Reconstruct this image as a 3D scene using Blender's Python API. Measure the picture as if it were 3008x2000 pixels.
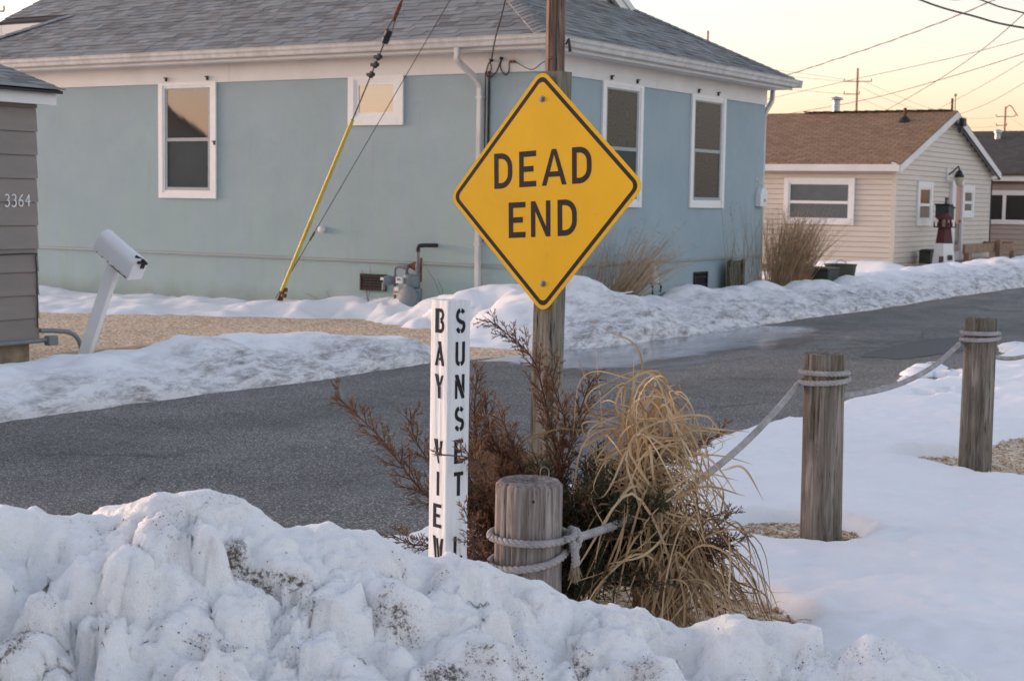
import bpy, math, random
import numpy as np
from mathutils import Vector, Matrix, Quaternion
from math import sin, cos, pi, radians, sqrt, atan2, tan

for o in list(bpy.data.objects):
    bpy.data.objects.remove(o)
scene = bpy.context.scene
COL = scene.collection
RNG = random.Random(7)

# ------------------------------------------------------------------ camera
# world: +Y runs along the street away from the viewer, +X points from the blue house to the near kerb
FOC, YAW, PITCH, ROLL, EYE = 4639.6, 0.5595, 0.0884, 0.0158, 1.6
_v = Vector((-sin(YAW) * cos(PITCH), cos(YAW) * cos(PITCH), -sin(PITCH)))
_r = Vector((cos(YAW), sin(YAW), 0))
_u = _r.cross(_v)
CR = cos(ROLL) * _r + sin(ROLL) * _u
CU = -sin(ROLL) * _r + cos(ROLL) * _u
CF = _v
cam_data = bpy.data.cameras.new('camera')
cam = bpy.data.objects.new('camera', cam_data)
COL.objects.link(cam)
cam_data.sensor_width = 36.0
cam_data.lens = FOC / 3008 * 36.0
cam_data.clip_start = 0.1
cam_data.clip_end = 5000
cam.matrix_world = Matrix(((CR.x, CU.x, -CF.x, 0), (CR.y, CU.y, -CF.y, 0), (CR.z, CU.z, -CF.z, EYE), (0, 0, 0, 1)))
cam_data.dof.use_dof = True
cam_data.dof.focus_distance = 6.6
cam_data.dof.aperture_fstop = 8.0
scene.camera = cam

# ------------------------------------------------------------------ sky, sun, exposure
SUN_YAW, SUN_EL = radians(99), radians(3.0)      # the sun has sunk behind the roofs, far left of the view
world = bpy.data.worlds.new('World')
scene.world = world
world.use_nodes = True
wn = world.node_tree
wn.nodes.clear()
w_out = wn.nodes.new('ShaderNodeOutputWorld')
w_bg = wn.nodes.new('ShaderNodeBackground')
w_sky = wn.nodes.new('ShaderNodeTexSky')
w_sky.sky_type = 'NISHITA'
w_sky.sun_disc = False
w_sky.sun_elevation = SUN_EL
w_sky.sun_rotation = -SUN_YAW
w_sky.altitude = 0
w_sky.air_density = 1.0
w_sky.dust_density = 1.2
w_sky.ozone_density = 2.0
w_bg.inputs['Strength'].default_value = 0.15
w_hs = wn.nodes.new('ShaderNodeHueSaturation')      # thin high haze: paler than a clear sky, everywhere alike
w_hs.inputs['Saturation'].default_value = 0.66
w_hs.inputs['Hue'].default_value = 0.487
wn.links.new(w_sky.outputs['Color'], w_hs.inputs['Color'])
w_wb = wn.nodes.new('ShaderNodeMix')                 # the photograph's white balance, over the whole sky
w_wb.data_type, w_wb.blend_type = 'RGBA', 'MULTIPLY'
w_wb.inputs['Factor'].default_value = 1.0
w_wb.inputs['B'].default_value = (1.135, 0.945, 0.965, 1)
wn.links.new(w_hs.outputs['Color'], w_wb.inputs['A'])
wn.links.new(w_wb.outputs['Result'], w_bg.inputs['Color'])
wn.links.new(w_bg.outputs['Background'], w_out.inputs['Surface'])

sun_data = bpy.data.lights.new('sun', 'SUN')
sun_data.energy = 0.5
sun_data.angle = radians(20)
sun_data.color = (1.0, 0.80, 0.58)
sun = bpy.data.objects.new('sun', sun_data)
COL.objects.link(sun)
_sd = Vector((-sin(SUN_YAW) * cos(SUN_EL), cos(SUN_YAW) * cos(SUN_EL), sin(SUN_EL)))
sun.rotation_euler = _sd.to_track_quat('Z', 'Y').to_euler()

vs = scene.view_settings
vs.view_transform = 'Standard'
vs.look = 'None'
vs.gamma = 1.0
vs.use_curve_mapping = False
vs.exposure = 2.5
scene.cycles.max_bounces = 5
scene.cycles.diffuse_bounces = 3
scene.cycles.glossy_bounces = 2
scene.cycles.transparent_max_bounces = 4


def px(x, y, d):
    """a point of the place at depth d (metres) along the view axis"""
    p = CR * ((x - 1504) / FOC) + CU * ((1000 - y) / FOC) + CF
    return Vector((0, 0, EYE)) + p * d


def hitp(x, y, axis, val):
    p = CR * ((x - 1504) / FOC) + CU * ((1000 - y) / FOC) + CF
    o = Vector((0, 0, EYE))
    return o + p * ((val - o[axis]) / p[axis])

# ------------------------------------------------------------------ object helpers
ORG = {}


def tag(o, label=None, cat=None, group=None, kind=None):
    if label: o['label'] = label
    if cat: o['category'] = cat
    if group: o['group'] = group
    if kind: o['kind'] = kind
    return o


def thing(name, label, cat, loc, group=None):
    o = bpy.data.objects.new(name, None)
    o.empty_display_size = 0.1
    o.location = loc
    COL.objects.link(o)
    ORG[o.name] = Vector(loc)
    return tag(o, label, cat, group)


class MB:
    def __init__(s):
        s.v, s.f, s.m, s.cm = [], [], [], 0

    def add(s, vs, fs):
        n = len(s.v)
        s.v.extend([tuple(p) for p in vs])
        s.f.extend([tuple(i + n for i in f) for f in fs])
        s.m.extend([s.cm] * len(fs))
        return s

    def box(s, x0, x1, y0, y1, z0, z1, fn=None):
        c = [(x0, y0, z0), (x1, y0, z0), (x1, y1, z0), (x0, y1, z0), (x0, y0, z1), (x1, y0, z1), (x1, y1, z1), (x0, y1, z1)]
        if fn: c = [fn(*p) for p in c]
        return s.add(c, [(0, 3, 2, 1), (4, 5, 6, 7), (0, 1, 5, 4), (1, 2, 6, 5), (2, 3, 7, 6), (3, 0, 4, 7)])

    def hexa(s, c):
        return s.add(c, [(0, 3, 2, 1), (4, 5, 6, 7), (0, 1, 5, 4), (1, 2, 6, 5), (2, 3, 7, 6), (3, 0, 4, 7)])

    def prism(s, poly, fn, h0, h1):
        n = len(poly)
        vs = [fn(a, b, h0) for a, b in poly] + [fn(a, b, h1) for a, b in poly]
        fs = [tuple(range(n))[::-1], tuple(range(n, 2 * n))]
        fs += [(i, (i + 1) % n, n + (i + 1) % n, n + i) for i in range(n)]
        return s.add(vs, fs)

    def tube(s, pts, r, n=8, cap=True, up=None):
        pts = [Vector(p) for p in pts]
        k = len(pts)
        rs = r if hasattr(r, '__len__') else [r] * k
        T = []
        for i in range(k):
            t = pts[min(i + 1, k - 1)] - pts[max(i - 1, 0)]
            T.append(t.normalized() if t.length > 1e-9 else Vector((0, 0, 1)))
        a = Vector((0, 0, 1)) if abs(T[0].z) < 0.9 else Vector((1, 0, 0))
        nrm = (a - T[0] * a.dot(T[0])).normalized()
        vs, fs = [], []
        for i in range(k):
            nrm = (nrm - T[i] * nrm.dot(T[i]))
            nrm = nrm.normalized() if nrm.length > 1e-6 else T[i].orthogonal().normalized()
            b = T[i].cross(nrm)
            for j in range(n):
                an = 2 * pi * j / n
                vs.append(pts[i] + (nrm * cos(an) + b * sin(an)) * rs[i])
        for i in range(k - 1):
            for j in range(n):
                j2 = (j + 1) % n
                fs.append((i * n + j, i * n + j2, (i + 1) * n + j2, (i + 1) * n + j))
        if cap:
            fs.append(tuple(range(n))[::-1])
            fs.append(tuple(range((k - 1) * n, k * n)))
        return s.add(vs, fs)

    def lathe(s, prof, c, n=24, axis=Vector((0, 0, 1)), cap=True):
        axis = Vector(axis).normalized()
        a = axis.orthogonal().normalized()
        b = axis.cross(a)
        c = Vector(c)
        vs, fs = [], []
        for r, z in prof:
            for j in range(n):
                an = 2 * pi * j / n
                vs.append(c + axis * z + (a * cos(an) + b * sin(an)) * r)
        for i in range(len(prof) - 1):
            for j in range(n):
                j2 = (j + 1) % n
                fs.append((i * n + j, i * n + j2, (i + 1) * n + j2, (i + 1) * n + j))
        if cap:
            fs.append(tuple(range(n))[::-1])
            fs.append(tuple(range((len(prof) - 1) * n, len(prof) * n)))
        return s.add(vs, fs)

    def grid(s, P):
        m, n = P.shape[:2]
        idx = np.arange(m * n).reshape(m, n)
        q = np.stack([idx[:-1, :-1], idx[1:, :-1], idx[1:, 1:], idx[:-1, 1:]], -1).reshape(-1, 4)
        return s.add(P.reshape(-1, 3).tolist(), q.tolist())


def mesh_of(name, mb, mats, org=Vector((0, 0, 0)), smooth=False):
    me = bpy.data.meshes.new(name)
    o = Vector(org)
    me.from_pydata([(p[0] - o.x, p[1] - o.y, p[2] - o.z) for p in mb.v], [], mb.f)
    ms = mats if isinstance(mats, (list, tuple)) else [mats]
    for m in ms: me.materials.append(M[m])
    if len(ms) > 1: me.polygons.foreach_set('material_index', mb.m)
    if smooth:
        me.polygons.foreach_set('use_smooth', [True] * len(me.polygons))
        if smooth is not True: me.set_sharp_from_angle(angle=radians(smooth))
    me.update()
    return me


def part(name, mb, mats, parent=None, org=None, smooth=False, bevel=0, kind=None, label=None, cat=None, group=None):
    """one mesh object; vertices are given in world coordinates"""
    if parent is not None: org = ORG[parent.name]
    elif org is None: org = Vector((0, 0, 0))
    me = mesh_of(name, mb, mats, org, smooth)
    o = bpy.data.objects.new(name, me)
    COL.objects.link(o)
    if parent is not None: o.parent = parent
    else: o.location = org
    ORG[o.name] = Vector(org)
    if bevel:
        b = o.modifiers.new('bevel', 'BEVEL')
        b.width, b.segments, b.limit_method = bevel, 2, 'ANGLE'
    return tag(o, label, cat, group, kind)


def piece(name, me, parent, mat4):
    """a repeated piece that shares its mesh; mat4 is its place in the world"""
    o = bpy.data.objects.new(name, me)
    COL.objects.link(o)
    o.parent = parent
    o.matrix_local = Matrix.Translation(-ORG[parent.name]) @ mat4
    return o


def grid_object(name, P, mat, smooth=True, parent=None, **kw):
    """height sheet from an (m, n, 3) array"""
    m, n = P.shape[:2]
    org = ORG[parent.name] if parent else Vector((0, 0, 0))
    me = bpy.data.meshes.new(name)
    idx = np.arange(m * n).reshape(m, n)
    q = np.stack([idx[:-1, :-1], idx[1:, :-1], idx[1:, 1:], idx[:-1, 1:]], -1).reshape(-1, 4)
    me.vertices.add(m * n)
    me.vertices.foreach_set('co', (P - np.array(org)).astype(np.float32).ravel())
    me.loops.add(q.size)
    me.loops.foreach_set('vertex_index', q.astype(np.int32).ravel())
    me.polygons.add(len(q))
    me.polygons.foreach_set('loop_start', np.arange(0, q.size, 4, dtype=np.int32))
    me.polygons.foreach_set('use_smooth', np.ones(len(q), dtype=bool) if smooth else np.zeros(len(q), dtype=bool))
    me.update(calc_edges=True)
    me.validate()
    me.materials.append(M[mat])
    o = bpy.data.objects.new(name, me)
    COL.objects.link(o)
    if parent: o.parent = parent
    ORG[o.name] = org
    return tag(o, **kw)


# ------------------------------------------------------------------ numpy noise
def _h(ix, iy, seed):
    n = (ix.astype(np.int64) * 374761393 + iy.astype(np.int64) * 668265263 + seed * 974634777) & 0x7fffffff
    n = ((n ^ (n >> 13)) * 1274126177) & 0x7fffffff
    n = n ^ (n >> 16)
    return (n & 0xffff) / 65535.0


def vnoise(x, y, seed=0):
    x, y = np.asarray(x, float), np.asarray(y, float)
    ix, iy = np.floor(x), np.floor(y)
    fx, fy = x - ix, y - iy
    fx = fx * fx * fx * (fx * (fx * 6 - 15) + 10)
    fy = fy * fy * fy * (fy * (fy * 6 - 15) + 10)
    a, b = _h(ix, iy, seed), _h(ix + 1, iy, seed)
    c, d = _h(ix, iy + 1, seed), _h(ix + 1, iy + 1, seed)
    return (a + (b - a) * fx) * (1 - fy) + (c + (d - c) * fx) * fy - 0.5


def fbm(x, y, seed=0, oc=4, gain=0.5):
    s, a = 0, 1.0
    for i in range(oc):
        s = s + a * vnoise(x * 2 ** i + 13.7 * i, y * 2 ** i + 7.1 * i, seed + i * 17)
        a *= gain
    return s


def worley(x, y, seed=0):
    ix, iy = np.floor(x), np.floor(y)
    f1 = np.full(x.shape, 9.0)
    f2 = np.full(x.shape, 9.0)
    for dx in (-1, 0, 1):
        for dy in (-1, 0, 1):
            cx, cy = ix + dx, iy + dy
            qx = cx + 0.1 + 0.8 * _h(cx, cy, seed + 5)
            qy = cy + 0.1 + 0.8 * _h(cx, cy, seed + 91)
            d = np.sqrt((x - qx) ** 2 + (y - qy) ** 2)
            f2 = np.minimum(np.maximum(f1, d), f2)
            f1 = np.minimum(f1, d)
    return f1, f2


def sstep(e0, e1, x):
    t = np.clip((x - e0) / (e1 - e0), 0, 1)
    return t * t * (3 - 2 * t)


# ------------------------------------------------------------------ materials
M = {}


class NT:
    def __init__(s, name):
        m = bpy.data.materials.new(name)
        m.use_nodes = True
        s.m, s.t = m, m.node_tree
        s.t.nodes.clear()
        s.out = s.n('ShaderNodeOutputMaterial')
        s.b = s.n('ShaderNodeBsdfPrincipled')
        s.l(s.b.outputs[0], s.out.inputs['Surface'])
        M[name] = m
        s.pos = s.n('ShaderNodeNewGeometry').outputs['Position']

    def n(s, t): return s.t.nodes.new(t)

    def l(s, a, b): s.t.links.new(a, b)

    def set(s, k, v):
        i = s.b.inputs[k]
        if hasattr(v, 'is_output') or isinstance(v, bpy.types.NodeSocket): s.l(v, i)
        else: i.default_value = (*v, 1) if (hasattr(v, '__len__') and len(v) == 3) else v
        return s

    def vec(s, scale=(1, 1, 1), src=None, rot=(0, 0, 0)):
        mp = s.n('ShaderNodeMapping')
        mp.inputs['Scale'].default_value = scale
        mp.inputs['Rotation'].default_value = rot
        s.l(src or s.pos, mp.inputs['Vector'])
        return mp.outputs[0]

    def obj(s):
        return s.n('ShaderNodeTexCoord').outputs['Object']

    def noise(s, scale, detail=4, rough=0.55, vec=None, dist=0.0):
        t = s.n('ShaderNodeTexNoise')
        t.inputs['Scale'].default_value = scale
        t.inputs['Detail'].default_value = min(detail, 4)
        t.inputs['Roughness'].default_value = rough
        t.inputs['Distortion'].default_value = dist
        s.l(vec or s.pos, t.inputs['Vector'])
        return t.outputs['Fac']

    def voro(s, scale, feature='F1', out='Distance', vec=None, rnd=1.0):
        t = s.n('ShaderNodeTexVoronoi')
        t.feature = feature
        t.inputs['Scale'].default_value = scale
        t.inputs['Randomness'].default_value = rnd
        s.l(vec or s.pos, t.inputs['Vector'])
        return t.outputs[out]

    def ramp(s, fac, stops, interp='LINEAR'):
        r = s.n('ShaderNodeValToRGB')
        r.color_ramp.interpolation = interp
        e = r.color_ramp.elements
        while len(e) < len(stops): e.new(0.5)
        for el, (p, c) in zip(e, stops):
            el.position = p
            el.color = (*c, 1) if hasattr(c, '__len__') else (c, c, c, 1)
        s.l(fac, r.inputs['Fac'])
        return r.outputs['Color']

    def mix(s, fac, a, b, mode='MIX'):
        x = s.n('ShaderNodeMix')
        x.data_type = 'RGBA'
        x.blend_type = mode
        for v, i in ((fac, x.inputs['Factor']), (a, x.inputs['A']), (b, x.inputs['B'])):
            if isinstance(v, bpy.types.NodeSocket): s.l(v, i)
            elif hasattr(v, '__len__'): i.default_value = (*v, 1)
            else: i.default_value = v if i.type == 'VALUE' else (v, v, v, 1)
        return x.outputs['Result']

    def math(s, op, a, b=0.0, clamp=False):
        x = s.n('ShaderNodeMath')
        x.operation = op
        x.use_clamp = clamp
        for v, i in ((a, x.inputs[0]), (b, x.inputs[1])):
            if isinstance(v, bpy.types.NodeSocket): s.l(v, i)
            else: i.default_value = v
        return x.outputs[0]

    def sep(s, v=None):
        x = s.n('ShaderNodeSeparateXYZ')
        s.l(v or s.pos, x.inputs[0])
        return x.outputs

    def bump(s, h, dist=0.01, strength=1.0):
        x = s.n('ShaderNodeBump')
        x.inputs['Strength'].default_value = strength
        x.inputs['Distance'].default_value = dist
        s.l(h, x.inputs['Height'])
        s.l(x.outputs[0], s.b.inputs['Normal'])
        return s

    def rnd(s):
        """one random number for each piece, joined or not"""
        a = s.n('ShaderNodeNewGeometry').outputs['Random Per Island']
        b = s.n('ShaderNodeObjectInfo').outputs['Random']
        return s.math('FRACT', s.math('ADD', s.math('MULTIPLY', a, 7.31), s.math('MULTIPLY', b, 3.17)))


def simple(name, col, rough=0.6, metal=0.0, var=0.12, scale=9.0, bump=0.0, bscale=60.0, spec=0.4):
    s = NT(name)
    n = s.noise(scale, 5, 0.6)
    c0 = tuple(max(0, c * (1 - var)) for c in col)
    c1 = tuple(min(1, c * (1 + var)) for c in col)
    s.set('Base Color', s.ramp(n, [(0.3, c0), (0.7, c1)]))
    s.set('Roughness', rough).set('Metallic', metal).set('Specular IOR Level', spec)
    if bump: s.bump(s.noise(bscale, 4), bump)
    return s


# --- snow
def snow_mat(name, dirt_fn=None, tint=(0.90, 0.905, 0.925), grain=0.006, sss=0.0):
    s = NT(name)
    big = s.noise(2.2, 4, 0.5)
    base = s.mix(s.ramp(big, [(0.35, 0.0), (0.7, 1.0)]), tuple(c * 0.965 for c in tint), tint)
    if dirt_fn: base = dirt_fn(s, base)
    s.set('Base Color', base).set('Roughness', 0.55).set('Specular IOR Level', 0.25)
    if sss:
        s.set('Subsurface Weight', sss)
        s.b.inputs['Subsurface Radius'].default_value = (0.9, 1.0, 1.25)
        s.b.inputs['Subsurface Scale'].default_value = 0.020
    h = s.math('ADD', s.noise(46, 5, 0.65), s.math('MULTIPLY', s.noise(190, 3, 0.6), 0.45))
    s.bump(h, grain)
    return s


def front_dirt(s, base):
    # soil and grit thrown up by the plough, lying in pockets ('soil' is laid on the mesh)
    at = s.n('ShaderNodeVertexColor')
    at.layer_name = 'soil'
    pocket = at.outputs['Color']
    tex = s.noise(40, 4, 0.85)
    f = s.ramp(s.math('ADD', s.math('MULTIPLY', pocket, 0.40), s.math('MULTIPLY', tex, 0.95)), [(0.78, 0.0), (0.90, 1.0)])
    specks = s.math('MULTIPLY', s.ramp(s.noise(115, 3, 0.75), [(0.60, 0.0), (0.66, 1.0)]), s.ramp(s.math('ADD', s.math('MULTIPLY', pocket, 0.5), s.noise(5.5, 5, 0.7)), [(0.56, 0.0), (0.74, 1.0)]))
    warm = s.ramp(s.noise(2.8, 5, 0.65, dist=0.4), [(0.42, 0.0), (0.70, 0.55)])
    col = s.mix(warm, base, (0.80, 0.765, 0.715))
    col = s.mix(s.math('MULTIPLY', pocket, 0.30, True), col, (0.46, 0.40, 0.345))
    soil = s.ramp(s.noise(90, 3, 0.8), [(0.3, (0.070, 0.050, 0.040)), (0.55, (0.17, 0.125, 0.09)), (0.75, (0.33, 0.26, 0.20))])
    return s.mix(s.mix(1.0, f, specks, 'LIGHTEN'), col, soil)


def road_dirt(strength, x0, x1):
    def fn(s, base):
        # grey slush and grit on the flank that the plough and the traffic reach
        xx = s.sep()[0]
        reach = s.n('ShaderNodeMapRange')
        reach.inputs['From Min'].default_value = x0
        reach.inputs['From Max'].default_value = x1
        s.l(s.math('ADD', xx, s.math('MULTIPLY', s.math('SUBTRACT', s.noise(1.4, 4, 0.6), 0.5), 1.5)), reach.inputs['Value'])
        streaky = s.vec((1.0, 0.45, 1.6), rot=(0.3, 0.2, 0.5))
        patch = s.ramp(s.noise(6.5, 7, 0.85, vec=streaky, dist=0.3), [(0.43, 0.0), (0.66, 1.0)])
        f = s.math('MULTIPLY', s.math('MULTIPLY', patch, reach.outputs[0]), strength, True)
        col = s.mix(s.math('MULTIPLY', reach.outputs[0], 0.30), base, (0.40, 0.375, 0.365))
        col = s.mix(f, col, (0.155, 0.135, 0.125))
        crumbs = s.ramp(s.noise(38, 4, 0.8), [(0.60, 0.0), (0.70, 1.0)])
        g = s.math('MULTIPLY', s.math('MULTIPLY', crumbs, reach.outputs[0]), s.ramp(s.noise(2.6, 4, 0.7), [(0.42, 0.0), (0.60, 0.9)]))
        return s.mix(g, col, (0.075, 0.062, 0.055))
    return fn


snow_mat('snow_front', front_dirt, sss=0.6, grain=0.012, tint=(0.95, 0.945, 0.945))
snow_mat('snow_field', None, grain=0.004, tint=(0.905, 0.90, 0.91))
snow_mat('snow_bank', road_dirt(0.9, -9.50, -8.55), grain=0.004)
snow_mat('snow_bank_left', road_dirt(0.9, -9.40, -8.82), grain=0.004)
snow_mat('snow_drift', None, grain=0.005)

# --- asphalt
s = NT('asphalt')
g1 = s.voro(120, out='Color')
g2 = s.noise(240, 2, 0.7)
sp = s.sep(g1)
agg = s.ramp(sp[0], [(0.0, (0.072, 0.070, 0.070)), (0.55, (0.145, 0.140, 0.136)), (0.85, (0.27, 0.245, 0.21)), (1.0, (0.56, 0.52, 0.46))])
fine = s.ramp(g2, [(0.3, 0.55), (0.7, 1.35)])
wear = s.ramp(s.noise(0.8, 6, 0.65), [(0.3, 0.80), (0.7, 1.16)])
col = s.mix(1.0, s.mix(1.0, agg, fine, 'MULTIPLY'), wear, 'MULTIPLY')
fk = s.sep(s.voro(9, out='Color'))[1]
fleck = s.math('MULTIPLY', s.ramp(s.voro(9), [(0.05, 1.0), (0.085, 0.0)]), s.ramp(fk, [(0.55, 0.0), (0.6, 1.0)]))
col = s.mix(fleck, col, (0.62, 0.60, 0.56))
xr = s.sep()[0]
lane = s.ramp(s.math('ADD', s.math('MULTIPLY', s.math('ADD', xr, 8.5), 0.24), s.math('MULTIPLY', s.math('SUBTRACT', s.noise(0.7, 3, 0.6, vec=s.vec((1, 0.25, 1))), 0.5), 0.22)), [(0.05, 1.10), (0.24, 0.86), (0.40, 1.06), (0.55, 1.02), (0.72, 0.87), (0.92, 1.10)])
col = s.mix(1.0, col, lane, 'MULTIPLY')
ck = s.voro(0.42, 'DISTANCE_TO_EDGE', vec=None)
ckw = s.math('ADD', ck, s.math('MULTIPLY', s.math('SUBTRACT', s.noise(5, 4, 0.7), 0.5), 0.10))
crack = s.math('MULTIPLY', s.ramp(s.math('ABSOLUTE', ckw), [(0.0, 1.0), (0.011, 0.0)]), s.ramp(s.noise(0.35, 2), [(0.46, 0.0), (0.56, 0.75)]))
col = s.mix(crack, col, (0.02, 0.02, 0.021))
salt = s.math('MULTIPLY', s.ramp(s.noise(1.6, 4, 0.75, vec=s.vec((1, 0.4, 1))), [(0.54, 0.0), (0.72, 1.0)]), 0.20)
col = s.mix(salt, col, (0.34, 0.335, 0.33))
s.set('Base Color', col)
s.set('Roughness', s.ramp(s.noise(1.7, 5, 0.6), [(0.35, 0.60), (0.65, 0.85)])).set('Specular IOR Level', 0.4)
s.bump(s.math('ADD', s.voro(120), s.math('MULTIPLY', s.noise(300, 2), 0.5)), 0.005)
# --- fresh patch of asphalt
s = NT('asphalt_patch')
s.set('Base Color', s.ramp(s.noise(220, 2, 0.7), [(0.3, (0.060, 0.059, 0.060)), (0.7, (0.115, 0.111, 0.108))])).set('Roughness', 0.75)
s.bump(s.noise(200, 2), 0.003)
# --- ice on the road
s = NT('ice')
edge = s.n('ShaderNodeVertexColor')
edge.layer_name = 'cover'
tr = s.n('ShaderNodeBsdfTransparent')
mx = s.n('ShaderNodeMixShader')
cov = s.math('ADD', edge.outputs['Color'], s.math('MULTIPLY', s.math('SUBTRACT', s.noise(1.5, 6, 0.6, vec=s.vec((1.0, 0.35, 1))), 0.5), 1.3))
s.l(s.ramp(cov, [(0.30, 0.0), (0.50, 0.95)]), mx.inputs[0])
s.l(tr.outputs[0], mx.inputs[1])
s.l(s.b.outputs[0], mx.inputs[2])
s.l(mx.outputs[0], s.out.inputs['Surface'])
s.set('Base Color', s.ramp(s.noise(2.2, 6, 0.7, vec=s.vec((1.5, 0.35, 1))), [(0.35, (0.15, 0.157, 0.178)), (0.52, (0.23, 0.242, 0.275)), (0.68, (0.46, 0.48, 0.53))]))
s.set('Roughness', s.ramp(s.noise(3, 4, vec=s.vec((1.2, 0.4, 1))), [(0.3, 0.04), (0.7, 0.20)])).set('IOR', 1.7).set('Specular IOR Level', 0.6)
s.bump(s.noise(5, 3, 0.5, vec=s.vec((1, 0.4, 1))), 0.004)
# --- gravel
s = NT('gravel')
vc = s.sep(s.voro(34, out='Color'))
vd = s.voro(34)
stone = s.ramp(vc[0], [(0.0, (0.36, 0.23, 0.13)), (0.25, (0.60, 0.46, 0.31)), (0.55, (0.74, 0.62, 0.47)), (0.8, (0.80, 0.71, 0.60)), (0.94, (0.64, 0.40, 0.21)), (1.0, (0.26, 0.20, 0.15))])
gap = s.ramp(vd, [(0.0, 1.0), (0.5, 0.95), (0.85, 0.5)])
soft = s.ramp(s.noise(1.3, 5, 0.65), [(0.3, 1.02), (0.7, 1.24)])
s.set('Base Color', s.mix(1.0, s.mix(1.0, stone, gap, 'MULTIPLY'), soft, 'MULTIPLY')).set('Roughness', 0.9).set('Specular IOR Level', 0.2)
s.bump(s.math('SUBTRACT', 1.0, vd), 0.02)
s = NT('sand_edge')
tr = s.n('ShaderNodeBsdfTransparent'); mx = s.n('ShaderNodeMixShader')
s.l(s.ramp(s.noise(3.2, 4, 0.75), [(0.42, 0.0), (0.58, 0.8)]), mx.inputs[0]); s.l(tr.outputs[0], mx.inputs[1]); s.l(s.b.outputs[0], mx.inputs[2]); s.l(mx.outputs[0], s.out.inputs['Surface'])
s.set('Base Color', s.ramp(s.noise(70, 3, 0.7), [(0.3, (0.26, 0.20, 0.14)), (0.7, (0.52, 0.43, 0.32))])).set('Roughness', 0.95)
s = NT('pebble')
s.set('Base Color', s.ramp(s.rnd(), [(0.0, (0.40, 0.26, 0.15)), (0.3, (0.60, 0.45, 0.30)), (0.6, (0.72, 0.60, 0.46)), (0.85, (0.80, 0.73, 0.64)), (1.0, (0.55, 0.33, 0.17))])).set('Roughness', 0.75)
s = NT('grit')
s.set('Base Color', s.ramp(s.rnd(), [(0.0, (0.05, 0.038, 0.032)), (0.6, (0.13, 0.095, 0.07)), (1.0, (0.28, 0.21, 0.15))])).set('Roughness', 0.9)
# --- blue house
s = NT('stucco')
ps = s.sep()
zz = ps[2]
streak = s.noise(1.0, 5, 0.6, vec=s.vec((3.0, 3.0, 0.30)))
blot = s.noise(1.1, 4, 0.7)
c = s.mix(s.ramp(blot, [(0.38, 0.0), (0.62, 1.0)]), (0.318, 0.402, 0.440), (0.350, 0.436, 0.472))
# algae: the long wall stays damp and greens from the foot upwards
damp = s.ramp(s.math('SUBTRACT', 18.0, ps[1]), [(0.5, 0.0), (0.62, 1.0)])
grow = s.math('ADD', 0.30, s.ramp(s.math('DIVIDE', zz, 4.0), [(0.05, 0.75), (0.60, 0.0)]))
alg = s.math('MULTIPLY', s.math('MULTIPLY', s.ramp(streak, [(0.36, 0.15), (0.66, 1.0)]), grow), damp, True)
c = s.mix(alg, c, (0.325, 0.440, 0.408))
stn = s.math('MULTIPLY', s.ramp(s.noise(1.3, 4, 0.65, vec=s.vec((6, 6, 0.5))), [(0.60, 0.0), (0.78, 1.0)]), 0.45)
c = s.mix(stn, c, (0.290, 0.320, 0.265))
sp_ = s.ramp(s.math('ADD', zz, s.math('MULTIPLY', s.noise(3.5, 4), 0.35)), [(0.30, 0.45), (0.52, 0.0)])
c = s.mix(sp_, c, (0.215, 0.235, 0.190))
s.set('Base Color', c).set('Roughness', 0.9).set('Specular IOR Level', 0.15)
s.bump(s.math('ADD', s.noise(48, 6, 0.75), s.math('MULTIPLY', s.noise(5, 4), 0.8)), 0.007)
s = NT('trim_white')
s.set('Base Color', s.ramp(s.noise(1.8, 5, 0.6), [(0.3, (0.66, 0.655, 0.645)), (0.7, (0.75, 0.745, 0.735))])).set('Roughness', 0.55).set('Specular IOR Level', 0.3)
s = NT('gutter_white')
st = s.noise(1.0, 5, 0.65, vec=s.vec((5, 5, 1.5)))
s.set('Base Color', s.ramp(st, [(0.3, (0.43, 0.43, 0.42)), (0.6, (0.60, 0.595, 0.585)), (0.8, (0.66, 0.655, 0.645))])).set('Roughness', 0.42).set('Specular IOR Level', 0.4)
simple('vinyl_white', (0.78, 0.78, 0.775), 0.4, var=0.04)
simple('sash_grey', (0.33, 0.36, 0.375), 0.5, var=0.06)


def shingle_mat(name, stops, gscale=170):
    s = NT(name)
    r = s.rnd()
    col = s.ramp(r, stops)
    gr = s.ramp(s.noise(gscale, 2, 0.8), [(0.25, 0.72), (0.75, 1.28)])
    blot = s.ramp(s.noise(1.1, 4), [(0.3, 0.86), (0.7, 1.12)])
    s.set('Base Color', s.mix(1.0, s.mix(1.0, col, gr, 'MULTIPLY'), blot, 'MULTIPLY')).set('Roughness', 0.93).set('Specular IOR Level', 0.15)
    s.bump(s.noise(gscale, 2, 0.8), 0.004)


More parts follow.
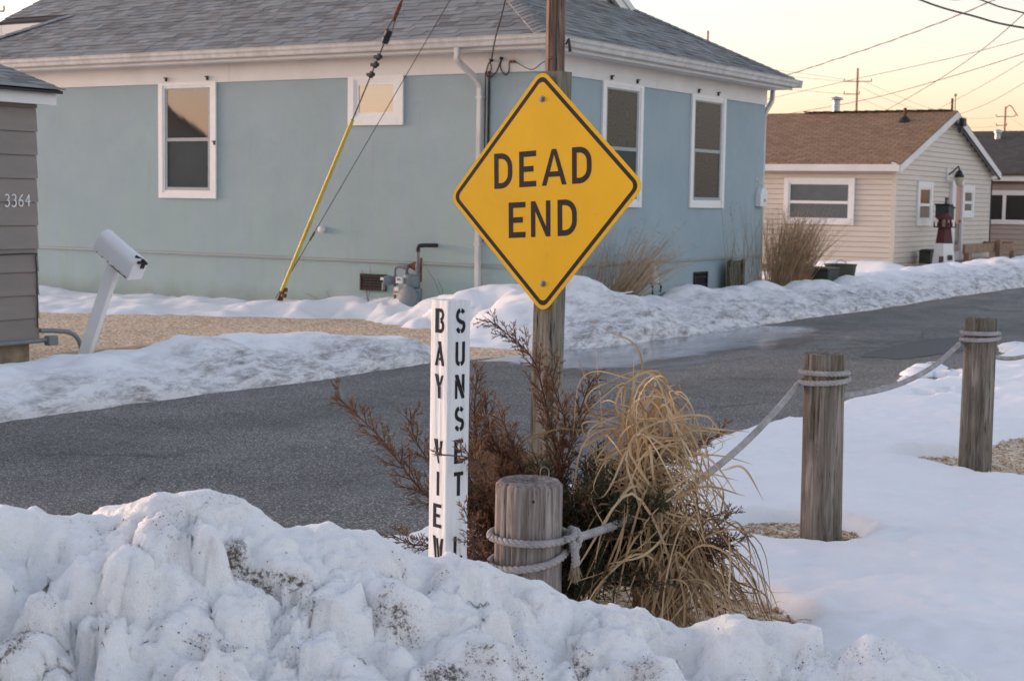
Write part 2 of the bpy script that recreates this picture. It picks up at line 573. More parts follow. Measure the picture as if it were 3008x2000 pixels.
shingle_mat('shingle_grey', [(0.0, (0.170, 0.174, 0.172)), (0.3, (0.235, 0.232, 0.222)), (0.55, (0.250, 0.270, 0.275)), (0.8, (0.295, 0.298, 0.292)), (1.0, (0.215, 0.240, 0.252))])
simple('roof_felt', (0.045, 0.045, 0.048), 0.95)
s = NT('shingle_brown')
vv = s.vec((1.0, 1.0, 1.0))
br = s.n('ShaderNodeTexBrick')
br.inputs['Scale'].default_value = 1.0
br.inputs['Mortar Size'].default_value = 0.010
br.inputs['Brick Width'].default_value = 0.30
br.inputs['Row Height'].default_value = 0.135
br.inputs['Color1'].default_value = (0.235, 0.128, 0.066, 1)
br.inputs['Color2'].default_value = (0.325, 0.188, 0.100, 1)
br.inputs['Mortar'].default_value = (0.085, 0.048, 0.032, 1)
s.l(s.vec(), br.inputs['Vector'])
s.set('Base Color', s.mix(1.0, br.outputs['Color'], s.ramp(s.noise(6, 4, 0.7), [(0.3, 0.75), (0.7, 1.25)]), 'MULTIPLY')).set('Roughness', 0.92)
s.bump(br.outputs['Fac'], -0.01)
simple('shingle_dark', (0.068, 0.058, 0.05), 0.93, var=0.35, scale=5, bump=0.01, bscale=20)
simple('ridge_dark', (0.07, 0.05, 0.035), 0.9, var=0.2)


def siding_mat(name, a, b):
    s = NT(name)
    n = s.noise(1.6, 5, 0.6, vec=s.vec((1.2, 1.2, 6)))
    s.set('Base Color', s.mix(s.math('MULTIPLY', s.rnd(), 0.25), s.ramp(n, [(0.3, a), (0.7, b)]), a)).set('Roughness', 0.55).set('Specular IOR Level', 0.3)


siding_mat('vinyl_tan', (0.60, 0.535, 0.465), (0.66, 0.595, 0.52))
siding_mat('vinyl_beige', (0.41, 0.345, 0.295), (0.45, 0.385, 0.33))
siding_mat('siding_taupe', (0.215, 0.190, 0.172), (0.255, 0.226, 0.205))
# --- glass
def glass(name, base, rough=0.03, ior=2.1, wav=0.0):
    s = NT(name)
    s.set('Base Color', s.ramp(s.noise(2.0, 3), [(0.3, tuple(c * 0.8 for c in base)), (0.7, base)])).set('Roughness', rough).set('IOR', ior)
    if wav: s.bump(s.noise(1.4, 2), wav)


glass('glass', (0.030, 0.034, 0.036), ior=2.0, wav=0.0012)
s = NT('glass_shade')
wv_ = s.math('FRACT', s.math('MULTIPLY', s.voro(3.2), 7.0))
s.set('Base Color', s.ramp(wv_, [(0.2, (0.058, 0.060, 0.058)), (0.8, (0.088, 0.087, 0.080))])).set('Roughness', 0.2).set('IOR', 1.2)
glass('glass_screen', (0.060, 0.078, 0.083), rough=0.35, ior=1.14)
glass('glass_bright', (0.16, 0.13, 0.09), ior=2.9, wav=0.0012)
glass('glass_blind', (0.15, 0.165, 0.17), ior=1.6)
simple('siding_shadow', (0.27, 0.20, 0.155), 0.9)
simple('dark_void', (0.012, 0.012, 0.013), 0.9)
# --- metals, paints, plastics
simple('black_metal', (0.016, 0.017, 0.022), 0.5)
simple('cable_black', (0.022, 0.022, 0.026), 0.55)
simple('galvanised', (0.42, 0.43, 0.44), 0.42, 0.75, var=0.15, scale=20)
simple('steel', (0.22, 0.215, 0.21), 0.55, 0.6, var=0.2, scale=60)
simple('meter_grey', (0.150, 0.195, 0.215), 0.5, var=0.15, scale=14)
simple('meter_pipe', (0.145, 0.165, 0.180), 0.55, var=0.25, scale=12)
simple('rust', (0.145, 0.058, 0.028), 0.85, var=0.5, scale=40)
simple('rust_wire', (0.075, 0.045, 0.038), 0.7, var=0.3, scale=30)
simple('guard_yellow', (0.58, 0.44, 0.055), 0.45, var=0.12, scale=3)
simple('label_white', (0.72, 0.72, 0.70), 0.5, var=0.05)
simple('label_red', (0.45, 0.12, 0.09), 0.5)
simple('red_paint', (0.075, 0.013, 0.015), 0.5, var=0.25, scale=20)
simple('white_enamel', (0.74, 0.745, 0.76), 0.32, var=0.04, scale=3)
simple('olive_plastic', (0.055, 0.065, 0.045), 0.6, var=0.3, scale=6)
simple('dark_green', (0.030, 0.040, 0.035), 0.6, var=0.2)
simple('deck_wood', (0.26, 0.165, 0.105), 0.8, var=0.22, scale=5)
simple('sand_wood', (0.40, 0.31, 0.20), 0.85, var=0.2, scale=6)
simple('soil', (0.055, 0.040, 0.028), 0.95, var=0.4, scale=15, bump=0.03, bscale=18)
simple('bulb_glass', (0.45, 0.40, 0.26), 0.1, spec=0.8)
simple('door_reflection', (0.50, 0.27, 0.20), 0.35, var=0.1)  # orange sky reflection painted into the door leaf's colour
simple('far_pole', (0.40, 0.22, 0.16), 0.85)  # paler and redder: haze and backlight put into the base colour
simple('conduit', (0.20, 0.215, 0.225), 0.55, var=0.1)
simple('block', (0.30, 0.235, 0.16), 0.95, var=0.3, scale=8)
# --- sign
s = NT('sign_yellow')
n1 = s.noise(3.0, 4, 0.6)
yc = s.ramp(n1, [(0.3, (0.67, 0.375, 0.004)), (0.7, (0.75, 0.425, 0.005))])
yc = s.mix(s.ramp(s.noise(16, 4, 0.8, vec=s.vec((1, 1, 0.35))), [(0.60, 0.0), (0.75, 0.28)]), yc, (0.42, 0.26, 0.03))
yc = s.mix(s.math('MULTIPLY', s.ramp(s.voro(21), [(0.035, 1.0), (0.06, 0.0)]), s.ramp(s.noise(5, 3), [(0.5, 0.0), (0.6, 0.7)])), yc, (0.12, 0.07, 0.02))
s.set('Base Color', yc).set('Roughness', s.ramp(s.noise(12, 4), [(0.3, 0.42), (0.7, 0.55)])).set('Specular IOR Level', 0.22)
s = NT('sign_black')
s.set('Base Color', s.ramp(s.noise(40, 4), [(0.3, (0.008, 0.007, 0.010)), (0.7, (0.014, 0.012, 0.016))])).set('Roughness', 0.5).set('Specular IOR Level', 0.18)
s = NT('stencil_black')
s.set('Base Color', s.ramp(s.noise(30, 5, 0.7), [(0.3, (0.016, 0.014, 0.018)), (0.75, (0.034, 0.031, 0.035))])).set('Roughness', 0.8).set('Specular IOR Level', 0.15)


# --- woods
def wood(name, dark, mid, light, stretch=0.06, scale=34, grain=0.006, moss=None, rough=0.88):
    s = NT(name)
    v = s.vec((1, 1, stretch))
    n1 = s.noise(scale, 6, 0.68, vec=v, dist=0.7)
    n2 = s.noise(scale * 2.7, 3, 0.7, vec=v)
    blot = s.noise(5.0, 4, 0.6, vec=s.vec((1, 1, 0.5)))
    c = s.ramp(n1, [(0.28, dark), (0.47, mid), (0.68, light)])
    c = s.mix(1.0, c, s.ramp(blot, [(0.3, 0.72), (0.7, 1.2)]), 'MULTIPLY')
    c = s.mix(s.ramp(n2, [(0.33, 0.9), (0.42, 0.0)]), c, tuple(x * 0.35 for x in dark))
    if moss: c = s.mix(s.ramp(s.noise(4.5, 5, 0.65, vec=s.vec((1, 1, 0.4))), [(0.50, 0.0), (0.68, 0.55)]), c, moss)
    s.set('Base Color', c).set('Roughness', rough).set('Specular IOR Level', 0.15)
    s.bump(s.math('ADD', n1, s.math('MULTIPLY', n2, 0.7)), grain)


wood('wood_bollard', (0.095, 0.080, 0.072), (0.225, 0.195, 0.180), (0.40, 0.365, 0.345), scale=46, stretch=0.05, grain=0.009)
wood('wood_post', (0.085, 0.070, 0.054), (0.190, 0.160, 0.128), (0.34, 0.30, 0.26), moss=(0.075, 0.08, 0.045))
wood('wood_sign', (0.090, 0.082, 0.062), (0.185, 0.168, 0.135), (0.285, 0.262, 0.22), moss=(0.085, 0.09, 0.060), scale=40)
wood('wood_pole', (0.075, 0.054, 0.044), (0.190, 0.125, 0.092), (0.33, 0.25, 0.195), scale=22, stretch=0.045)
s = NT('post_white')
v = s.vec((1, 1, 0.05))
n1 = s.noise(48, 5, 0.7, vec=v)
ch = s.ramp(s.noise(60, 5, 0.75, vec=s.vec((1, 1, 0.16))), [(0.685, 0.0), (0.72, 1.0)])
c = s.ramp(n1, [(0.3, (0.60, 0.63, 0.66)), (0.6, (0.70, 0.725, 0.745)), (0.8, (0.74, 0.76, 0.775))])
s.set('Base Color', s.mix(ch, c, (0.14, 0.12, 0.10))).set('Roughness', 0.6).set('Specular IOR Level', 0.3)
s.bump(n1, 0.004)
# --- rope
s = NT('rope')
n1 = s.noise(260, 3, 0.7)
s.set('Base Color', s.mix(1.0, s.ramp(n1, [(0.3, (0.26, 0.245, 0.25)), (0.7, (0.50, 0.475, 0.465))]), s.ramp(s.noise(12, 4), [(0.3, 0.75), (0.7, 1.2)]), 'MULTIPLY')).set('Roughness', 0.95).set('Specular IOR Level', 0.1)
s.bump(n1, 0.002)
s = NT('rope_fray')
s.set('Base Color', s.ramp(s.rnd(), [(0.0, (0.20, 0.155, 0.10)), (0.6, (0.36, 0.28, 0.185)), (1.0, (0.30, 0.26, 0.22))])).set('Roughness', 0.95)


# --- plants
def leafy(name, stops, rough=0.7, trans=0.0, vary=True):
    s = NT(name)
    c = s.ramp(s.rnd(), stops)
    if vary: c = s.mix(1.0, c, s.ramp(s.noise(7, 3), [(0.3, 0.75), (0.7, 1.2)]), 'MULTIPLY')
    s.set('Base Color', c).set('Roughness', rough).set('Specular IOR Level', 0.25)


leafy('straw', [(0.0, (0.34, 0.205, 0.10)), (0.35, (0.50, 0.345, 0.19)), (0.7, (0.63, 0.475, 0.295)), (1.0, (0.42, 0.265, 0.14))], 0.55)
leafy('reed', [(0.0, (0.36, 0.225, 0.125)), (0.5, (0.50, 0.345, 0.21)), (1.0, (0.62, 0.46, 0.31))], 0.8)
leafy('juniper_brown', [(0.0, (0.095, 0.045, 0.026)), (0.4, (0.175, 0.085, 0.045)), (0.8, (0.25, 0.130, 0.070)), (1.0, (0.135, 0.095, 0.045))])
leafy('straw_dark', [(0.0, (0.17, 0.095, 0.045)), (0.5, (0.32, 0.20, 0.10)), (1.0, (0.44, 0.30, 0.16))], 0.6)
leafy('juniper_green', [(0.0, (0.014, 0.022, 0.012)), (0.4, (0.030, 0.045, 0.022)), (0.75, (0.070, 0.085, 0.036)), (1.0, (0.10, 0.068, 0.034))])
leafy('bark', [(0.0, (0.065, 0.036, 0.026)), (1.0, (0.13, 0.075, 0.055))], 0.9)
leafy('plant_olive', [(0.0, (0.06, 0.055, 0.02)), (0.5, (0.13, 0.12, 0.045)), (1.0, (0.19, 0.16, 0.07))])

# ================================================================== THE SETTING
def sheet(name, pts, z, mat, label, cat=None, kind='structure'):
    mb = MB()
    mb.add([(x, y, z) for x, y in pts], [tuple(range(len(pts)))])
    return part(name, mb, mat, kind=kind, label=label, cat=cat)


sheet('ground', [(-1500, -1500), (1500, -1500), (1500, 2500), (-1500, 2500)], 0.0, 'gravel', 'tan gravel ground between the houses and the street', 'ground')

# the street: its edges wander a little, as an old asphalt edge does
_ys = np.concatenate([np.arange(-40, 60, 0.25), np.arange(60, 400, 10.0)])
_xl = np.interp(_ys, [-40, 12.2, 13.4, 14.6, 60], [-8.95, -8.95, -8.62, -8.38, -8.45]) + 0.09 * fbm(_ys * 0.9, _ys * 0, 3)
_xr = -4.32 + 0.10 * fbm(_ys * 0.8, _ys * 0, 8)
P = np.zeros((len(_ys), 2, 3))
P[:, 0, 0], P[:, 0, 1], P[:, 1, 0], P[:, 1, 1] = _xl, _ys, _xr, _ys
P[:, :, 2] = 0.006
grid_object('road', P, 'asphalt', kind='structure', label='grey asphalt street running past the blue house', cat='road')
sheet('side_road', [(-4.5, -4.0), (60, -4.0), (60, 1.6), (-4.5, 1.6)], 0.010, 'asphalt', 'asphalt side road in front of the snow bank', 'road')
mb = MB()
a = px(2555, 1022, 11); b = 0
pc = hitp(2730, 1022, 2, 0)
pts = []
for i in range(26):
    t = 2 * pi * i / 26
    pts.append((pc.x + 0.42 * cos(t) * (1 + 0.12 * sin(3 * t + 1)), pc.y + 1.75 * sin(t) * (1 + 0.1 * sin(5 * t)), 0.0105))
mb.add(pts, [tuple(range(26))])
part('asphalt_patch', mb, 'asphalt_patch', kind='structure', label='darker patch in the asphalt near the far wooden post', cat='asphalt patch')


mb = MB()
_sy = np.arange(13.0, 48, 0.2)
_a, _b = -8.42 + 0.06 * fbm(_sy * 2, _sy * 0, 88), -8.17 + 0.10 * fbm(_sy * 1.3, _sy * 0, 89) + 0.12 * sstep(20, 24, _sy)
P = np.zeros((len(_sy), 2, 3)); P[:, 0, 0], P[:, 1, 0] = _a, _b; P[:, :, 1] = _sy[:, None]; P[:, :, 2] = 0.0085
grid_object('sand_strip', P, 'sand_edge', kind='structure', label='pale sand washed along the far edge of the street', cat='sand')


def ice_sheet(name, x0, x1, y0, y1, label):
    X, Y = np.meshgrid(np.linspace(x0, x1, 24), np.linspace(y0, y1, 60), indexing='ij')
    P = np.stack([X, Y, np.full_like(X, 0.011)], -1)
    o = grid_object(name, P, 'ice', kind='structure', label=label, cat='ice')
    u, w = (X - x0) / (x1 - x0), (Y - y0) / (y1 - y0)
    cov = np.clip(1.15 * (1 - u) ** 0.7, 0, 1) * sstep(0, 0.16, w) * sstep(0, 0.3, 1 - w)
    at = o.data.color_attributes.new('cover', 'FLOAT_COLOR', 'POINT')
    at.data.foreach_set('color', np.repeat(cov.ravel()[:, None], 4, 1).astype(np.float32).ravel())
    return o


ice_sheet('ice_patch', -8.55, -6.35, 12.4, 20.5, 'frozen meltwater on the street below the far snow bank')

# ------------------------------------------------------------------ snow bank in the foreground
_CREST = [(-2.6, 4.05, 0.74), (-1.85, 4.07, 0.76), (-1.472, 4.092, 0.765), (-1.332, 4.096, 0.772), (-1.281, 4.113, 0.733), (-1.247, 4.129, 0.746), (-1.147, 4.169, 0.737), (-1.028, 4.217, 0.735), (-0.956, 4.249, 0.776), (-0.92, 4.265, 0.791), (-0.839, 4.296, 0.792), (-0.77, 4.31, 0.762), (-0.693, 4.325, 0.731), (-0.621, 4.337, 0.679), (-0.516, 4.363, 0.691), (-0.448, 4.376, 0.661), (-0.408, 4.384, 0.656), (-0.344, 4.396, 0.625), (-0.234, 4.417, 0.583), (-0.165, 4.433, 0.578), (-0.066, 4.458, 0.566), (-0.008, 4.469, 0.531), (0.084, 4.489, 0.491), (0.152, 4.504, 0.465), (0.182, 4.509, 0.441), (0.254, 4.509, 0.429), (0.338, 4.5, 0.415), (0.403, 4.492, 0.41), (0.472, 4.483, 0.388), (0.533, 4.476, 0.373), (0.645, 4.468, 0.413), (0.68, 4.464, 0.405), (0.706, 4.456, 0.359), (0.813, 4.434, 0.353), (0.956, 4.404, 0.329), (1.021, 4.395, 0.381), (1.116, 4.373, 0.341), (1.242, 4.346, 0.328), (1.288, 4.333, 0.29), (1.442, 4.296, 0.233), (1.9, 4.2, 0.16), (3.0, 4.0, 0.12)]
_RH = np.array([cos(YAW), sin(YAW)])
_FH = np.array([-sin(YAW), cos(YAW)])


def ad2w(a, d):
    return a * _RH[0] + d * _FH[0], a * _RH[1] + d * _FH[1]


_ca = np.array(_CREST)


def pillow(a, d, sc, seed):
    # rounded lumps with creases between them
    wx = a / sc + 0.35 * vnoise(a / sc * 1.3, d / sc * 1.3, seed + 3)
    wy = d / sc + 0.35 * vnoise(a / sc * 1.3 + 9, d / sc * 1.3, seed + 4)
    f1, f2 = worley(wx, wy, seed)
    return np.sqrt(np.clip(f2 - f1, 0, 1)) - 0.45


aa = np.arange(-2.5, 2.9, 0.0115)
dd = np.concatenate([np.arange(2.1, 3.45, 0.03), np.arange(3.45, 4.75, 0.0105), np.arange(4.75, 5.6, 0.03)])
A, Dm = np.meshgrid(aa, dd, indexing='ij')
dc = np.interp(aa, _ca[:, 0], _ca[:, 1])[:, None]
zc = np.interp(aa, _ca[:, 0], _ca[:, 2])[:, None]
front = np.clip(dc - Dm, 0, 9)
back = np.clip(Dm - dc, 0, 9)
slope = np.interp(aa, [-1.4, -0.6, 0.2, 1.4], [0.46, 0.40, 0.30, 0.16])[:, None]
Z = zc - slope * front ** 1.12 - 0.06 * sstep(0, 0.25, front) - 1.1 * np.clip(back - 0.02, 0, 9) ** 1.25 * 1.25
Z = np.maximum(Z, 0.02 + 0.03 * vnoise(A * 2, Dm * 2, 44))
Z = np.where(back > 0, np.maximum(Z, np.where(A > 0.35, 0.075, -0.03)), Z)
Z = Z + 0.045 * fbm(A * 1.9, Dm * 1.9, 61, 3) * sstep(0.02, 0.2, front)
# the clods the plough rolled up: rounded, overlapping, with creases between them
wa = A + 0.050 * vnoise(A * 8, Dm * 8, 301) + 0.030 * vnoise(A * 20, Dm * 20, 303) + 0.012 * vnoise(A * 48, Dm * 48, 304)
wd = Dm + 0.050 * vnoise(A * 8, Dm * 8, 305) + 0.030 * vnoise(A * 20, Dm * 20, 307) + 0.012 * vnoise(A * 48, Dm * 48, 308)
crs_ = np.random.RandomState(19)
Zb = Z.copy()
clods = []
for k in range(820):
    ca_ = crs_.uniform(-2.2, 2.1)
    fr_ = crs_.uniform(-0.03, 1.35) ** 1.0
    big_ = crs_.rand()
    r_ = 0.030 + 0.150 * big_ ** 2.8
    clods.append((ca_, fr_, r_, crs_.uniform(0.55, 1.0), crs_.uniform(0, pi), crs_.uniform(0.28, 0.62)))
clods.sort(key=lambda q: -q[2])
for ca_, fr_, r_, asp, rot_, hf in clods:
    dcc = np.interp(ca_, _ca[:, 0], _ca[:, 1])
    cd_ = dcc - fr_
    i0, i1 = np.searchsorted(aa, ca_ - r_ * 1.4), np.searchsorted(aa, ca_ + r_ * 1.4)
    j0, j1 = np.searchsorted(dd, cd_ - r_ * 1.4), np.searchsorted(dd, cd_ + r_ * 1.4)
    if i1 - i0 < 2 or j1 - j0 < 2: continue
    xa_, xd_ = wa[i0:i1, j0:j1] - ca_, wd[i0:i1, j0:j1] - cd_
    q1, q2 = xa_ * cos(rot_) + xd_ * sin(rot_), (-xa_ * sin(rot_) + xd_ * cos(rot_)) / asp
    rr_ = np.sqrt(q1 ** 2 + q2 ** 2) / r_
    ic, jc = min(len(aa) - 1, np.searchsorted(aa, ca_)), min(len(dd) - 1, np.searchsorted(dd, cd_))
    fl_ = np.interp(ca_, [-1.4, 0.4, 1.3, 1.8], [1.0, 0.9, 0.7, 0.25])
    cap = 0.25 + 0.75 * np.clip((fr_ - 0.02) / 0.16, 0, 1)           # keep the crest line
    rise = r_ * hf * 1.2 * fl_ * cap
    dome = 0.55 * Zb[ic, jc] + 0.45 * Zb[i0:i1, j0:j1] + rise * (2 * np.sqrt(np.clip(1 - rr_ ** 2.2, 0, 1)) - 1.0)
    if crs_.rand() < 0.55:            # broken block instead of a rounded clod
        nk = crs_.randint(5, 8)
        th_k = np.sort(crs_.rand(nk) * 2 * pi)
        mm = np.full(q1.shape, -9.0)
        for t_k in th_k: mm = np.maximum(mm, (q1 * cos(t_k) + q2 * sin(t_k)) / (r_ * crs_.uniform(0.45, 0.9)))
        side = np.clip((1 - mm) / 0.42, -1, 1)
        dome = 0.6 * Zb[ic, jc] + 0.4 * Zb[i0:i1, j0:j1] + rise * 1.1 * (2 * side - 1) * 0.8 + (q1 * crs_.uniform(-.3, .3) + q2 * crs_.uniform(-.3, .3)) * fl_ * cap
        rr_ = np.maximum(mm, 0) * 0.9
    dome = np.where(rr_ < 1, dome, -9)
    cur = Z[i0:i1, j0:j1]
    h_ = np.clip(0.5 + 0.5 * (dome - cur) / 0.007, 0, 1)
    Z[i0:i1, j0:j1] = cur * (1 - h_) + dome * h_ + 0.007 * h_ * (1 - h_)
amp = sstep(0.0, 0.12, front) * np.interp(aa, [-1.4, 0.2, 1.2, 1.9], [1.0, 0.9, 0.75, 0.3])[:, None]
amp = np.where(back > 0, 0.05, amp)
# the cut face on the far left: upright flutes
fl = sstep(-0.62, -1.0, A) * sstep(0.02, 0.12, front)
flute = (pillow(A, Dm * 0.25, 0.11, 71) * 0.045 + pillow(A, Dm * 0.3, 0.26, 73) * 0.085) * fl
crumb = np.clip(fbm(A * 3.1, Dm * 3.1, 401, 3) + 0.15, 0, 1)
disp = pillow(A, Dm, 0.075, 37) * 0.010 * amp + flute + fbm(A * 12, Dm * 12, 5, 5, 0.62) * 0.034 * (0.35 + 0.65 * amp) + pillow(A, Dm, 0.036, 39) * 0.020 * amp * (0.2 + 1.5 * crumb) + np.abs(vnoise(A * 46, Dm * 46, 41)) * -0.008 * amp + (vnoise(A * 34, Dm * 34, 47) * 0.010 + vnoise(A * 80, Dm * 80, 49) * 0.005) * sstep(0.25, 0.0, front)
gx = np.gradient(Z, aa, axis=0)
gy = np.gradient(Z, dd, axis=1)
nl = np.sqrt(gx ** 2 + gy ** 2 + 1)
P = np.zeros(A.shape + (3,))
# lumps swell outwards as well as upwards, so that creases undercut
bx = vnoise(A * 6.5, Dm * 6.5, 81) * 0.05 * amp + vnoise(A * 15, Dm * 15, 83) * 0.014 * amp
by = vnoise(A * 6.5, Dm * 6.5, 85) * 0.05 * amp + vnoise(A * 15, Dm * 15, 87) * 0.014 * amp
a2 = A - gx / nl * disp * 0.8 + bx
d2 = Dm - gy / nl * disp * 0.8 + by
z2 = Z + disp / nl
P[..., 0], P[..., 1] = ad2w(a2, d2)
P[..., 2] = z2
FRONT_P = P
fb = grid_object('snow_bank', P, 'snow_front', kind='structure', label='lumpy dirty snow bank in the foreground below the white post', cat='snow bank')
# pockets of soil: where they lie, how wide, how strong
soil = np.clip(fbm(A * 2.4 + 3, Dm * 2.4, 211, 4, 0.6) - 0.16, 0, 1) * 1.5
_pk = [(300, 1545, .10, .022, .9), (200, 1520, .16, .02, .5), (470, 1530, .10, .03, .5), (710, 1680, .05, .04, .9), (780, 1705, .07, .04, .9), (870, 1730, .10, .05, 1.1), (930, 1720, .06, .04, .8), (560, 1900, .05, .03, .7), (660, 1895, .07, .03, .7), (1150, 1770, .06, .05, .8), (1180, 1830, .08, .04, .8), (1330, 1980, .08, .05, .9), (1420, 1965, .07, .05, .75), (1700, 1985, .05, .05, .8), (30, 1900, .05, .08, .8), (120, 1780, .04, .05, .5), (1900, 1980, .06, .04, .7), (1520, 1960, .05, .03, .7), (1160, 1690, .04, .03, .6), (940, 1830, .07, .04, .5), (1280, 1700, .04, .02, .6)]
for x_, y_, ra, rd_, st_k in _pk:
    # follow the sight line down to the bank
    best = None
    for dpt in np.arange(3.4, 4.9, 0.02):
        w_ = px(x_, y_, dpt)
        a_, d_ = w_.x * _RH[0] + w_.y * _RH[1], w_.x * _FH[0] + w_.y * _FH[1]
        i_, j_ = min(len(aa) - 1, max(0, int(np.searchsorted(aa, a_)))), min(len(dd) - 1, max(0, int(np.searchsorted(dd, d_))))
        if z2[i_, j_] >= w_.z: best = (a_, d_); break
    if best is None: continue
    e_ = ((A - best[0]) / (ra * 0.8)) ** 2 + ((Dm - best[1]) / (rd_ * 1.5)) ** 2 + 1.5 * fbm(A * 11, Dm * 11, 215, 4, 0.65)
    soil = np.maximum(soil, st_k * np.clip(1.1 - e_, 0, 1))
at_ = fb.data.color_attributes.new('soil', 'FLOAT_COLOR', 'POINT')
at_.data.foreach_set('color', np.repeat(np.clip(soil, 0, 1.2).ravel()[:, None], 4, 1).astype(np.float32).ravel())

# crumbs of soil and stone lying on it
mb = MB()
rg = random.Random(21)
_ico_v = [(0, 0, 1), (0.9, 0, 0.1), (0, 0.9, 0), (-0.9, 0, 0.1), (0, -0.9, 0), (0, 0, -0.8)]
_ico_f = [(0, 1, 2), (0, 2, 3), (0, 3, 4), (0, 4, 1), (5, 2, 1), (5, 3, 2), (5, 4, 3), (5, 1, 4)]
m_, n_ = P.shape[:2]
cl = np.clip(soil, 0, 1)
ok = np.argwhere((front > 0.05) & (Dm > 3.4) & (A > -1.7) & (A < 1.8))
wts = cl[ok[:, 0], ok[:, 1]] ** 1.3 + 0.012
rr = np.random.RandomState(3)
sel = rr.choice(len(ok), 2600, p=wts / wts.sum())
for k in sel:
    i, j = ok[k]
    p = P[i, j]
    sz = 0.0008 + 0.0024 * rr.rand() ** 4
    q = Quaternion((rr.rand() - .5, rr.rand() - .5, rr.rand() - .5, rr.rand())).normalized()
    fl_ = 0.4 + 0.6 * rr.rand()
    mb.add([Vector(p) + Vector((0, 0, sz * 0.3)) + q @ Vector((v[0] * sz * (1 + rr.rand()), v[1] * sz, v[2] * sz * fl_)) for v in _ico_v], _ico_f)
part('grit', mb, 'grit', kind='stuff', label='dark crumbs of soil scattered over the foreground snow bank', cat='grit')

# ------------------------------------------------------------------ snow lying behind the fence posts
POST = [(-2.69, 4.40), (-2.67, 7.06), (-2.67, 9.63)]
GRASS_C = (-2.62, 5.48)
xs = np.arange(-4.75, 3.2, 0.03)
ys = np.concatenate([np.arange(3.6, 11.5, 0.03), np.arange(11.5, 22, 0.08)])
X, Y = np.meshgrid(xs, ys, indexing='ij')
wob = fbm(X * 1.6, Y * 1.6, 31, 4)
th = 0.080 + 0.05 * fbm(X * 0.55, Y * 0.55, 33, 3) + 0.030 * fbm(X * 2.6, Y * 2.6, 35, 4) + 0.016 * fbm(X * 11, Y * 11, 36, 4, 0.6)
edge_x = -4.28 + 0.22 * vnoise(Y * 0.8, Y * 0, 36) + 0.12 * fbm(Y * 2.2, Y * 0, 37)
edge_x = edge_x - 0.16 * sstep(8.0, 10.5, Y)
th = th * sstep(0, 0.16, X - edge_x + 0.05 * wob) - 0.03 * (X < edge_x - 0.02) - 0.03 * sstep(0.02, -0.05, X - edge_x)


def hole(cx, cy, rx, ry, soft, wig=0.14):
    r = np.sqrt(((X - cx) / rx) ** 2 + ((Y - cy) / ry) ** 2) + wig * wob * 2
    return sstep(1.0, 1.0 + soft, r)


keep = hole(-2.62, 5.38, 0.46, 0.46, 0.30)
keep = np.minimum(keep, hole(-3.2, 5.35, 0.62, 0.62, 0.3))
keep = np.minimum(keep, hole(-2.69, 4.5, 0.42, 0.5, 0.25))
keep = np.minimum(keep, hole(-2.84, 7.12, 0.30, 0.27, 0.35))
keep = np.minimum(keep, hole(-2.86, 9.74, 0.28, 0.25, 0.4))
keep = np.minimum(keep, hole(-2.42, 10.55, 0.36, 0.85, 0.5))
keep = np.minimum(keep, np.where(Y > 12.5, sstep(0.02, 0.15, wob + 0.30), 1.0))
Zf = np.where(keep < 1, th * keep - 0.035 * (1 - keep), th)
FIELD = (xs, ys, Zf)
grid_object('snow_field', np.stack([X, Y, Zf], -1), 'snow_field', kind='structure', label='smooth clean snow behind the rope fence', cat='snow')

# pebbles showing in the melted hollows
mb = MB()
rg = random.Random(5)
spots = [(-2.62, 5.42, 0.66, 900), (-2.78, 6.98, 0.44, 520), (-2.78, 9.58, 0.44, 260), (-2.42, 10.5, 0.75, 700), (-3.1, 5.3, 0.6, 300)]
for cx, cy, R_, cnt in spots:
    for _ in range(cnt):
        an, r0 = rg.uniform(0, 2 * pi), R_ * sqrt(rg.random())
        x, y = cx + r0 * cos(an), cy + r0 * sin(an)
        sz = rg.uniform(0.007, 0.015)
        q = Quaternion((rg.random() - .5, rg.random() - .5, rg.random() - .5, rg.random())).normalized()
        mb.add([Vector((x, y, 0.006)) + q @ Vector((v[0] * sz, v[1] * sz * 0.8, v[2] * sz * 0.7)) for v in _ico_v], _ico_f)
part('gravel_stones', mb, 'pebble', kind='stuff', smooth=True, label='loose tan pebbles in the melted hollows around the posts', cat='gravel')

# ------------------------------------------------------------------ ploughed banks along the far side of the street
def bank(name, xs, ys, hfun, mat, label, amp=0.05):
    X, Y = np.meshgrid(xs, ys, indexing='ij')
    Z = hfun(X, Y)
    on = sstep(0.0, 0.12, Z)
    lump = pillow(X, Y, 0.7, 7) * amp * 0.55 + pillow(X, Y, 0.27, 9) * amp * 0.12 + fbm(X * 1.8, Y * 1.8, 15, 4, 0.5) * amp * 1.9
    Z = Z + lump * on - 0.02
    gx = np.gradient(Z, xs, axis=0)
    P = np.stack([X - gx * 0.03 * on + vnoise(X * 5, Y * 5, 3) * 0.05 * on, Y + vnoise(X * 5, Y * 5, 4) * 0.05 * on, Z], -1)
    return grid_object(name, P, mat, kind='structure', label=label, cat='snow bank')


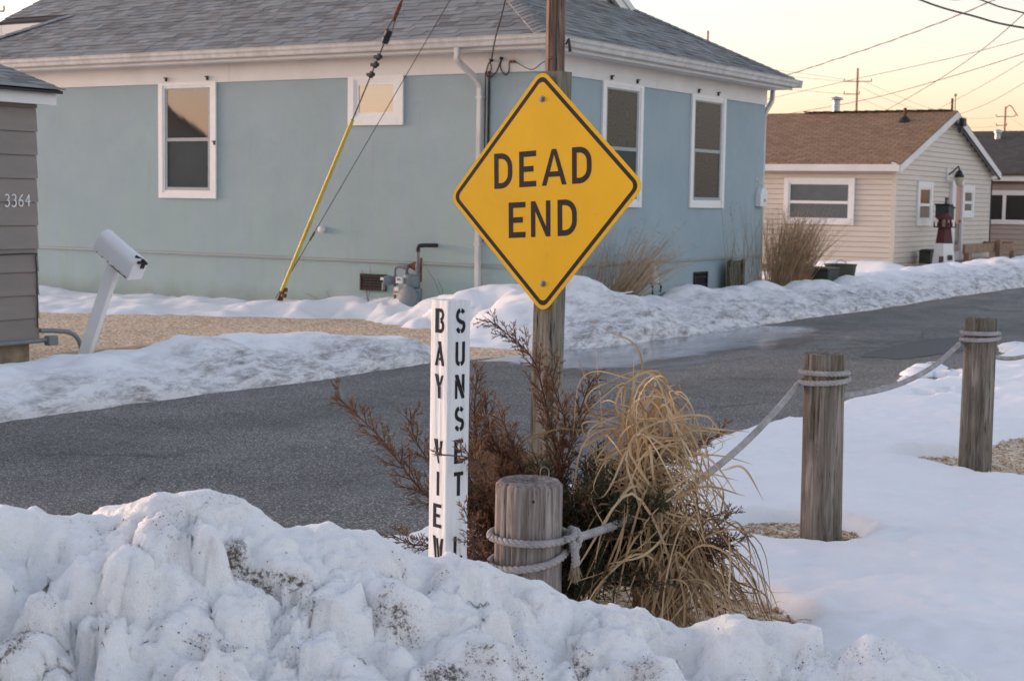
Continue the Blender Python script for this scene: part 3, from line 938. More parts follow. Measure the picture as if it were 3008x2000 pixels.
def h_left(X, Y):
    top = np.interp(Y, [3, 8.2, 9.0, 9.5, 10.0, 10.9, 11.7, 12.3, 12.8, 13.15], [0.34, 0.33, 0.31, 0.34, 0.40, 0.36, 0.34, 0.29, 0.18, -0.05])
    toe = -8.78 + 0.10 * fbm(Y * 1.3, Y * 0, 41)
    crest = -9.32
    backx = np.interp(Y, [3, 8.7, 9.3, 10.2, 11, 12, 13], [-11.2, -11.1, -10.75, -10.9, -11.2, -11.0, -10.2]) + 0.25 * fbm(Y * 1.1, Y * 0, 43)
    f = np.clip((toe - X) / (toe - crest), -0.2, 1)
    b = np.clip((X - backx) / (crest - backx), -0.2, 1)
    prof_f = np.where(f > 0, np.sign(f) * np.abs(f) ** 0.48, f * 0.4)
    return np.where(X > crest, top * prof_f, top * sstep(-0.05, 0.85, b) - 0.05 * (b < 0)) - 0.01


bank('snow_bank', np.arange(-11.9, -8.3, 0.03), np.arange(3.0, 13.6, 0.03), h_left, 'snow_bank_left', 'low snow bank with dirty flank on the left, beside the leaning mailbox', 0.055)


def h_right(X, Y):
    top = np.interp(Y, [14.1, 14.6, 15.2, 15.8, 16.4, 17.0, 17.6, 18.1, 18.7, 19.5, 20.6, 22.0, 23.0, 24.2, 27, 29, 32, 36, 44, 60], [-0.05, 0.12, 0.36, 0.52, 0.70, 0.60, 0.44, 0.36, 0.40, 0.46, 0.39, 0.46, 0.39, 0.34, 0.39, 0.44, 0.45, 0.45, 0.44, 0.42])
    toe = np.interp(Y, [14, 15.5, 17, 60], [-8.55, -8.32, -8.24, -8.30]) + 0.11 * fbm(Y * 1.2, Y * 0, 51)
    crest = np.interp(Y, [14, 18, 60], [-9.45, -9.35, -9.3])
    backx = np.interp(Y, [14, 16.5, 17.2, 18.5, 20, 23, 26, 34, 60], [-10.2, -10.8, -10.45, -9.85, -10.0, -10.1, -10.4, -11.2, -12.0])
    f = np.clip((toe - X) / (toe - crest), -0.2, 1)
    b = np.clip((X - backx) / (crest - backx), -0.2, 1)
    prof_f = np.where(f > 0, np.abs(f) ** 0.52, f * 0.4)
    return np.where(X > crest, top * prof_f, top * sstep(-0.08, 0.8, b) - 0.05 * (b < 0)) - 0.01


bank('snow_bank', np.arange(-12.2, -7.9, 0.045), np.concatenate([np.arange(13.8, 27, 0.045), np.arange(27, 60, 0.12)]), h_right, 'snow_bank', 'long dirty snow bank along the street before the blue house', 0.06)


def h_drift(X, Y):
    top = np.interp(X, [-24, -19.5, -18, -16.6, -15.2, -14, -13.4, -12.9, -12.4, -12.1, -11.7, -11.4, -11.0, -10.4, -9.4], [0.13, 0.12, 0.10, 0.11, 0.12, 0.18, 0.24, 0.29, 0.31, 0.28, 0.36, 0.42, 0.51, 0.54, 0.50])
    fronty = np.interp(X, [-24, -16.5, -14.5, -13.5, -12.5, -11.5, -10.6, -9.4], [14.3, 14.5, 15.6, 16.15, 16.3, 16.15, 15.6, 15.0]) + 0.55 * fbm(X * 0.8, X * 0, 57) + 0.5 * fbm(X * 1.9, Y * 1.9, 58, 4)
    t = (Y - fronty) / 0.95
    h = top * sstep(-0.05, 1.0, t) - 0.03 * (t < 0)
    h = np.where(t < -0.05, -0.03, h)
    h = np.where(Y > 17.2, h * 0.9, h)
    return h


bank('snow_bank', np.arange(-23.5, -9.3, 0.05), np.arange(13.2, 17.9, 0.05), h_drift, 'snow_drift', 'soft snow drift along the foot of the blue wall', 0.042)


def h_tan(X, Y):
    d = np.sqrt(((X + 13.4) / 2.0) ** 2 + ((Y - 36.4) / 0.5) ** 2) + 0.6 * fbm(X * 1.3, Y * 1.3, 66)
    d2 = np.sqrt(((X + 12.6) / 2.6) ** 2 + ((Y - 33.0) / 1.3) ** 2) + 0.6 * fbm(X * 1.3, Y * 1.3, 67)
    return np.maximum(0.30 * sstep(1.1, 0.3, d) - 0.03 * (d > 1.05), 0.16 * sstep(1.1, 0.3, d2) - 0.03 * (d2 > 1.05))


bank('snow_bank', np.arange(-16.5, -10.3, 0.08), np.arange(31, 37.2, 0.08), h_tan, 'snow_drift', 'small patches of snow on the yard before the tan house', 0.03)

# broken lumps of snow on the asphalt by the posts
mb = MB()
rg = random.Random(31)


def clod(mb, c, r, seed):
    rr = random.Random(seed)
    n, m = 9, 6
    vs, fs = [], []
    for i in range(m):
        ph = pi * 0.5 * i / (m - 1)
        for j in range(n):
            th = 2 * pi * j / n
            k = r * (1 + 0.32 * (rr.random() - 0.5))
            vs.append((c[0] + k * cos(th) * cos(ph), c[1] + k * sin(th) * cos(ph), c[2] + 0.55 * k * sin(ph) - 0.01))
    for i in range(m - 1):
        for j in range(n):
            j2 = (j + 1) % n
            fs.append((i * n + j, i * n + j2, (i + 1) * n + j2, (i + 1) * n + j))
    mb.add(vs, fs)


_lumps = [(2695, 1100, .17, 'leftmost of the larger snow lumps on the asphalt beside the farthest post'), (2735, 1092, .21, 'largest snow lump on the asphalt left of the farthest post'), (2665, 1114, .10, 'small snow lump on the asphalt left of the larger lumps'), (2725, 1126, .12, 'dirty snow lump nearest the middle post'), (2790, 1104, .17, 'snow lump on the asphalt directly left of the farthest post'), (2985, 1030, .22, 'snow lump at the right edge behind the farthest post')]
for i, (x, y, r, lab) in enumerate(_lumps):
    mb = MB()
    h = hitp(x, y, 2, 0.02)
    clod(mb, (h.x, h.y, 0.0), r, i + 3)
    part('snow_lump', mb, 'snow_drift', org=Vector((h.x, h.y, 0)), smooth=True, cat='snow lump', group='snow lumps by the far posts', label=lab)

# ================================================================== THE BLUE HOUSE
X0, Y0, LEN = -10.525, 17.324, 7.296
XW = -21.86                       # far end of the long wall
YE = Y0 + LEN
ZF, ZT = 3.235, 0.742             # underside of frieze, top of base course
OH, ZE, SL = 0.315, 3.674, 0.5158
house = thing('house', 'pale blue stucco house with grey shingle hip roof and white trim', 'house', (X0, Y0, 0))
HF = lambda u, w, z: (u, Y0 - w, z)          # long wall: u runs along X, w out of the wall
HR = lambda u, w, z: (X0 + w, u, z)          # end wall: u runs along Y

mb = MB()
mb.box(XW, X0, Y0, YE, ZT, ZF + 0.3)
wall = part('wall', mb, 'stucco', house, bevel=0.02)
mb = MB()
mb.box(XW + 0.02, X0 - 0.02, Y0 + 0.02, YE - 0.02, -0.1, ZT)
part('foundation_wall', mb, 'stucco', house)
mb = MB()                                        # drip edge where the wall oversails the base
mb.box(XW, X0 + 0.012, Y0 - 0.012, YE, ZT - 0.014, ZT + 0.006)
part('drip_edge', mb, 'sash_grey', house)
# frieze boards, soffit, fascia
fr = []
for u0, u1 in ((XW, -15.72), (-15.715, -11.25), (-11.245, X0 + 0.022)):
    mb = MB(); mb.box(u0, u1, 0, 0.022, ZF, 3.50, HF); part('frieze_board', mb, 'trim_white', house)
for u0, u1 in ((Y0 + 0.003, 20.6), (20.605, YE)):
    mb = MB(); mb.box(u0, u1, 0, 0.022, ZF, 3.50, HR); part('frieze_board', mb, 'trim_white', house)
mb = MB()
mb.box(XW - OH, X0 + OH, Y0 - OH, YE + OH, 3.500, 3.516)
part('soffit', mb, 'trim_white', house)
mb = MB()
mb.box(XW - OH, X0 + OH, Y0 - OH - 0.018, Y0 - OH - 0.002, 3.492, 3.64)
part('fascia', mb, 'trim_white', house)
mb = MB()
mb.box(X0 + OH + 0.002, X0 + OH + 0.018, Y0 - OH - 0.018, YE + OH, 3.492, 3.64)
part('fascia', mb, 'trim_white', house)
# gutters: K profile, mitred at the corner
prof = [(0.002, 3.545), (0.075, 3.535), (0.082, 3.548), (0.088, 3.585), (0.108, 3.612), (0.112, 3.648), (0.122, 3.652), (0.122, 3.658), (0.104, 3.658), (0.100, 3.625), (0.075, 3.56), (0.006, 3.56)]


def gutter(ends):
    mb = MB()
    n = len(prof)
    vs = []
    for e in ends: vs += e
    fs = [(i, (i + 1) % n, n + (i + 1) % n, n + i) for i in range(n)]
    fs += [tuple(range(n)), tuple(range(n, 2 * n))[::-1]]
    mb.add(vs, fs)
    return part('gutter', mb, 'gutter_white', house)


b0 = OH + 0.018
gutter(([(XW - OH - 0.12, Y0 - b0 - w, z) for w, z in prof], [(X0 + b0 + w, Y0 - b0 - w, z) for w, z in prof]))
gutter(([(X0 + b0 + w, Y0 - b0 - w, z) for w, z in prof], [(X0 + b0 + w, YE + OH + 0.02, z) for w, z in prof]))
gutter(([(X0 + b0 + 0.13, YE + b0 + w, z) for w, z in prof], [(X0 - 3.0, YE + b0 + w, z) for w, z in prof]))


def downspout(path, name='downspout'):
    mb = MB()
    # rounded rectangular pipe swept along a path in one plane
    pts = [Vector(p) for p in path]
    sec = [(-.034, -.026), (-.026, -.034), (.026, -.034), (.034, -.026), (.034, .026), (.026, .034), (-.026, .034), (-.034, .026)]
    rings = []
    for i, p in enumerate(pts):
        t = (pts[min(i + 1, len(pts) - 1)] - pts[max(i - 1, 0)]).normalized()
        side = Vector((1, 0, 0)) if abs(t.z) > 0.3 else Vector((1, 0, 0))
        side = (side - t * side.dot(t)).normalized()
        oth = t.cross(side)
        rings += [p + side * a + oth * b for a, b in sec]
    n = len(sec)
    fs = []
    for i in range(len(pts) - 1):
        for j in range(n):
            fs.append((i * n + j, i * n + (j + 1) % n, (i + 1) * n + (j + 1) % n, (i + 1) * n + j))
    mb.add(rings, fs)
    d = part(name, mb, 'gutter_white', house, smooth=35)
    return d


def smooth_path(p, n=7):
    """Catmull-Rom through control points"""
    p = [Vector(q) for q in p]
    q = [p[0] * 2 - p[1]] + p + [p[-1] * 2 - p[-2]]
    out = []
    for i in range(1, len(q) - 2):
        for k in range(n):
            t = k / n
            out.append(0.5 * ((2 * q[i]) + (q[i + 1] - q[i - 1]) * t + (2 * q[i - 1] - 5 * q[i] + 4 * q[i + 1] - q[i + 2]) * t * t + (3 * q[i] - q[i - 1] - 3 * q[i + 1] + q[i + 2]) * t ** 3))
    out.append(p[-1])
    return out


dsx = -11.36
ds = downspout([(dsx - 0.14, Y0 - 0.385, 3.53)] + smooth_path([(dsx - 0.14, Y0 - 0.385, 3.46), (dsx - 0.13, Y0 - 0.37, 3.36), (dsx - 0.02, Y0 - 0.12, 3.15), (dsx, Y0 - 0.06, 3.04)], 5) + [(dsx, Y0 - 0.06, 2.2), (dsx, Y0 - 0.06, 1.2), (dsx, Y0 - 0.06, 0.3)])
for z in (2.92, 1.02):
    mb = MB(); mb.box(dsx - 0.05, dsx + 0.05, Y0 - 0.098, Y0 - 0.001, z - 0.012, z + 0.012); part('strap', mb, 'gutter_white', ds)
downspout([(X0 - 0.05, YE + 0.40, 3.53)] + smooth_path([(X0 - 0.05, YE + 0.39, 3.44), (X0 - 0.05, YE + 0.36, 3.32), (X0 - 0.05, YE + 0.16, 3.16), (X0 - 0.05, YE + 0.06, 3.05)], 5) + [(X0 - 0.05, YE + 0.06, 0.2)])

# --- roof: hip below, gablets above
tr_ = (LEN + 2 * OH) / 2
ZR = ZE + SL * tr_
ex0, ex1, ey0, ey1 = XW - OH, X0 + OH, Y0 - OH, YE + OH
ym = (ey0 + ey1) / 2
roof_org = house
mb = MB()
rd = -0.012
mb.add([(ex0, ey0, ZE + rd), (ex1, ey0, ZE + rd), (ex1, ey1, ZE + rd), (ex0, ey1, ZE + rd), (ex0 + tr_, ym, ZR + rd), (ex1 - tr_, ym, ZR + rd),
        (ex0, ey0, ZE - 0.04), (ex1, ey0, ZE - 0.04), (ex1, ey1, ZE - 0.04), (ex0, ey1, ZE - 0.04)],
       [(0, 1, 5, 4), (1, 2, 5), (2, 3, 4, 5), (3, 0, 4), (0, 6, 7, 1), (1, 7, 8, 2), (2, 8, 9, 3), (3, 9, 6, 0), (6, 9, 8, 7)])
roof = part('roof', mb, 'roof_felt', house)
GY0, GZ = 18.63, 4.51                        # foot of the gablets
GX_L, GX_R = -22.2, -12.15
# gablet planes (upper roof), with fascia below their horizontal feet on the left
mb = MB()
t0 = -0.004
for sgn in (1, -1):
    yf = GY0 if sgn == 1 else 2 * ym - GY0
    mb.hexa([(GX_L, yf, GZ - 0.05), (GX_R, yf, GZ - 0.05), (GX_R, ym, ZR - 0.05), (GX_L, ym, ZR - 0.05),
             (GX_L, yf, GZ + t0), (GX_R, yf, GZ + t0), (GX_R, ym, ZR + t0), (GX_L, ym, ZR + t0)])
part('gablet_deck', mb, 'roof_felt', roof)
mb = MB()
mb.box(GX_L + 0.01, -20.45, GY0 + 0.004, GY0 + 0.03, GZ - 0.26, GZ - 0.006)
part('gablet_fascia', mb, 'trim_white', roof)
mb = MB()
mb.box(GX_L + 0.02, -20.4, GY0 + 0.03, 2 * ym - GY0 - 0.03, GZ - 0.27, GZ - 0.24)
part('gablet_soffit', mb, 'trim_white', roof)
for yf in (GY0, 2 * ym - GY0):
    for gx, sx in ((GX_R, 1), (GX_L, -1)):
        mb = MB()
        for k, (dz0, dz1, pr) in enumerate(((-0.13, -0.012, 0.05), (-0.28, -0.13, 0.025))):
            xa, xb = sorted((gx - 0.05 * sx, gx + pr * sx))
            mb.hexa([(xa, yf, GZ + dz0), (xb, yf, GZ + dz0), (xb, ym, ZR + dz0), (xa, ym, ZR + dz0),
                     (xa, yf, GZ + dz1), (xb, yf, GZ + dz1), (xb, ym, ZR + dz1), (xa, ym, ZR + dz1)])
        part('rake_board', mb, 'trim_white', roof)
    # gable wall behind the rake
mb = MB()
mb.add([(GX_R - 0.12, GY0 + 0.1, GZ - 0.1), (GX_R - 0.12, 2 * ym - GY0 - 0.1, GZ - 0.1), (GX_R - 0.12, ym, ZR - 0.05)], [(0, 1, 2)])
part('gablet_wall', mb, 'vinyl_white', roof)

# --- shingles, one by one: the 300 that show largest are pieces, the rest one part
EXPO = 0.142
NRM_F = Vector((0, -SL, 1)).normalized()
UP_F = Vector((0, 1, SL)).normalized()
NRM_R = Vector((SL, 0, 1)).normalized()
UP_R = Vector((-1, 0, SL)).normalized()
SH_W = [0.15, 0.19, 0.24, 0.30]
sh_me = []
for w in SH_W:
    mbs = MB()
    mbs.add([(0.002, 0, 0.0035), (w - 0.002, 0, 0.0035), (w - 0.002, EXPO * 1.25, 0.0), (0.002, EXPO * 1.25, 0.0),
             (0.002, 0, 0.0125), (w - 0.002, 0, 0.0125), (w - 0.002, EXPO * 1.25, 0.003), (0.002, EXPO * 1.25, 0.003)],
            [(4, 5, 6, 7), (0, 1, 5, 4), (1, 2, 6, 5), (3, 0, 4, 7)])
    sh_me.append(mesh_of('shingle', mbs, 'shingle_grey'))
srg = random.Random(12)
tiles = []


def lay(origin, along, up, nrm, rows, lo, hi, base_s, lift=0.0):
    for r in range(rows):
        s_ = base_s + r * EXPO
        a0, a1 = lo(s_), hi(s_)
        a = a0 - srg.random() * 0.2
        while a < a1:
            k = srg.randrange(4)
            w = SH_W[k]
            if a + w > a0 + 0.01 and a + 0.01 < a1:
                p = origin + along * a + up * s_ + nrm * (lift + 0.002 + (0.005 if srg.random() < 0.42 else 0.0))
                tiles.append((p, along, up, nrm, k, max(a, a0) - a, min(a + w, a1) - a))
            a += w


c0 = Vector((0, ey0, ZE))
csl = sqrt(1 + SL * SL)
rows_f = int(tr_ * csl / EXPO)
s_g = (GY0 - ey0) * csl                    # slope length up to the gablet foot
lay(c0, Vector((1, 0, 0)), UP_F, NRM_F, rows_f, lambda s: (ex0 + s / csl) if s < s_g else (GX_L if s >= s_g else 0), lambda s: ex1 - s / csl - 0.02, -0.028)
c1 = Vector((ex1, 0, ZE))
lay(c1, Vector((0, 1, 0)), UP_R, NRM_R, rows_f, lambda s: ey0 + s / csl + 0.02, lambda s: ey1 - s / csl, -0.028)
camp = Vector((0, 0, EYE))


def in_view(p, m=60):
    q = p - camp
    z = q.dot(CF)
    if z <= 0.1: return False
    x, y = 1504 + FOC * q.dot(CR) / z, 1000 - FOC * q.dot(CU) / z
    return -m < x < 3008 + m and -m < y < 2000 + m


vis = sorted([i for i, t in enumerate(tiles) if in_view(t[0], 0)], key=lambda i: (tiles[i][0] - camp).length / max(0.2, abs((camp - tiles[i][0]).normalized().dot(tiles[i][3]))) ** 0.5)
full = [i for i in vis if tiles[i][5] < 0.005 and tiles[i][6] > SH_W[tiles[i][4]] - 0.005][:288]
chosen = set(full)
rest = MB()
for i, (p, al, up, nr, k, c_lo, c_hi) in enumerate(tiles):
    if i in chosen:
        m4 = Matrix(((al.x, up.x, nr.x, p.x), (al.y, up.y, nr.y, p.y), (al.z, up.z, nr.z, p.z), (0, 0, 0, 1)))
        piece('shingle', sh_me[k], roof, m4)
    else:
        w0, w1 = c_lo + 0.002, c_hi - 0.002
        if w1 - w0 < 0.01: continue
        L = lambda a, b, c: p + al * a + up * b + nr * c
        e = EXPO * 1.25
        rest.add([L(w0, 0, .0035), L(w1, 0, .0035), L(w1, e, 0), L(w0, e, 0), L(w0, 0, .0125), L(w1, 0, .0125), L(w1, e, .003), L(w0, e, .003)],
                 [(4, 5, 6, 7), (0, 1, 5, 4), (1, 2, 6, 5), (3, 0, 4, 7)])
part('shingle_field', rest, 'shingle_grey', roof, kind='stuff')
# cap shingles over the hips
hip_n = Vector((-1, 1, SL)).normalized()


def cap_mesh():
    m = MB()
    prof_c = [(-0.15, -0.052), (-0.09, -0.026), (-0.035, -0.003), (0, 0.004), (0.035, -0.003), (0.09, -0.026), (0.15, -0.052)]
    n = len(prof_c)
    top, bot = [], []
    for y, z0 in ((0, 0.016), (0.26, 0.002)):
        for x, z in prof_c: top.append((x, y, z + z0 + 0.012))
    for y, z0 in ((0, 0.008), (0.26, -0.004)):
        for x, z in prof_c: bot.append((x, y, z + z0))
    vs = top + bot
    fs = [(i, i + 1, n + i + 1, n + i) for i in range(n - 1)] + [(i + 1, i, 2 * n + i, 2 * n + i + 1) for i in range(n - 1)]
    fs += [(0, n, 3 * n, 2 * n), (n - 1, 2 * n - 1, 4 * n - 1, 3 * n - 1)][:1]
    m.add(vs, fs)
    return mesh_of('ridge_cap', m, 'shingle_grey', smooth=50)


capm = cap_mesh()


def caps(start, d, length, flat_up):
    d = d.normalized()
    side = d.cross(flat_up).normalized()
    nn = side.cross(d).normalized()
    k = int(length / 0.145)
    for i in range(k):
        p = start + d * (i * 0.145 - 0.02) + nn * 0.012
        m4 = Matrix(((side.x, d.x, nn.x, p.x), (side.y, d.y, nn.y, p.y), (side.z, d.z, nn.z, p.z), (0, 0, 0, 1)))
        piece('ridge_cap', capm, roof, m4)


zup = Vector((0, 0, 1))
caps(Vector((ex1, ey0, ZE)), Vector((-1, 1, SL)), 2.6, zup)
caps(Vector((ex1, ey1, ZE)), Vector((-1, -1, SL)), 3.1, zup)
caps(Vector((ex0, ey0, ZE)), Vector((1, 1, SL)), 2.5, zup)


# --- windows
def double_hung(parent, F, u0, u1, z0, z1, rail, up_mat, low_mat, flip=1, casing=0.085):
    """casing, two sashes with their panes; F maps (u, out, z) to the wall"""
    mb = MB()
    c = casing
    mb.box(u0, u0 + c, 0.002, 0.034, z0, z1, F)
    mb.box(u1 - c, u1, 0.002, 0.034, z0, z1, F)
    mb.box(u0 + c, u1 - c, 0.002, 0.032, z1 - c * 0.55, z1, F)
    mb.box(u0 + c, u1 - c, 0.002, 0.036, z0, z0 + c * 0.95, F)
    win = part('window', mb, 'vinyl_white', parent)
    a0, a1, b0_, b1_ = u0 + c, u1 - c, z0 + c * 0.95, z1 - c * 0.55
    mb = MB()
    j = 0.035
    mb.box(a0, a0 + j, 0.002, 0.022, b0_, b1_, F); mb.box(a1 - j, a1, 0.002, 0.022, b0_, b1_, F)
    mb.box(a0 + j, a1 - j, 0.002, 0.021, b1_ - j, b1_, F); mb.box(a0 + j, a1 - j, 0.002, 0.024, b0_, b0_ + j, F)
    part('frame', mb, 'vinyl_white', win)
    a0 += j; a1 -= j; b0_ += j; b1_ -= j
    zr = b0_ + (b1_ - b0_) * rail
    e = 0.045
    for nm, q0, q1, w1, pm in (('upper_sash', zr, b1_, 0.011, up_mat), ('lower_sash', b0_, zr, 0.017, low_mat)):
        mb = MB()
        mb.box(a0, a0 + e, 0.002, w1, q0, q1, F); mb.box(a1 - e, a1, 0.002, w1, q0, q1, F)
        mb.box(a0 + e, a1 - e, 0.002, w1 + 0.001, q1 - (0.028 if nm == 'lower_sash' else e * 0.5), q1, F)
        mb.box(a0 + e, a1 - e, 0.002, w1 + 0.001, q0, q0 + (e if nm == 'lower_sash' else 0.022), F)
        sash = part(nm, mb, 'sash_grey', win)
        mb = MB()
        mb.box(a0 + e * 0.8, a1 - e * 0.8, 0.0025, 0.005, q0 + 0.01, q1 - 0.01, F)
        part('pane', mb, pm, sash)
    return win


def storm_hook(parent, F, u, z):
    mb = MB()
    mb.box(u - 0.012, u + 0.012, 0.022, 0.05, z - 0.035, z + 0.02, F)
    mb.box(u - 0.03, u + 0.035, 0.045, 0.06, z + 0.008, z + 0.024, F)
    part('hook', mb, 'black_metal', parent)


double_hung(house, HF, -17.113, -15.968, 1.555, 3.25, 0.5, 'glass', 'glass_screen')
double_hung(house, HR, 18.994, 20.19, 1.526, 3.245, 0.46, 'glass_shade', 'glass_screen')
double_hung(house, HR, 21.772, 22.999, 1.530, 3.245, 0.50, 'glass_shade', 'glass_shade')
# small fixed window
mb = MB()
c = 0.1
u0, u1, z0, z1 = -13.545, -12.615, 2.585, 3.25
mb.box(u0, u0 + c, 0.002, 0.034, z0, z1, HF); mb.box(u1 - c, u1, 0.002, 0.034, z0, z1, HF)
mb.box(u0 + c, u1 - c, 0.002, 0.033, z1 - 0.05, z1, HF); mb.box(u0 + c, u1 - c, 0.002, 0.036, z0, z0 + c, HF)
win = part('window', mb, 'vinyl_white', house)
mb = MB()
for a, b, w in ((c, c + 0.03, 0.024), (c + 0.03, c + 0.075, 0.016)):
    mb.box(u0 + a, u0 + b, 0.002, w, z0 + a, z1 - 0.05 - (a - c), HF); mb.box(u1 - b, u1 - a, 0.002, w, z0 + a, z1 - 0.05 - (a - c), HF)
    mb.box(u0 + b, u1 - b, 0.002, w - 0.001, z0 + a, z0 + b, HF); mb.box(u0 + b, u1 - b, 0.002, w - 0.001, z1 - 0.05 - (b - c), z1 - 0.05 - (a - c), HF)
part('frame', mb, 'vinyl_white', win)
mb = MB(); mb.box(u0 + c + 0.07, u1 - c - 0.07, 0.0025, 0.006, z0 + c + 0.07, z1 - 0.12, HF)
part('pane', mb, 'glass_bright', win)
for F, us in ((HF, (-16.95, -16.13)), (HR, (19.22, 19.98)), (HR, (21.98, 22.68))):
    for u in us: storm_hook(house, F, u, 3.305 if F is HF else 3.30)
storm_hook(house, HF, -15.99, 2.37)


# foundation vents
def vent(F, u0, u1, z0, z1, bars):
    mb = MB()
    t = 0.022
    mb.box(u0, u0 + t, -0.018, 0.012, z0, z1, F); mb.box(u1 - t, u1, -0.018, 0.012, z0, z1, F)
    mb.box(u0 + t, u1 - t, -0.018, 0.012, z1 - t, z1, F); mb.box(u0 + t, u1 - t, -0.018, 0.012, z0, z0 + t, F)
    v = part('foundation_vent', mb, 'black_metal', house)
    mb = MB(); mb.box(u0 + t, u1 - t, -0.0175, -0.014, z0 + t, z1 - t, F)
    part('opening', mb, 'dark_void', v)
    for i in range(bars):
        zz_ = z0 + t + (z1 - z0 - 2 * t) * (i + 0.5) / bars
        mb = MB(); mb.box(u0 + t, u1 - t, -0.013, 0.006, zz_ - 0.009, zz_ + 0.009, F)
        part('bar', mb, 'black_metal', v)


vent(HF, -13.334, -12.894, 0.335, 0.565, 5)
vent(HR, 22.06, 22.53, 0.26, 0.545, 2)
# dryer cap, junction cap
mb = MB()
mb.lathe([(0.042, 0.0), (0.045, 0.05), (0.036, 0.075), (0.012, 0.085)], HF(-13.99, 0.0, 1.155), 18, axis=(0, -1, 0))
part('vent_cap', mb, 'label_white', house, smooth=40)
# white letter box and house number on the end wall
mb = MB()
mb.box(24.30, 24.58, 0.002, 0.10, 1.56, 1.78, HR)
mb.prism([(24.30, 1.78), (24.58, 1.78), (24.50, 1.86), (24.40, 1.88)], lambda a, b, h: HR(a, h, b), 0.002, 0.10)
lb = part('letter_box', mb, 'white_enamel', house, bevel=0.008)
mb = MB(); mb.box(24.42, 24.50, 0.1003, 0.103, 1.64, 1.69, HR); part('slot', mb, 'sash_grey', lb)


# ------------------------------------------------------------------ painted letters
def stroke_poly(pts, w):
    """outline of a stroke of width w along a polyline"""
    pts = [Vector((p[0], p[1])) for p in pts]
    L, R = [], []
    for i, p in enumerate(pts):
        t = (pts[min(i + 1, len(pts) - 1)] - pts[max(i - 1, 0)]).normalized()
        n = Vector((-t.y, t.x))
        L.append(p + n * w / 2); R.append(p - n * w / 2)
    return L, R


def add_stroke(mb, pts, w, fn, h0, h1):
    L, R = stroke_poly(pts, w)
    n = len(L)
    vs = [fn(p.x, p.y, h1) for p in L] + [fn(p.x, p.y, h1) for p in R] + [fn(p.x, p.y, h0) for p in L] + [fn(p.x, p.y, h0) for p in R]
    fs = [(i, i + 1, n + i + 1, n + i) for i in range(n - 1)]
    fs += [(i + 1, i, 2 * n + i, 2 * n + i + 1) for i in range(n - 1)] + [(n + i, n + i + 1, 3 * n + i + 1, 3 * n + i) for i in range(n - 1)]
    fs += [(0, n, 3 * n, 2 * n), (2 * n - 1, n - 1, 3 * n - 1, 4 * n - 1)]
    mb.add(vs, fs)


def arc(cx, cy, rx, ry, a0, a1, n=14):
    return [(cx + rx * cos(radians(a0 + (a1 - a0) * i / n)), cy + ry * sin(radians(a0 + (a1 - a0) * i / n))) for i in range(n + 1)]


# road-sign lettering: strokes in a box of width W and height 1; returns polygons and strokes
def sign_letter(ch, W, t):
    P_, S_ = [], []
    rect = lambda x0, x1, y0, y1: P_.append([(x0, y0), (x1, y0), (x1, y1), (x0, y1)])
    if ch == 'E':
        rect(0, t, 0, 1); rect(t, W, 1 - t, 1); rect(t, W, 0, t); rect(t, W * 0.84, 0.5 - t * 0.5, 0.5 + t * 0.5)
    elif ch == 'N':
        rect(0, t * 0.96, 0, 1); rect(W - t * 0.96, W, 0, 1)
        P_.append([(t * 0.96, 1.0), (t * 0.96, 1 - t * 1.75), (W - t * 0.96, 0.0), (W - t * 0.96, t * 1.75)])
    elif ch == 'A':
        m = W / 2
        P_.append([(0, 0), (t * 1.02, 0), (m + t * 0.02, 0.86), (m, 1), (m - t * 0.5, 1)])
        P_.append([(W, 0), (m + t * 0.5, 1), (m, 1), (m - t * 0.02, 0.86), (W - t * 1.02, 0)])
        rect(m - 0.235 * W, m + 0.235 * W, 0.235, 0.235 + t * 0.92)
    elif ch == 'D':
        rect(0, t, 0, 1)
        r = W * 0.62
        S_.append(([(t, 1 - t / 2), (W - r, 1 - t / 2)] + arc(W - r, 1 - r, r - t / 2, r - t / 2, 90, 0, 10) + arc(W - r, r, r - t / 2, r - t / 2, 0, -90, 10) + [(t, t / 2)], t))
    return P_, S_


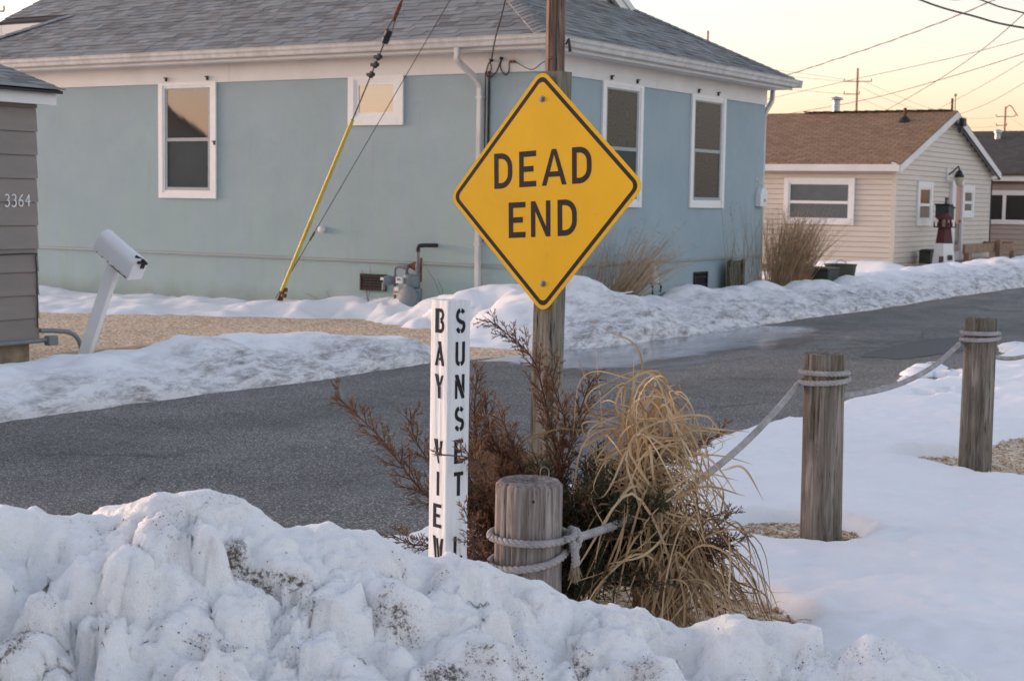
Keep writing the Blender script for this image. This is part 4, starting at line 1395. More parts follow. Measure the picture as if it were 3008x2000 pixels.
# stencil lettering: width 0.62, height 1, with the bridges of a stencil
def stencil_letter(ch):
    P_, S_ = [], []
    rect = lambda x0, x1, y0, y1: P_.append([(x0, y0), (x1, y0), (x1, y1), (x0, y1)])
    w = 0.17
    if ch == 'B':
        rect(0, 0.19, 0, 1)
        S_.append(([(0.25, 0.935), (0.36, 0.935)] + arc(0.36, 0.745, 0.155, 0.19, 88, -60, 8) + [(0.37, 0.52)], 0.15))
        S_.append(([(0.36, 0.50)] + arc(0.36, 0.285, 0.17, 0.21, 80, -88, 9) + [(0.25, 0.072)], 0.16))
    elif ch == 'A':
        P_.append([(0, 0), (0.16, 0), (0.20, 0.30), (0.30, 0.72), (0.245, 0.80)])
        P_.append([(0.19, 1), (0.39, 1), (0.64, 0), (0.47, 0), (0.40, 0.22), (0.27, 0.22), (0.30, 0.33), (0.375, 0.33), (0.285, 0.70)])
    elif ch == 'Y':
        P_.append([(0, 1), (0.18, 1), (0.30, 0.66), (0.30, 0.50), (0.215, 0.46)])
        P_.append([(0.60, 0.98), (0.44, 0.94), (0.325, 0.62), (0.325, 0.52), (0.42, 0.56)])
        P_.append([(0.215, 0.48), (0.41, 0.52), (0.41, 0.0), (0.235, 0.0)])
    elif ch == 'V':
        P_.append([(0, 1), (0.21, 1), (0.33, 0.36), (0.40, 0.0), (0.29, 0.0)])
        P_.append([(0.60, 0.96), (0.42, 0.94), (0.36, 0.42), (0.41, 0.30)])
    elif ch == 'I':
        rect(0.22, 0.40, 0, 1)
    elif ch == 'E':
        rect(0, 0.20, 0, 1); rect(0.20, 0.56, 0.85, 1.0); rect(0.20, 0.48, 0.44, 0.58); rect(0.20, 0.56, 0, 0.15)
    elif ch == 'W':
        P_.append([(0, 1), (0.17, 1), (0.30, 0.0), (0.16, 0.0)])
        P_.append([(0.22, 0.92), (0.37, 0.92), (0.50, 0.0), (0.36, 0.0)])
        P_.append([(0.55, 0.92), (0.70, 0.94), (0.58, 0.0), (0.53, 0.12), (0.46, 0.55)])
    elif ch == 'S':
        S_.append((arc(0.31, 0.72, 0.22, 0.225, 30, 78, 5), w)); S_.append((arc(0.31, 0.72, 0.22, 0.225, 100, 235, 9) + [(0.35, 0.46)] + arc(0.31, 0.285, 0.22, 0.22, 40, -80, 9), w))
        S_.append((arc(0.31, 0.285, 0.22, 0.22, 258, 200, 6), w))
    elif ch == 'U':
        S_.append(([(0.09, 1), (0.09, 0.26)] + arc(0.30, 0.26, 0.21, 0.18, 180, 262, 6), w)); S_.append(([(0.52, 1), (0.52, 0.26)] + arc(0.31, 0.26, 0.21, 0.18, 0, -78, 6), w))
    elif ch == 'N':
        P_.append([(0, 0), (0.15, 0), (0.15, 0.62), (0, 0.80)]); P_.append([(0.0, 1), (0.19, 1), (0.60, 0.10), (0.60, 0.0), (0.44, 0.0), (0.0, 0.9)]); P_.append([(0.44, 1), (0.60, 1), (0.60, 0.22), (0.44, 0.52)])
    elif ch == 'T':
        rect(0.0, 0.60, 0.84, 1.0); rect(0.21, 0.40, 0, 0.84)
    elif ch == 'L':
        rect(0.04, 0.22, 0, 1); rect(0.26, 0.60, 0, 0.15)
    return P_, S_


def write_letter(parent, name, shape, fn, h0, h1, mat):
    P_, S_ = shape
    mb = MB()
    for k, p in enumerate(P_): mb.prism(p, fn, h0, h1 + 0.00006 * k)
    for p, w in S_: add_stroke(mb, p, w, fn, h0, h1 + 0.00003)
    return part(name, mb, mat, parent)


def numerals(parent, text, F, u, z, h, mat, w=0.14, out=0.004, dirn=1):
    G = {'3': [[(0.05, 0.9)] + arc(0.24, 0.76, 0.2, 0.22, 120, -80, 9) + arc(0.22, 0.26, 0.26, 0.28, 88, -140, 10)],
         '6': [[(0.46, 1.0), (0.22, 0.78), (0.05, 0.45)] + arc(0.27, 0.27, 0.22, 0.25, 160, 510, 16)],
         '4': [[(0.40, 1.0), (0.02, 0.36), (0.55, 0.42)], [(0.40, 0.95), (0.36, 0.0)]],
         '2': [arc(0.25, 0.74, 0.22, 0.24, 160, -20, 10) + [(0.05, 0.03), (0.52, 0.05)]],
         '9': [arc(0.27, 0.72, 0.22, 0.25, 0, 350, 14) + [(0.48, 0.7), (0.40, 0.02)]]}
    for i, ch in enumerate(text):
        mb = MB()
        for k, s_ in enumerate(G[ch]): add_stroke(mb, s_, w, lambda a, b, hh: F(u + dirn * (i * 0.72 + a) * h, hh, z + b * h), out - 0.002, out + 0.0003 * (k + 1))
        part('numeral', mb, mat, parent)


numerals(house, '2966', HR, 24.28, 1.93, 0.10, 'label_white', 0.13, 0.012)

# ================================================================== AT THE BLUE HOUSE
# gas meter
gm = thing('gas_meter', 'grey gas meter with rusty pipework against the blue wall', 'gas meter', (-12.3, Y0 - 0.25, 0))
gy = Y0 - 0.22
mb = MB()
for z0_, z1_, w in ((0.14, 0.42, 0.17), (0.42, 0.60, 0.13)):
    n = 20
    mb.prism([(-12.30 + w * cos(2 * pi * i / n) * (1.0 if abs(cos(2 * pi * i / n)) < .8 else .93), gy + 0.10 * sin(2 * pi * i / n)) for i in range(n)], lambda a, b, h: (a, b, h), z0_, z1_)
part('body', mb, 'meter_grey', gm, bevel=0.02, smooth=40)
mb = MB(); mb.lathe([(0.15, 0), (0.15, 0.05), (0.12, 0.07), (0.03, 0.075)], (-12.28, gy - 0.075, 0.30), 22, axis=(0, -1, 0)); part('diaphragm_case', mb, 'meter_grey', gm, smooth=40)
mb = MB(); mb.box(-12.475, -12.375, gy - 0.125, gy - 0.075, 0.475, 0.56); part('index_box', mb, 'label_white', gm, bevel=0.006)
mb = MB(); mb.box(-12.455, -12.395, gy - 0.1275, gy - 0.1255, 0.515, 0.545); part('index_window', mb, 'meter_grey', gm)
mb = MB(); mb.box(-12.482, -12.41, gy - 0.152, gy - 0.150, 0.33, 0.43); lab = part('label_plate', mb, 'label_white', gm)
mb = MB(); mb.box(-12.478, -12.414, gy - 0.154, gy - 0.1525, 0.345, 0.378); part('red_band', mb, 'label_red', lab)
mb = MB(); mb.tube(smooth_path([(-12.58, gy, 0.12), (-12.58, gy, 0.55), (-12.575, gy, 0.66), (-12.53, gy, 0.69), (-12.42, gy, 0.69)], 5), 0.017, 10); part('inlet_pipe', mb, 'meter_pipe', gm, smooth=40)
mb = MB(); mb.tube([(-12.44, gy, 0.69), (-12.40, gy, 0.692), (-12.36, gy, 0.69)], [0.03, 0.034, 0.03], 12); mb.tube([(-12.39, gy, 0.67), (-12.39, gy, 0.58)], [0.022, 0.03], 12); part('union', mb, 'meter_pipe', gm, smooth=40)
mb = MB(); mb.tube([(-12.22, gy + 0.02, 0.58), (-12.22, gy + 0.02, 0.78), (-12.22, gy + 0.02, 0.93)], 0.022, 10); mb.tube([(-12.22, gy + 0.02, 0.62), (-12.22, gy + 0.02, 0.74)], 0.032, 10); part('outlet_pipe', mb, 'meter_pipe', gm, smooth=40)
mb = MB(); mb.tube(smooth_path([(-12.22, gy + 0.02, 0.90), (-12.215, gy + 0.02, 0.96), (-12.17, gy + 0.04, 0.985), (-12.05, Y0 + 0.02, 0.985)], 5), 0.029, 10); part('elbow', mb, 'black_metal', gm, smooth=40)
mb = MB(); mb.hexa([(-12.37, gy + 0.01, 0.70), (-12.22, gy + 0.01, 0.62), (-12.22, gy + 0.05, 0.62), (-12.37, gy + 0.05, 0.70), (-12.36, gy + 0.01, 0.735), (-12.22, gy + 0.01, 0.78), (-12.22, gy + 0.05, 0.78), (-12.36, gy + 0.05, 0.735)]); mb.box(-12.19, -12.17, gy + 0.03, gy + 0.05, 0.5, 0.82); part('bracket', mb, 'rust', gm)
mb = MB(); mb.lathe([(0.045, -0.02), (0.062, 0.0), (0.065, 0.07), (0.05, 0.10)], (-12.62, gy - 0.03, 0.50), 16, axis=(-1, -0.25, 0.1)); mb.tube([(-12.72, gy - 0.05, 0.47), (-12.73, gy - 0.055, 0.37)], [0.03, 0.022], 10); reg = part('regulator', mb, 'meter_grey', gm, smooth=40)
mb = MB(); mb.lathe([(0.055, -0.035), (0.065, -0.02), (0.065, 0.02), (0.055, 0.035)], (-12.585, gy, 0.50), 8, axis=(1, 0, 0)); part('valve', mb, 'meter_pipe', gm)
mb = MB(); mb.box(-12.735, -12.685, gy - 0.118, gy - 0.112, 0.51, 0.545); part('tag', mb, 'label_white', reg)

# service cables by the downspout
sc = thing('service_cable', 'black service cables hooked to the frieze beside the downspout', 'cable', (-11.2, Y0, 3.3))
wy = Y0 - 0.05
mb = MB(); mb.tube(smooth_path([px(1502, -160, 17.6), px(1484, 0, 18.4), px(1456, 110, 19.2), (-11.20, wy, 3.385)], 6), 0.009, 6); part('drop_wire', mb, 'cable_black', sc, smooth=True)
mb = MB(); mb.tube(smooth_path([(-11.20, wy, 3.385), (-11.245, wy, 3.34), (-11.27, wy, 3.25), (-11.25, wy, 3.18), (-11.215, wy, 3.22), (-11.20, wy, 3.31), (-11.22, wy, 3.37)], 6), 0.009, 6); part('drip_loop', mb, 'cable_black', sc, smooth=True)
for dx in (-0.035, 0.012, 0.03):
    mb = MB(); mb.tube(smooth_path([(-11.25 + dx, wy, 3.25), (-11.27 + dx, Y0 - 0.02, 3.12), (-11.27 + dx, Y0 - 0.02, 2.0), (-11.27 + dx, Y0 - 0.02, 1.05)], 4), 0.008, 6); part('riser', mb, 'cable_black', sc, smooth=True)
mb = MB(); mb.tube(smooth_path([(-11.26, Y0 - 0.02, 3.16), (-11.12, wy, 3.24), (-11.045, wy, 3.40), (-11.06, wy, 3.30), (-10.99, wy, 3.20), (-10.93, wy, 3.24), (-10.925, wy, 3.35), (-10.90, wy, 3.365)], 6), 0.009, 6); part('spare_loop', mb, 'cable_black', sc, smooth=True)
mb = MB(); mb.tube([(-10.91, wy, 3.365), (-10.83, wy - 0.02, 3.36)], 0.018, 8); part('splice', mb, 'rust', sc)
mb = MB(); mb.tube(smooth_path([(-10.83, wy - 0.02, 3.36), px(1560, 205, 19.0), px(1590, 187, 18.7), px(1622, 168, 18.3)], 6), 0.008, 6); part('pole_wire', mb, 'cable_black', sc, smooth=True)
for x, z in ((-11.20, 3.39), (-11.045, 3.41)):
    mb = MB(); mb.lathe([(0.016, 0), (0.022, 0.03), (0.016, 0.055), (0.008, 0.065)], (x, Y0 - 0.022, z), 10, axis=(0, -1, 0)); part('insulator', mb, 'black_metal', sc, smooth=True)

# utility pole and its guys
UP = Vector((-9.55, 16.10, 0))
pole = thing('utility_pole', 'tall brown wooden utility pole behind the dead end sign', 'utility pole', UP)


def timber_round(c, r0, r1, z0, z1, seed, nth=72, nz=36, crack=0.012, wob=0.02, lean=(0, 0), ncr=11, chamfer=0.0, dish=0.0):
    """a round log: grooves and drying cracks run along it"""
    rs = np.random.RandomState(seed)
    th = np.linspace(0, 2 * pi, nth, endpoint=False)
    zs = np.linspace(z0, z1, nz)
    T, Zg = np.meshgrid(th, zs, indexing='ij')
    R = r0 + (r1 - r0) * (Zg - z0) / (z1 - z0)
    k = R * (1 + wob * fbm(np.cos(T) * 1.4 + 5, np.sin(T) * 1.4 + Zg * 0.6, seed) + 0.25 * wob * vnoise(T * 9, Zg * 1.5, seed + 1))
    for i in range(ncr):
        t0_, za, zb = rs.rand() * 2 * pi, z0 + rs.rand() * (z1 - z0) * 0.7, 0
        zb = za + (0.2 + 0.6 * rs.rand()) * (z1 - z0)
        w = 0.035 + 0.03 * rs.rand()
        dth = np.abs((T - t0_ - 0.05 * vnoise(Zg * 5, Zg * 0, seed + i) + pi) % (2 * pi) - pi)
        k = k - crack * r0 / 0.11 * np.exp(-(dth / w) ** 2) * sstep(za - 0.03, za + 0.03, Zg) * sstep(zb + 0.03, zb - 0.03, Zg)
    if chamfer:
        k = k - chamfer * sstep(z1 - chamfer * 1.3, z1, Zg) ** 1.5
    P = np.stack([c[0] + k * np.cos(T) + lean[0] * (Zg - z0), c[1] + k * np.sin(T) + lean[1] * (Zg - z0), Zg], -1)
    mb = MB()
    vs = P.reshape(-1, 3).tolist()
    fs = []
    for i in range(nth):
        i2 = (i + 1) % nth
        for j in range(nz - 1): fs.append((i * nz + j, i2 * nz + j, i2 * nz + j + 1, i * nz + j + 1))
    mb.add(vs, fs)
    # end grain: rings of slightly uneven height
    ec = Vector((c[0] + lean[0] * (z1 - z0), c[1] + lean[1] * (z1 - z0), z1))
    rings = [P[:, -1, :]]
    for q in (0.85, 0.62, 0.35, 0.12):
        pr = P[:, -1, :].copy()
        pr[:, 0] = ec.x + (pr[:, 0] - ec.x) * q
        pr[:, 1] = ec.y + (pr[:, 1] - ec.y) * q
        pr[:, 2] = z1 + 0.004 * rs.randn() - dish * (1 - q) + 0.003 * np.sin(th * 5 + q * 9)
        rings.append(pr)
    base = len(mb.v)
    mb2v = np.concatenate(rings).tolist()
    f2 = []
    for a in range(len(rings) - 1):
        for i in range(nth):
            i2 = (i + 1) % nth
            f2.append((a * nth + i, a * nth + i2, (a + 1) * nth + i2, (a + 1) * nth + i))
    f2.append(tuple((len(rings) - 1) * nth + i for i in range(nth)))
    mb.add(mb2v, f2)
    return mb


part('shaft', timber_round(UP, 0.118, 0.105, -0.2, 9.6, 4, nth=48, nz=60, crack=0.02, ncr=14), 'wood_pole', pole, smooth=50)
mb = MB(); mb.tube([UP + Vector((0.06, -0.10, 2.2)), UP + Vector((0.075, -0.10, 4.2)), UP + Vector((0.085, -0.09, 9.0))], 0.008, 6); part('ground_wire', mb, 'cable_black', pole)
mb = MB(); mb.box(UP.x - 1.2, UP.x + 1.2, UP.y - 0.17, UP.y - 0.07, 8.9, 9.02); part('crossarm', mb, 'wood_pole', pole)
bk = px(1662, 132, 18.35)
mb = MB(); mb.tube([bk, bk + Vector((0.03, 0.01, 0.07)), bk + Vector((0.05, 0.02, -0.08))], [0.014, 0.016, 0.02], 8); part('bracket', mb, 'black_metal', pole)

GA, GB = Vector((-14.40, 16.75, 0.02)), Vector((-9.62, 16.15, 8.25))
GV = GB - GA
guy = thing('guy_wire', 'utility pole guy wire with long yellow plastic guard', 'guy wire', GA)
gl = lambda t: GA + GV * t
mb = MB(); mb.tube([gl(0.30), gl(0.445)], 0.009, 8); mb.tube([gl(0.475), gl(1.0)], 0.009, 8); part('strand', mb, 'rust_wire', guy, smooth=True)
mb = MB(); mb.tube([gl(0.035), gl(0.315)], 0.026, 12); part('guard', mb, 'guard_yellow', guy, smooth=40)
mb = MB()
for t in (0.385, 0.40, 0.412):
    p = gl(t); mb.tube([p - GV.normalized() * 0.035, p + GV.normalized() * 0.035], 0.034, 8); mb.box(p.x - 0.05, p.x + 0.04, p.y - 0.04, p.y + 0.03, p.z - 0.02, p.z + 0.02)
part('clamp', mb, 'black_metal', guy)
mb = MB(); mb.lathe([(0.030, -0.09), (0.048, -0.08), (0.05, -0.01), (0.040, 0.0), (0.05, 0.01), (0.048, 0.08), (0.03, 0.09)], gl(0.442), 12, axis=GV); part('strain_insulator', mb, 'black_metal', guy, smooth=40)
mb = MB(); mb.tube([gl(0.468) - GV.normalized() * 0.02, gl(0.49)], 0.026, 8); part('link', mb, 'rust', guy)
for s_ in (-1, 1):
    o_ = Vector((0.028 * s_, 0, 0.0))
    mb = MB(); mb.tube([gl(0.432) + o_, gl(0.452) + o_ * 1.7, gl(0.468) + o_ * 0.6], 0.007, 6); part('loop_wire', mb, 'rust_wire', guy)
    mb = MB(); mb.tube([gl(0.49) + o_ * 0.5, gl(0.515)], 0.007, 6); part('loop_wire', mb, 'rust_wire', guy)
mb = MB(); mb.tube([GA + Vector((-0.06, 0, -0.1)), gl(0.03)], 0.014, 8); part('anchor_rod', mb, 'rust', guy)
mb = MB()
rgx = random.Random(3)
for i in range(7):
    t = 0.008 + 0.028 * i / 6
    p = gl(t) + Vector((rgx.uniform(0, 0.1), rgx.uniform(-.02, .02), rgx.uniform(-.02, .02)))
    mb.box(p.x - 0.03, p.x + 0.03, p.y - 0.02, p.y + 0.02, p.z - 0.028, p.z + 0.028)
part('bolt_clamp', mb, 'rust', guy, bevel=0.006)
GA2 = GA + Vector((0.12, 0, 0.28))
g2 = thing('guy_wire', 'thin bare second guy wire beside the yellow guard', 'guy wire', GA2)
V2 = Vector((-9.6, 16.15, 6.05)) - GA2
mb = MB(); mb.tube([GA2 - Vector((0.08, 0, 0.1)), GA2 + V2 * 0.13, GA2 + V2], 0.0055, 6); part('strand', mb, 'cable_black', g2)
mb = MB(); mb.tube([GA2 + V2 * 0.125, GA2 + V2 * 0.145], 0.014, 6); part('grip', mb, 'rust_wire', g2)


# dry reeds and shrubs before the end wall
def blade_strip(mb, pts, w0, fold=0.25, tip=0.12, side=None):
    """a leaf ribbon along pts, folded along its middle"""
    pts = [Vector(p) for p in pts]
    n = len(pts)
    vs = []
    for i, p in enumerate(pts):
        t = pts[min(i + 1, n - 1)] - pts[max(i - 1, 0)]
        t = t.normalized() if t.length > 1e-9 else Vector((0, 0, 1))
        sd = (side or Vector((0.3, 1, 0.1))).cross(t)
        sd = sd.normalized() if sd.length > 1e-4 else t.orthogonal().normalized()
        nn = t.cross(sd)
        s_ = i / (n - 1)
        w = w0 * (0.55 + 0.45 * min(1, s_ * 5)) * (1 - max(0, (s_ - 0.55) / 0.45) ** 1.4 * (1 - tip))
        vs += [p - sd * w * 0.5, p + nn * w * fold, p + sd * w * 0.5]
    fs = []
    for i in range(n - 1):
        a = 3 * i
        fs += [(a, a + 1, a + 4, a + 3), (a + 1, a + 2, a + 5, a + 4)]
    mb.add(vs, fs)


def reed_clump(name, base, label, n, hmin, hmax, lean, spread, seed, br=0.16, w=0.007, droop=0.5, mat='reed', cat='grass clump'):
    rg = random.Random(seed)
    t = thing(name, label, cat, base)
    mb = MB()
    bx_, by_ = base[0], base[1]
    for i in range(n):
        an, r0 = rg.uniform(0, 2 * pi), br * sqrt(rg.random())
        p = Vector((bx_ + r0 * cos(an), by_ + r0 * sin(an), base[2]))
        h = rg.uniform(hmin, hmax)
        d = Vector((lean[0] + rg.gauss(0, spread), lean[1] + rg.gauss(0, spread), 1)).normalized()
        dd_ = rg.uniform(0.2, 1.0) * droop
        pts = []
        wv = rg.gauss(0, 0.10)
        for k in range(8):
            s_ = k / 7
            q = p + d * h * s_ + Vector((d.x, d.y, 0)) * dd_ * h * s_ * s_ * 0.8 - Vector((0, 0, 1)) * dd_ * h * 0.30 * s_ ** 2.2 + Vector((wv * s_ * s_ * h, -wv * s_ ** 3 * h, 0))
            pts.append(q)
        blade_strip(mb, pts, w * rg.uniform(0.6, 1.2))
        if rg.random() < 0.5:      # feathery top
            for k in range(5):
                q = pts[5] + (pts[7] - pts[5]) * (k / 5)
                e = q + Vector((rg.gauss(0, .05), rg.gauss(0, .05), rg.uniform(0.01, 0.07)))
                blade_strip(mb, [q, (q + e) / 2 + Vector((0, 0, .008)), e], w * 0.55)
    part('blades', mb, mat, t, kind='stuff')
    return t


reed_clump('reed_clump', (-10.02, 18.55, 0.15), 'wispy dry reeds leaning to the right behind the snow bank', 300, 0.7, 1.55, (0.08, 0.62), 0.24, 3, br=0.22, w=0.008, droop=0.85)
reed_clump('reed_clump', (-10.15, 18.15, 0.2), 'few thin upright dry stems close behind the dead end sign', 40, 0.6, 1.15, (0.0, 0.10), 0.16, 5, br=0.22, w=0.008, droop=0.3)
reed_clump('reed_clump', (-10.18, 24.85, 0.05), 'big bushy dry reed clump at the corner of the blue house', 620, 0.9, 1.78, (0.06, 0.22), 0.17, 6, br=0.34, w=0.009, droop=0.5)
reed_clump('reed_clump', (-10.22, 23.2, 0.05), 'thin straight dry reeds left of the big reed clump', 60, 0.8, 1.75, (0.0, 0.0), 0.13, 9, br=0.45, w=0.008, droop=0.2)
reed_clump('low_shrub', (-10.15, 20.45, 0.05), 'low olive tufted shrub at the foot of the end wall', 150, 0.15, 0.34, (0.1, 0.25), 0.5, 13, br=0.28, w=0.014, droop=0.8, mat='plant_olive', cat='shrub')
# brown heather bed running along the foot of the end wall
reed_clump('low_shrub', (-10.05, 19.3, 0.05), 'low brown twiggy ground plant under the leaning reeds', 260, 0.10, 0.26, (0.1, 0.3), 0.7, 14, br=0.42, w=0.012, droop=0.8, cat='shrub')
for i, (u, z, l_) in enumerate(((-13.0, 0.30, 'dead weed stalk leaning over the foundation vent'), (-11.75, 0.35, 'single dead weed stalk right of the gas meter'), (-13.6, 0.16, 'dead weed stalk lying left of the foundation vent'))):
    t = thing('dead_weed', l_, 'weed', (u, Y0 - 0.25, z - 0.1))
    rg = random.Random(i)
    mb = MB()
    for k in range(5 if i == 0 else 2):
        e = Vector((u + rg.uniform(-0.35, 0.05) - 0.1 * i, Y0 - 0.2, z + rg.uniform(0.1, 0.48 if i < 2 else 0.15)))
        mb.tube([(u, Y0 - 0.25, z - 0.12), (Vector((u, Y0 - 0.25, z - 0.12)) + e) / 2 + Vector((0.02, 0, 0.03)), e], [0.004, 0.003, 0.002], 4)
    part('stalk', mb, 'bark', t)

# boards, tubs and pots at the far end
t = thing('plant_screen', 'dark olive panel standing against the blue end wall among reeds', 'screen', (-10.35, 22.9, 0))
mb = MB(); mb.box(-10.40, -10.36, 22.95, 23.52, 0.05, 0.70); part('panel', mb, 'olive_plastic', t, bevel=0.01)
for y in (22.95, 23.46):
    mb = MB(); mb.box(-10.36, -10.33, y, y + 0.06, 0.0, 0.72); part('stile', mb, 'olive_plastic', t)
t = thing('tub', 'square dark green tub behind the snow bank beside the big reeds', 'tub', (-9.95, 25.9, 0))
mb = MB()
mb.hexa([(-10.15, 25.55, 0.05), (-9.72, 25.55, 0.05), (-9.72, 26.0, 0.05), (-10.15, 26.0, 0.05), (-10.2, 25.5, 0.50), (-9.67, 25.5, 0.50), (-9.67, 26.05, 0.50), (-10.2, 26.05, 0.50)])
part('body', mb, 'dark_green', t, bevel=0.02)
mb = MB(); mb.box(-10.2, -9.68, 25.49, 26.06, 0.502, 0.545); part('lid', mb, 'olive_plastic', t, bevel=0.012)
t = thing('bucket', 'round olive plastic bucket beside the square tub', 'bucket', (-9.85, 26.6, 0))
mb = MB(); mb.lathe([(0.20, 0.0), (0.27, 0.52), (0.285, 0.54), (0.285, 0.56), (0.26, 0.56), (0.22, 0.12), (0.02, 0.10)], (-9.85, 26.55, 0.02), 24); part('body', mb, 'olive_plastic', t, smooth=40)
mb = MB(); mb.tube(arc3 := [(-9.85 + 0.28 * cos(a) * 0 , 26.55 + 0.285 * cos(a), 0.55 + 0.10 * sin(a)) for a in [pi * k / 8 for k in range(9)]], 0.006, 6); part('handle', mb, 'steel', t)
t = thing('garden_ornament', 'white garden ornament half hidden by the leaning reeds', 'ornament', (-10.2, 20.1, 0.3))
mb = MB(); mb.lathe([(0.03, 0), (0.075, 0.04), (0.085, 0.12), (0.05, 0.19), (0.055, 0.24), (0.02, 0.30)], (-10.2, 20.02, 0.44), 14); mb.tube([(-10.2, 20.05, 0.5), (-10.2, 20.2, 0.46)], [0.04, 0.02], 8); part('body', mb, 'label_white', t, smooth=True)
mb = MB(); mb.tube([(-10.2, 20.02, 0.1), (-10.2, 20.02, 0.45)], 0.012, 8); part('stake', mb, 'black_metal', t)
mb = MB(); mb.tube([(-10.19, 20.2, 0.46), (-10.19, 20.27, 0.40), (-10.19, 20.24, 0.33)], 0.014, 6); part('hook', mb, 'black_metal', t)

# ================================================================== LEFT: TAUPE SHED AND MAILBOX
SX, SY = -11.46, 10.03
shed = thing('shed', 'taupe lap-sided shed at the left edge with painted number', 'shed', (SX, SY, 0))
mb = MB(); mb.box(-17.0, SX - 0.012, 4.6, SY - 0.012, 0.22, 2.62); part('wall_core', mb, 'siding_taupe', shed)
mb = MB(); mb.box(-16.8, SX - 0.06, 4.7, SY - 0.06, -0.05, 0.22); part('base', mb, 'block', shed)
crs = 0.2135
k = 0
z = 0.235
SF = lambda u, w, z_: (SX + w, u, z_)
while z < 2.44:
    mb = MB()
    z1 = min(z + crs - 0.004, 2.45)
    mb.hexa([SF(4.6, -0.012, z), SF(SY, -0.012, z), SF(SY, 0.016, z), SF(4.6, 0.016, z), SF(4.6, -0.012, z1), SF(SY, -0.012, z1), SF(SY, -0.002, z1), SF(4.6, -0.002, z1)])
    part('siding_board', mb, 'siding_taupe', shed)
    mb = MB()
    mb.hexa([(-17.0, SY - 0.013, z + 0.002), (SX - 0.001, SY - 0.013, z + 0.002), (SX - 0.001, SY + 0.012, z + 0.002), (-17, SY + 0.012, z + 0.002), (-17.0, SY - 0.013, z1), (SX - 0.001, SY - 0.013, z1), (SX - 0.001, SY - 0.004, z1), (-17, SY - 0.004, z1)])
    part('siding_board', mb, 'siding_taupe', shed)
    z += crs
mb = MB(); mb.box(SX + 0.10, SX + 0.135, 4.4, SY + 0.10, 2.40, 2.515); part('fascia', mb, 'trim_white', shed)
mb = MB(); mb.box(SX - 0.02, SX + 0.10, 4.5, SY + 0.09, 2.405, 2.43); part('soffit', mb, 'trim_white', shed)
sl = 0.30
mb = MB()
xr = -14.3
zr_ = 2.54 + sl * (SX + 0.2 - xr)
for xa, xb in ((SX + 0.2, xr), (xr * 2 - SX - 0.2, xr)):
    mb.hexa([(xa, 4.3, 2.50), (xa, SY + 0.14, 2.50), (xb, SY + 0.14, zr_ - 0.04), (xb, 4.3, zr_ - 0.04), (xa, 4.3, 2.525), (xa, SY + 0.14, 2.525), (xb, SY + 0.14, zr_ - 0.015), (xb, 4.3, zr_ - 0.015)])
sroof = part('roof', mb, 'roof_felt', shed)
mb = MB()
mb.hexa([(SX + 0.13, SY + 0.10, 2.40), (xr, SY + 0.10, zr_ - 0.13), (xr, SY + 0.125, zr_ - 0.13), (SX + 0.13, SY + 0.125, 2.40), (SX + 0.13, SY + 0.10, 2.503), (xr, SY + 0.10, zr_ - 0.045), (xr, SY + 0.125, zr_ - 0.045), (SX + 0.13, SY + 0.125, 2.503)])
part('rake_board', mb, 'trim_white', sroof)
srg = random.Random(77)
au, up_, nr_ = Vector((0, 1, 0)), Vector((-1, 0, sl)).normalized(), Vector((sl, 0, 1)).normalized()
shm = []
for w in (0.25, 0.33, 0.30):
    m = MB(); m.box(0.002, w - 0.002, 0, 0.19, 0.001, 0.009); shm.append((w, mesh_of('shingle', m, 'shingle_grey')))
for r in range(7):
    a = 8.3 + (0.16 if r % 2 else 0) - 0.3
    while a < SY + 0.13:
        w, me = shm[srg.randrange(3)]
        if a + w > SY + 0.155: w, me = shm[0]; a = min(a, SY + 0.15 - w)
        p = Vector((SX + 0.22, 0, 2.525)) + au * a + up_ * (r * 0.14) + nr_ * (0.002 + 0.009 * (r * 0) + (0.002 if srg.random() < .4 else 0))
        tl = Matrix.Rotation(radians(3.0), 4, 'X')
        m4 = Matrix(((au.x, up_.x, nr_.x, p.x), (au.y, up_.y, nr_.y, p.y), (au.z, up_.z, nr_.z, p.z), (0, 0, 0, 1))) @ Matrix.Rotation(radians(-2.6), 4, 'X') @ Matrix.Translation((0, 0, 0.010))
        piece('shingle', me, sroof, m4)
        a += w
numerals(shed, '3364', SF, SY - 0.385, 1.475, 0.108, 'label_white', 0.11, 0.017)
mb = MB()
mb.tube([SF(4.6, 0.045, 0.20), SF(SY - 0.02, 0.045, 0.24), SF(SY + 0.10, 0.045, 0.245)], 0.022, 10); part('conduit', mb, 'conduit', shed, smooth=40)
mb = MB(); mb.tube(smooth_path([SF(SY, 0.02, 0.33), SF(SY + 0.16, 0.04, 0.32), SF(SY + 0.34, 0.05, 0.29), SF(SY + 0.44, 0.06, 0.20), SF(SY + 0.47, 0.07, 0.02)], 6), 0.022, 10); part('bent_conduit', mb, 'conduit', shed, smooth=40)
mb = MB(); mb.box(SX + 0.01, SX + 0.09, SY + 0.05, SY + 0.16, 0.19, 0.28); part('junction_box', mb, 'conduit', shed, bevel=0.01)
mb = MB(); mb.tube(smooth_path([SF(9.2, 0.022, 1.03), SF(SY - 0.1, 0.022, 1.045), SF(SY - 0.045, 0.022, 1.0), SF(SY - 0.03, 0.022, 0.8), SF(SY - 0.03, 0.022, 0.36)], 5), 0.006, 6); part('cable', mb, 'cable_black', shed)
# sandy timber edging behind the bank
mb = MB(); mb.box(-11.5, -11.38, 10.25, 12.0, 0.0, 0.10); part('timber_edging', mb, 'sand_wood', org=Vector((-11.4, 11, 0)), bevel=0.01, label='sandy timber edging on the gravel behind the mailbox post', cat='edging')

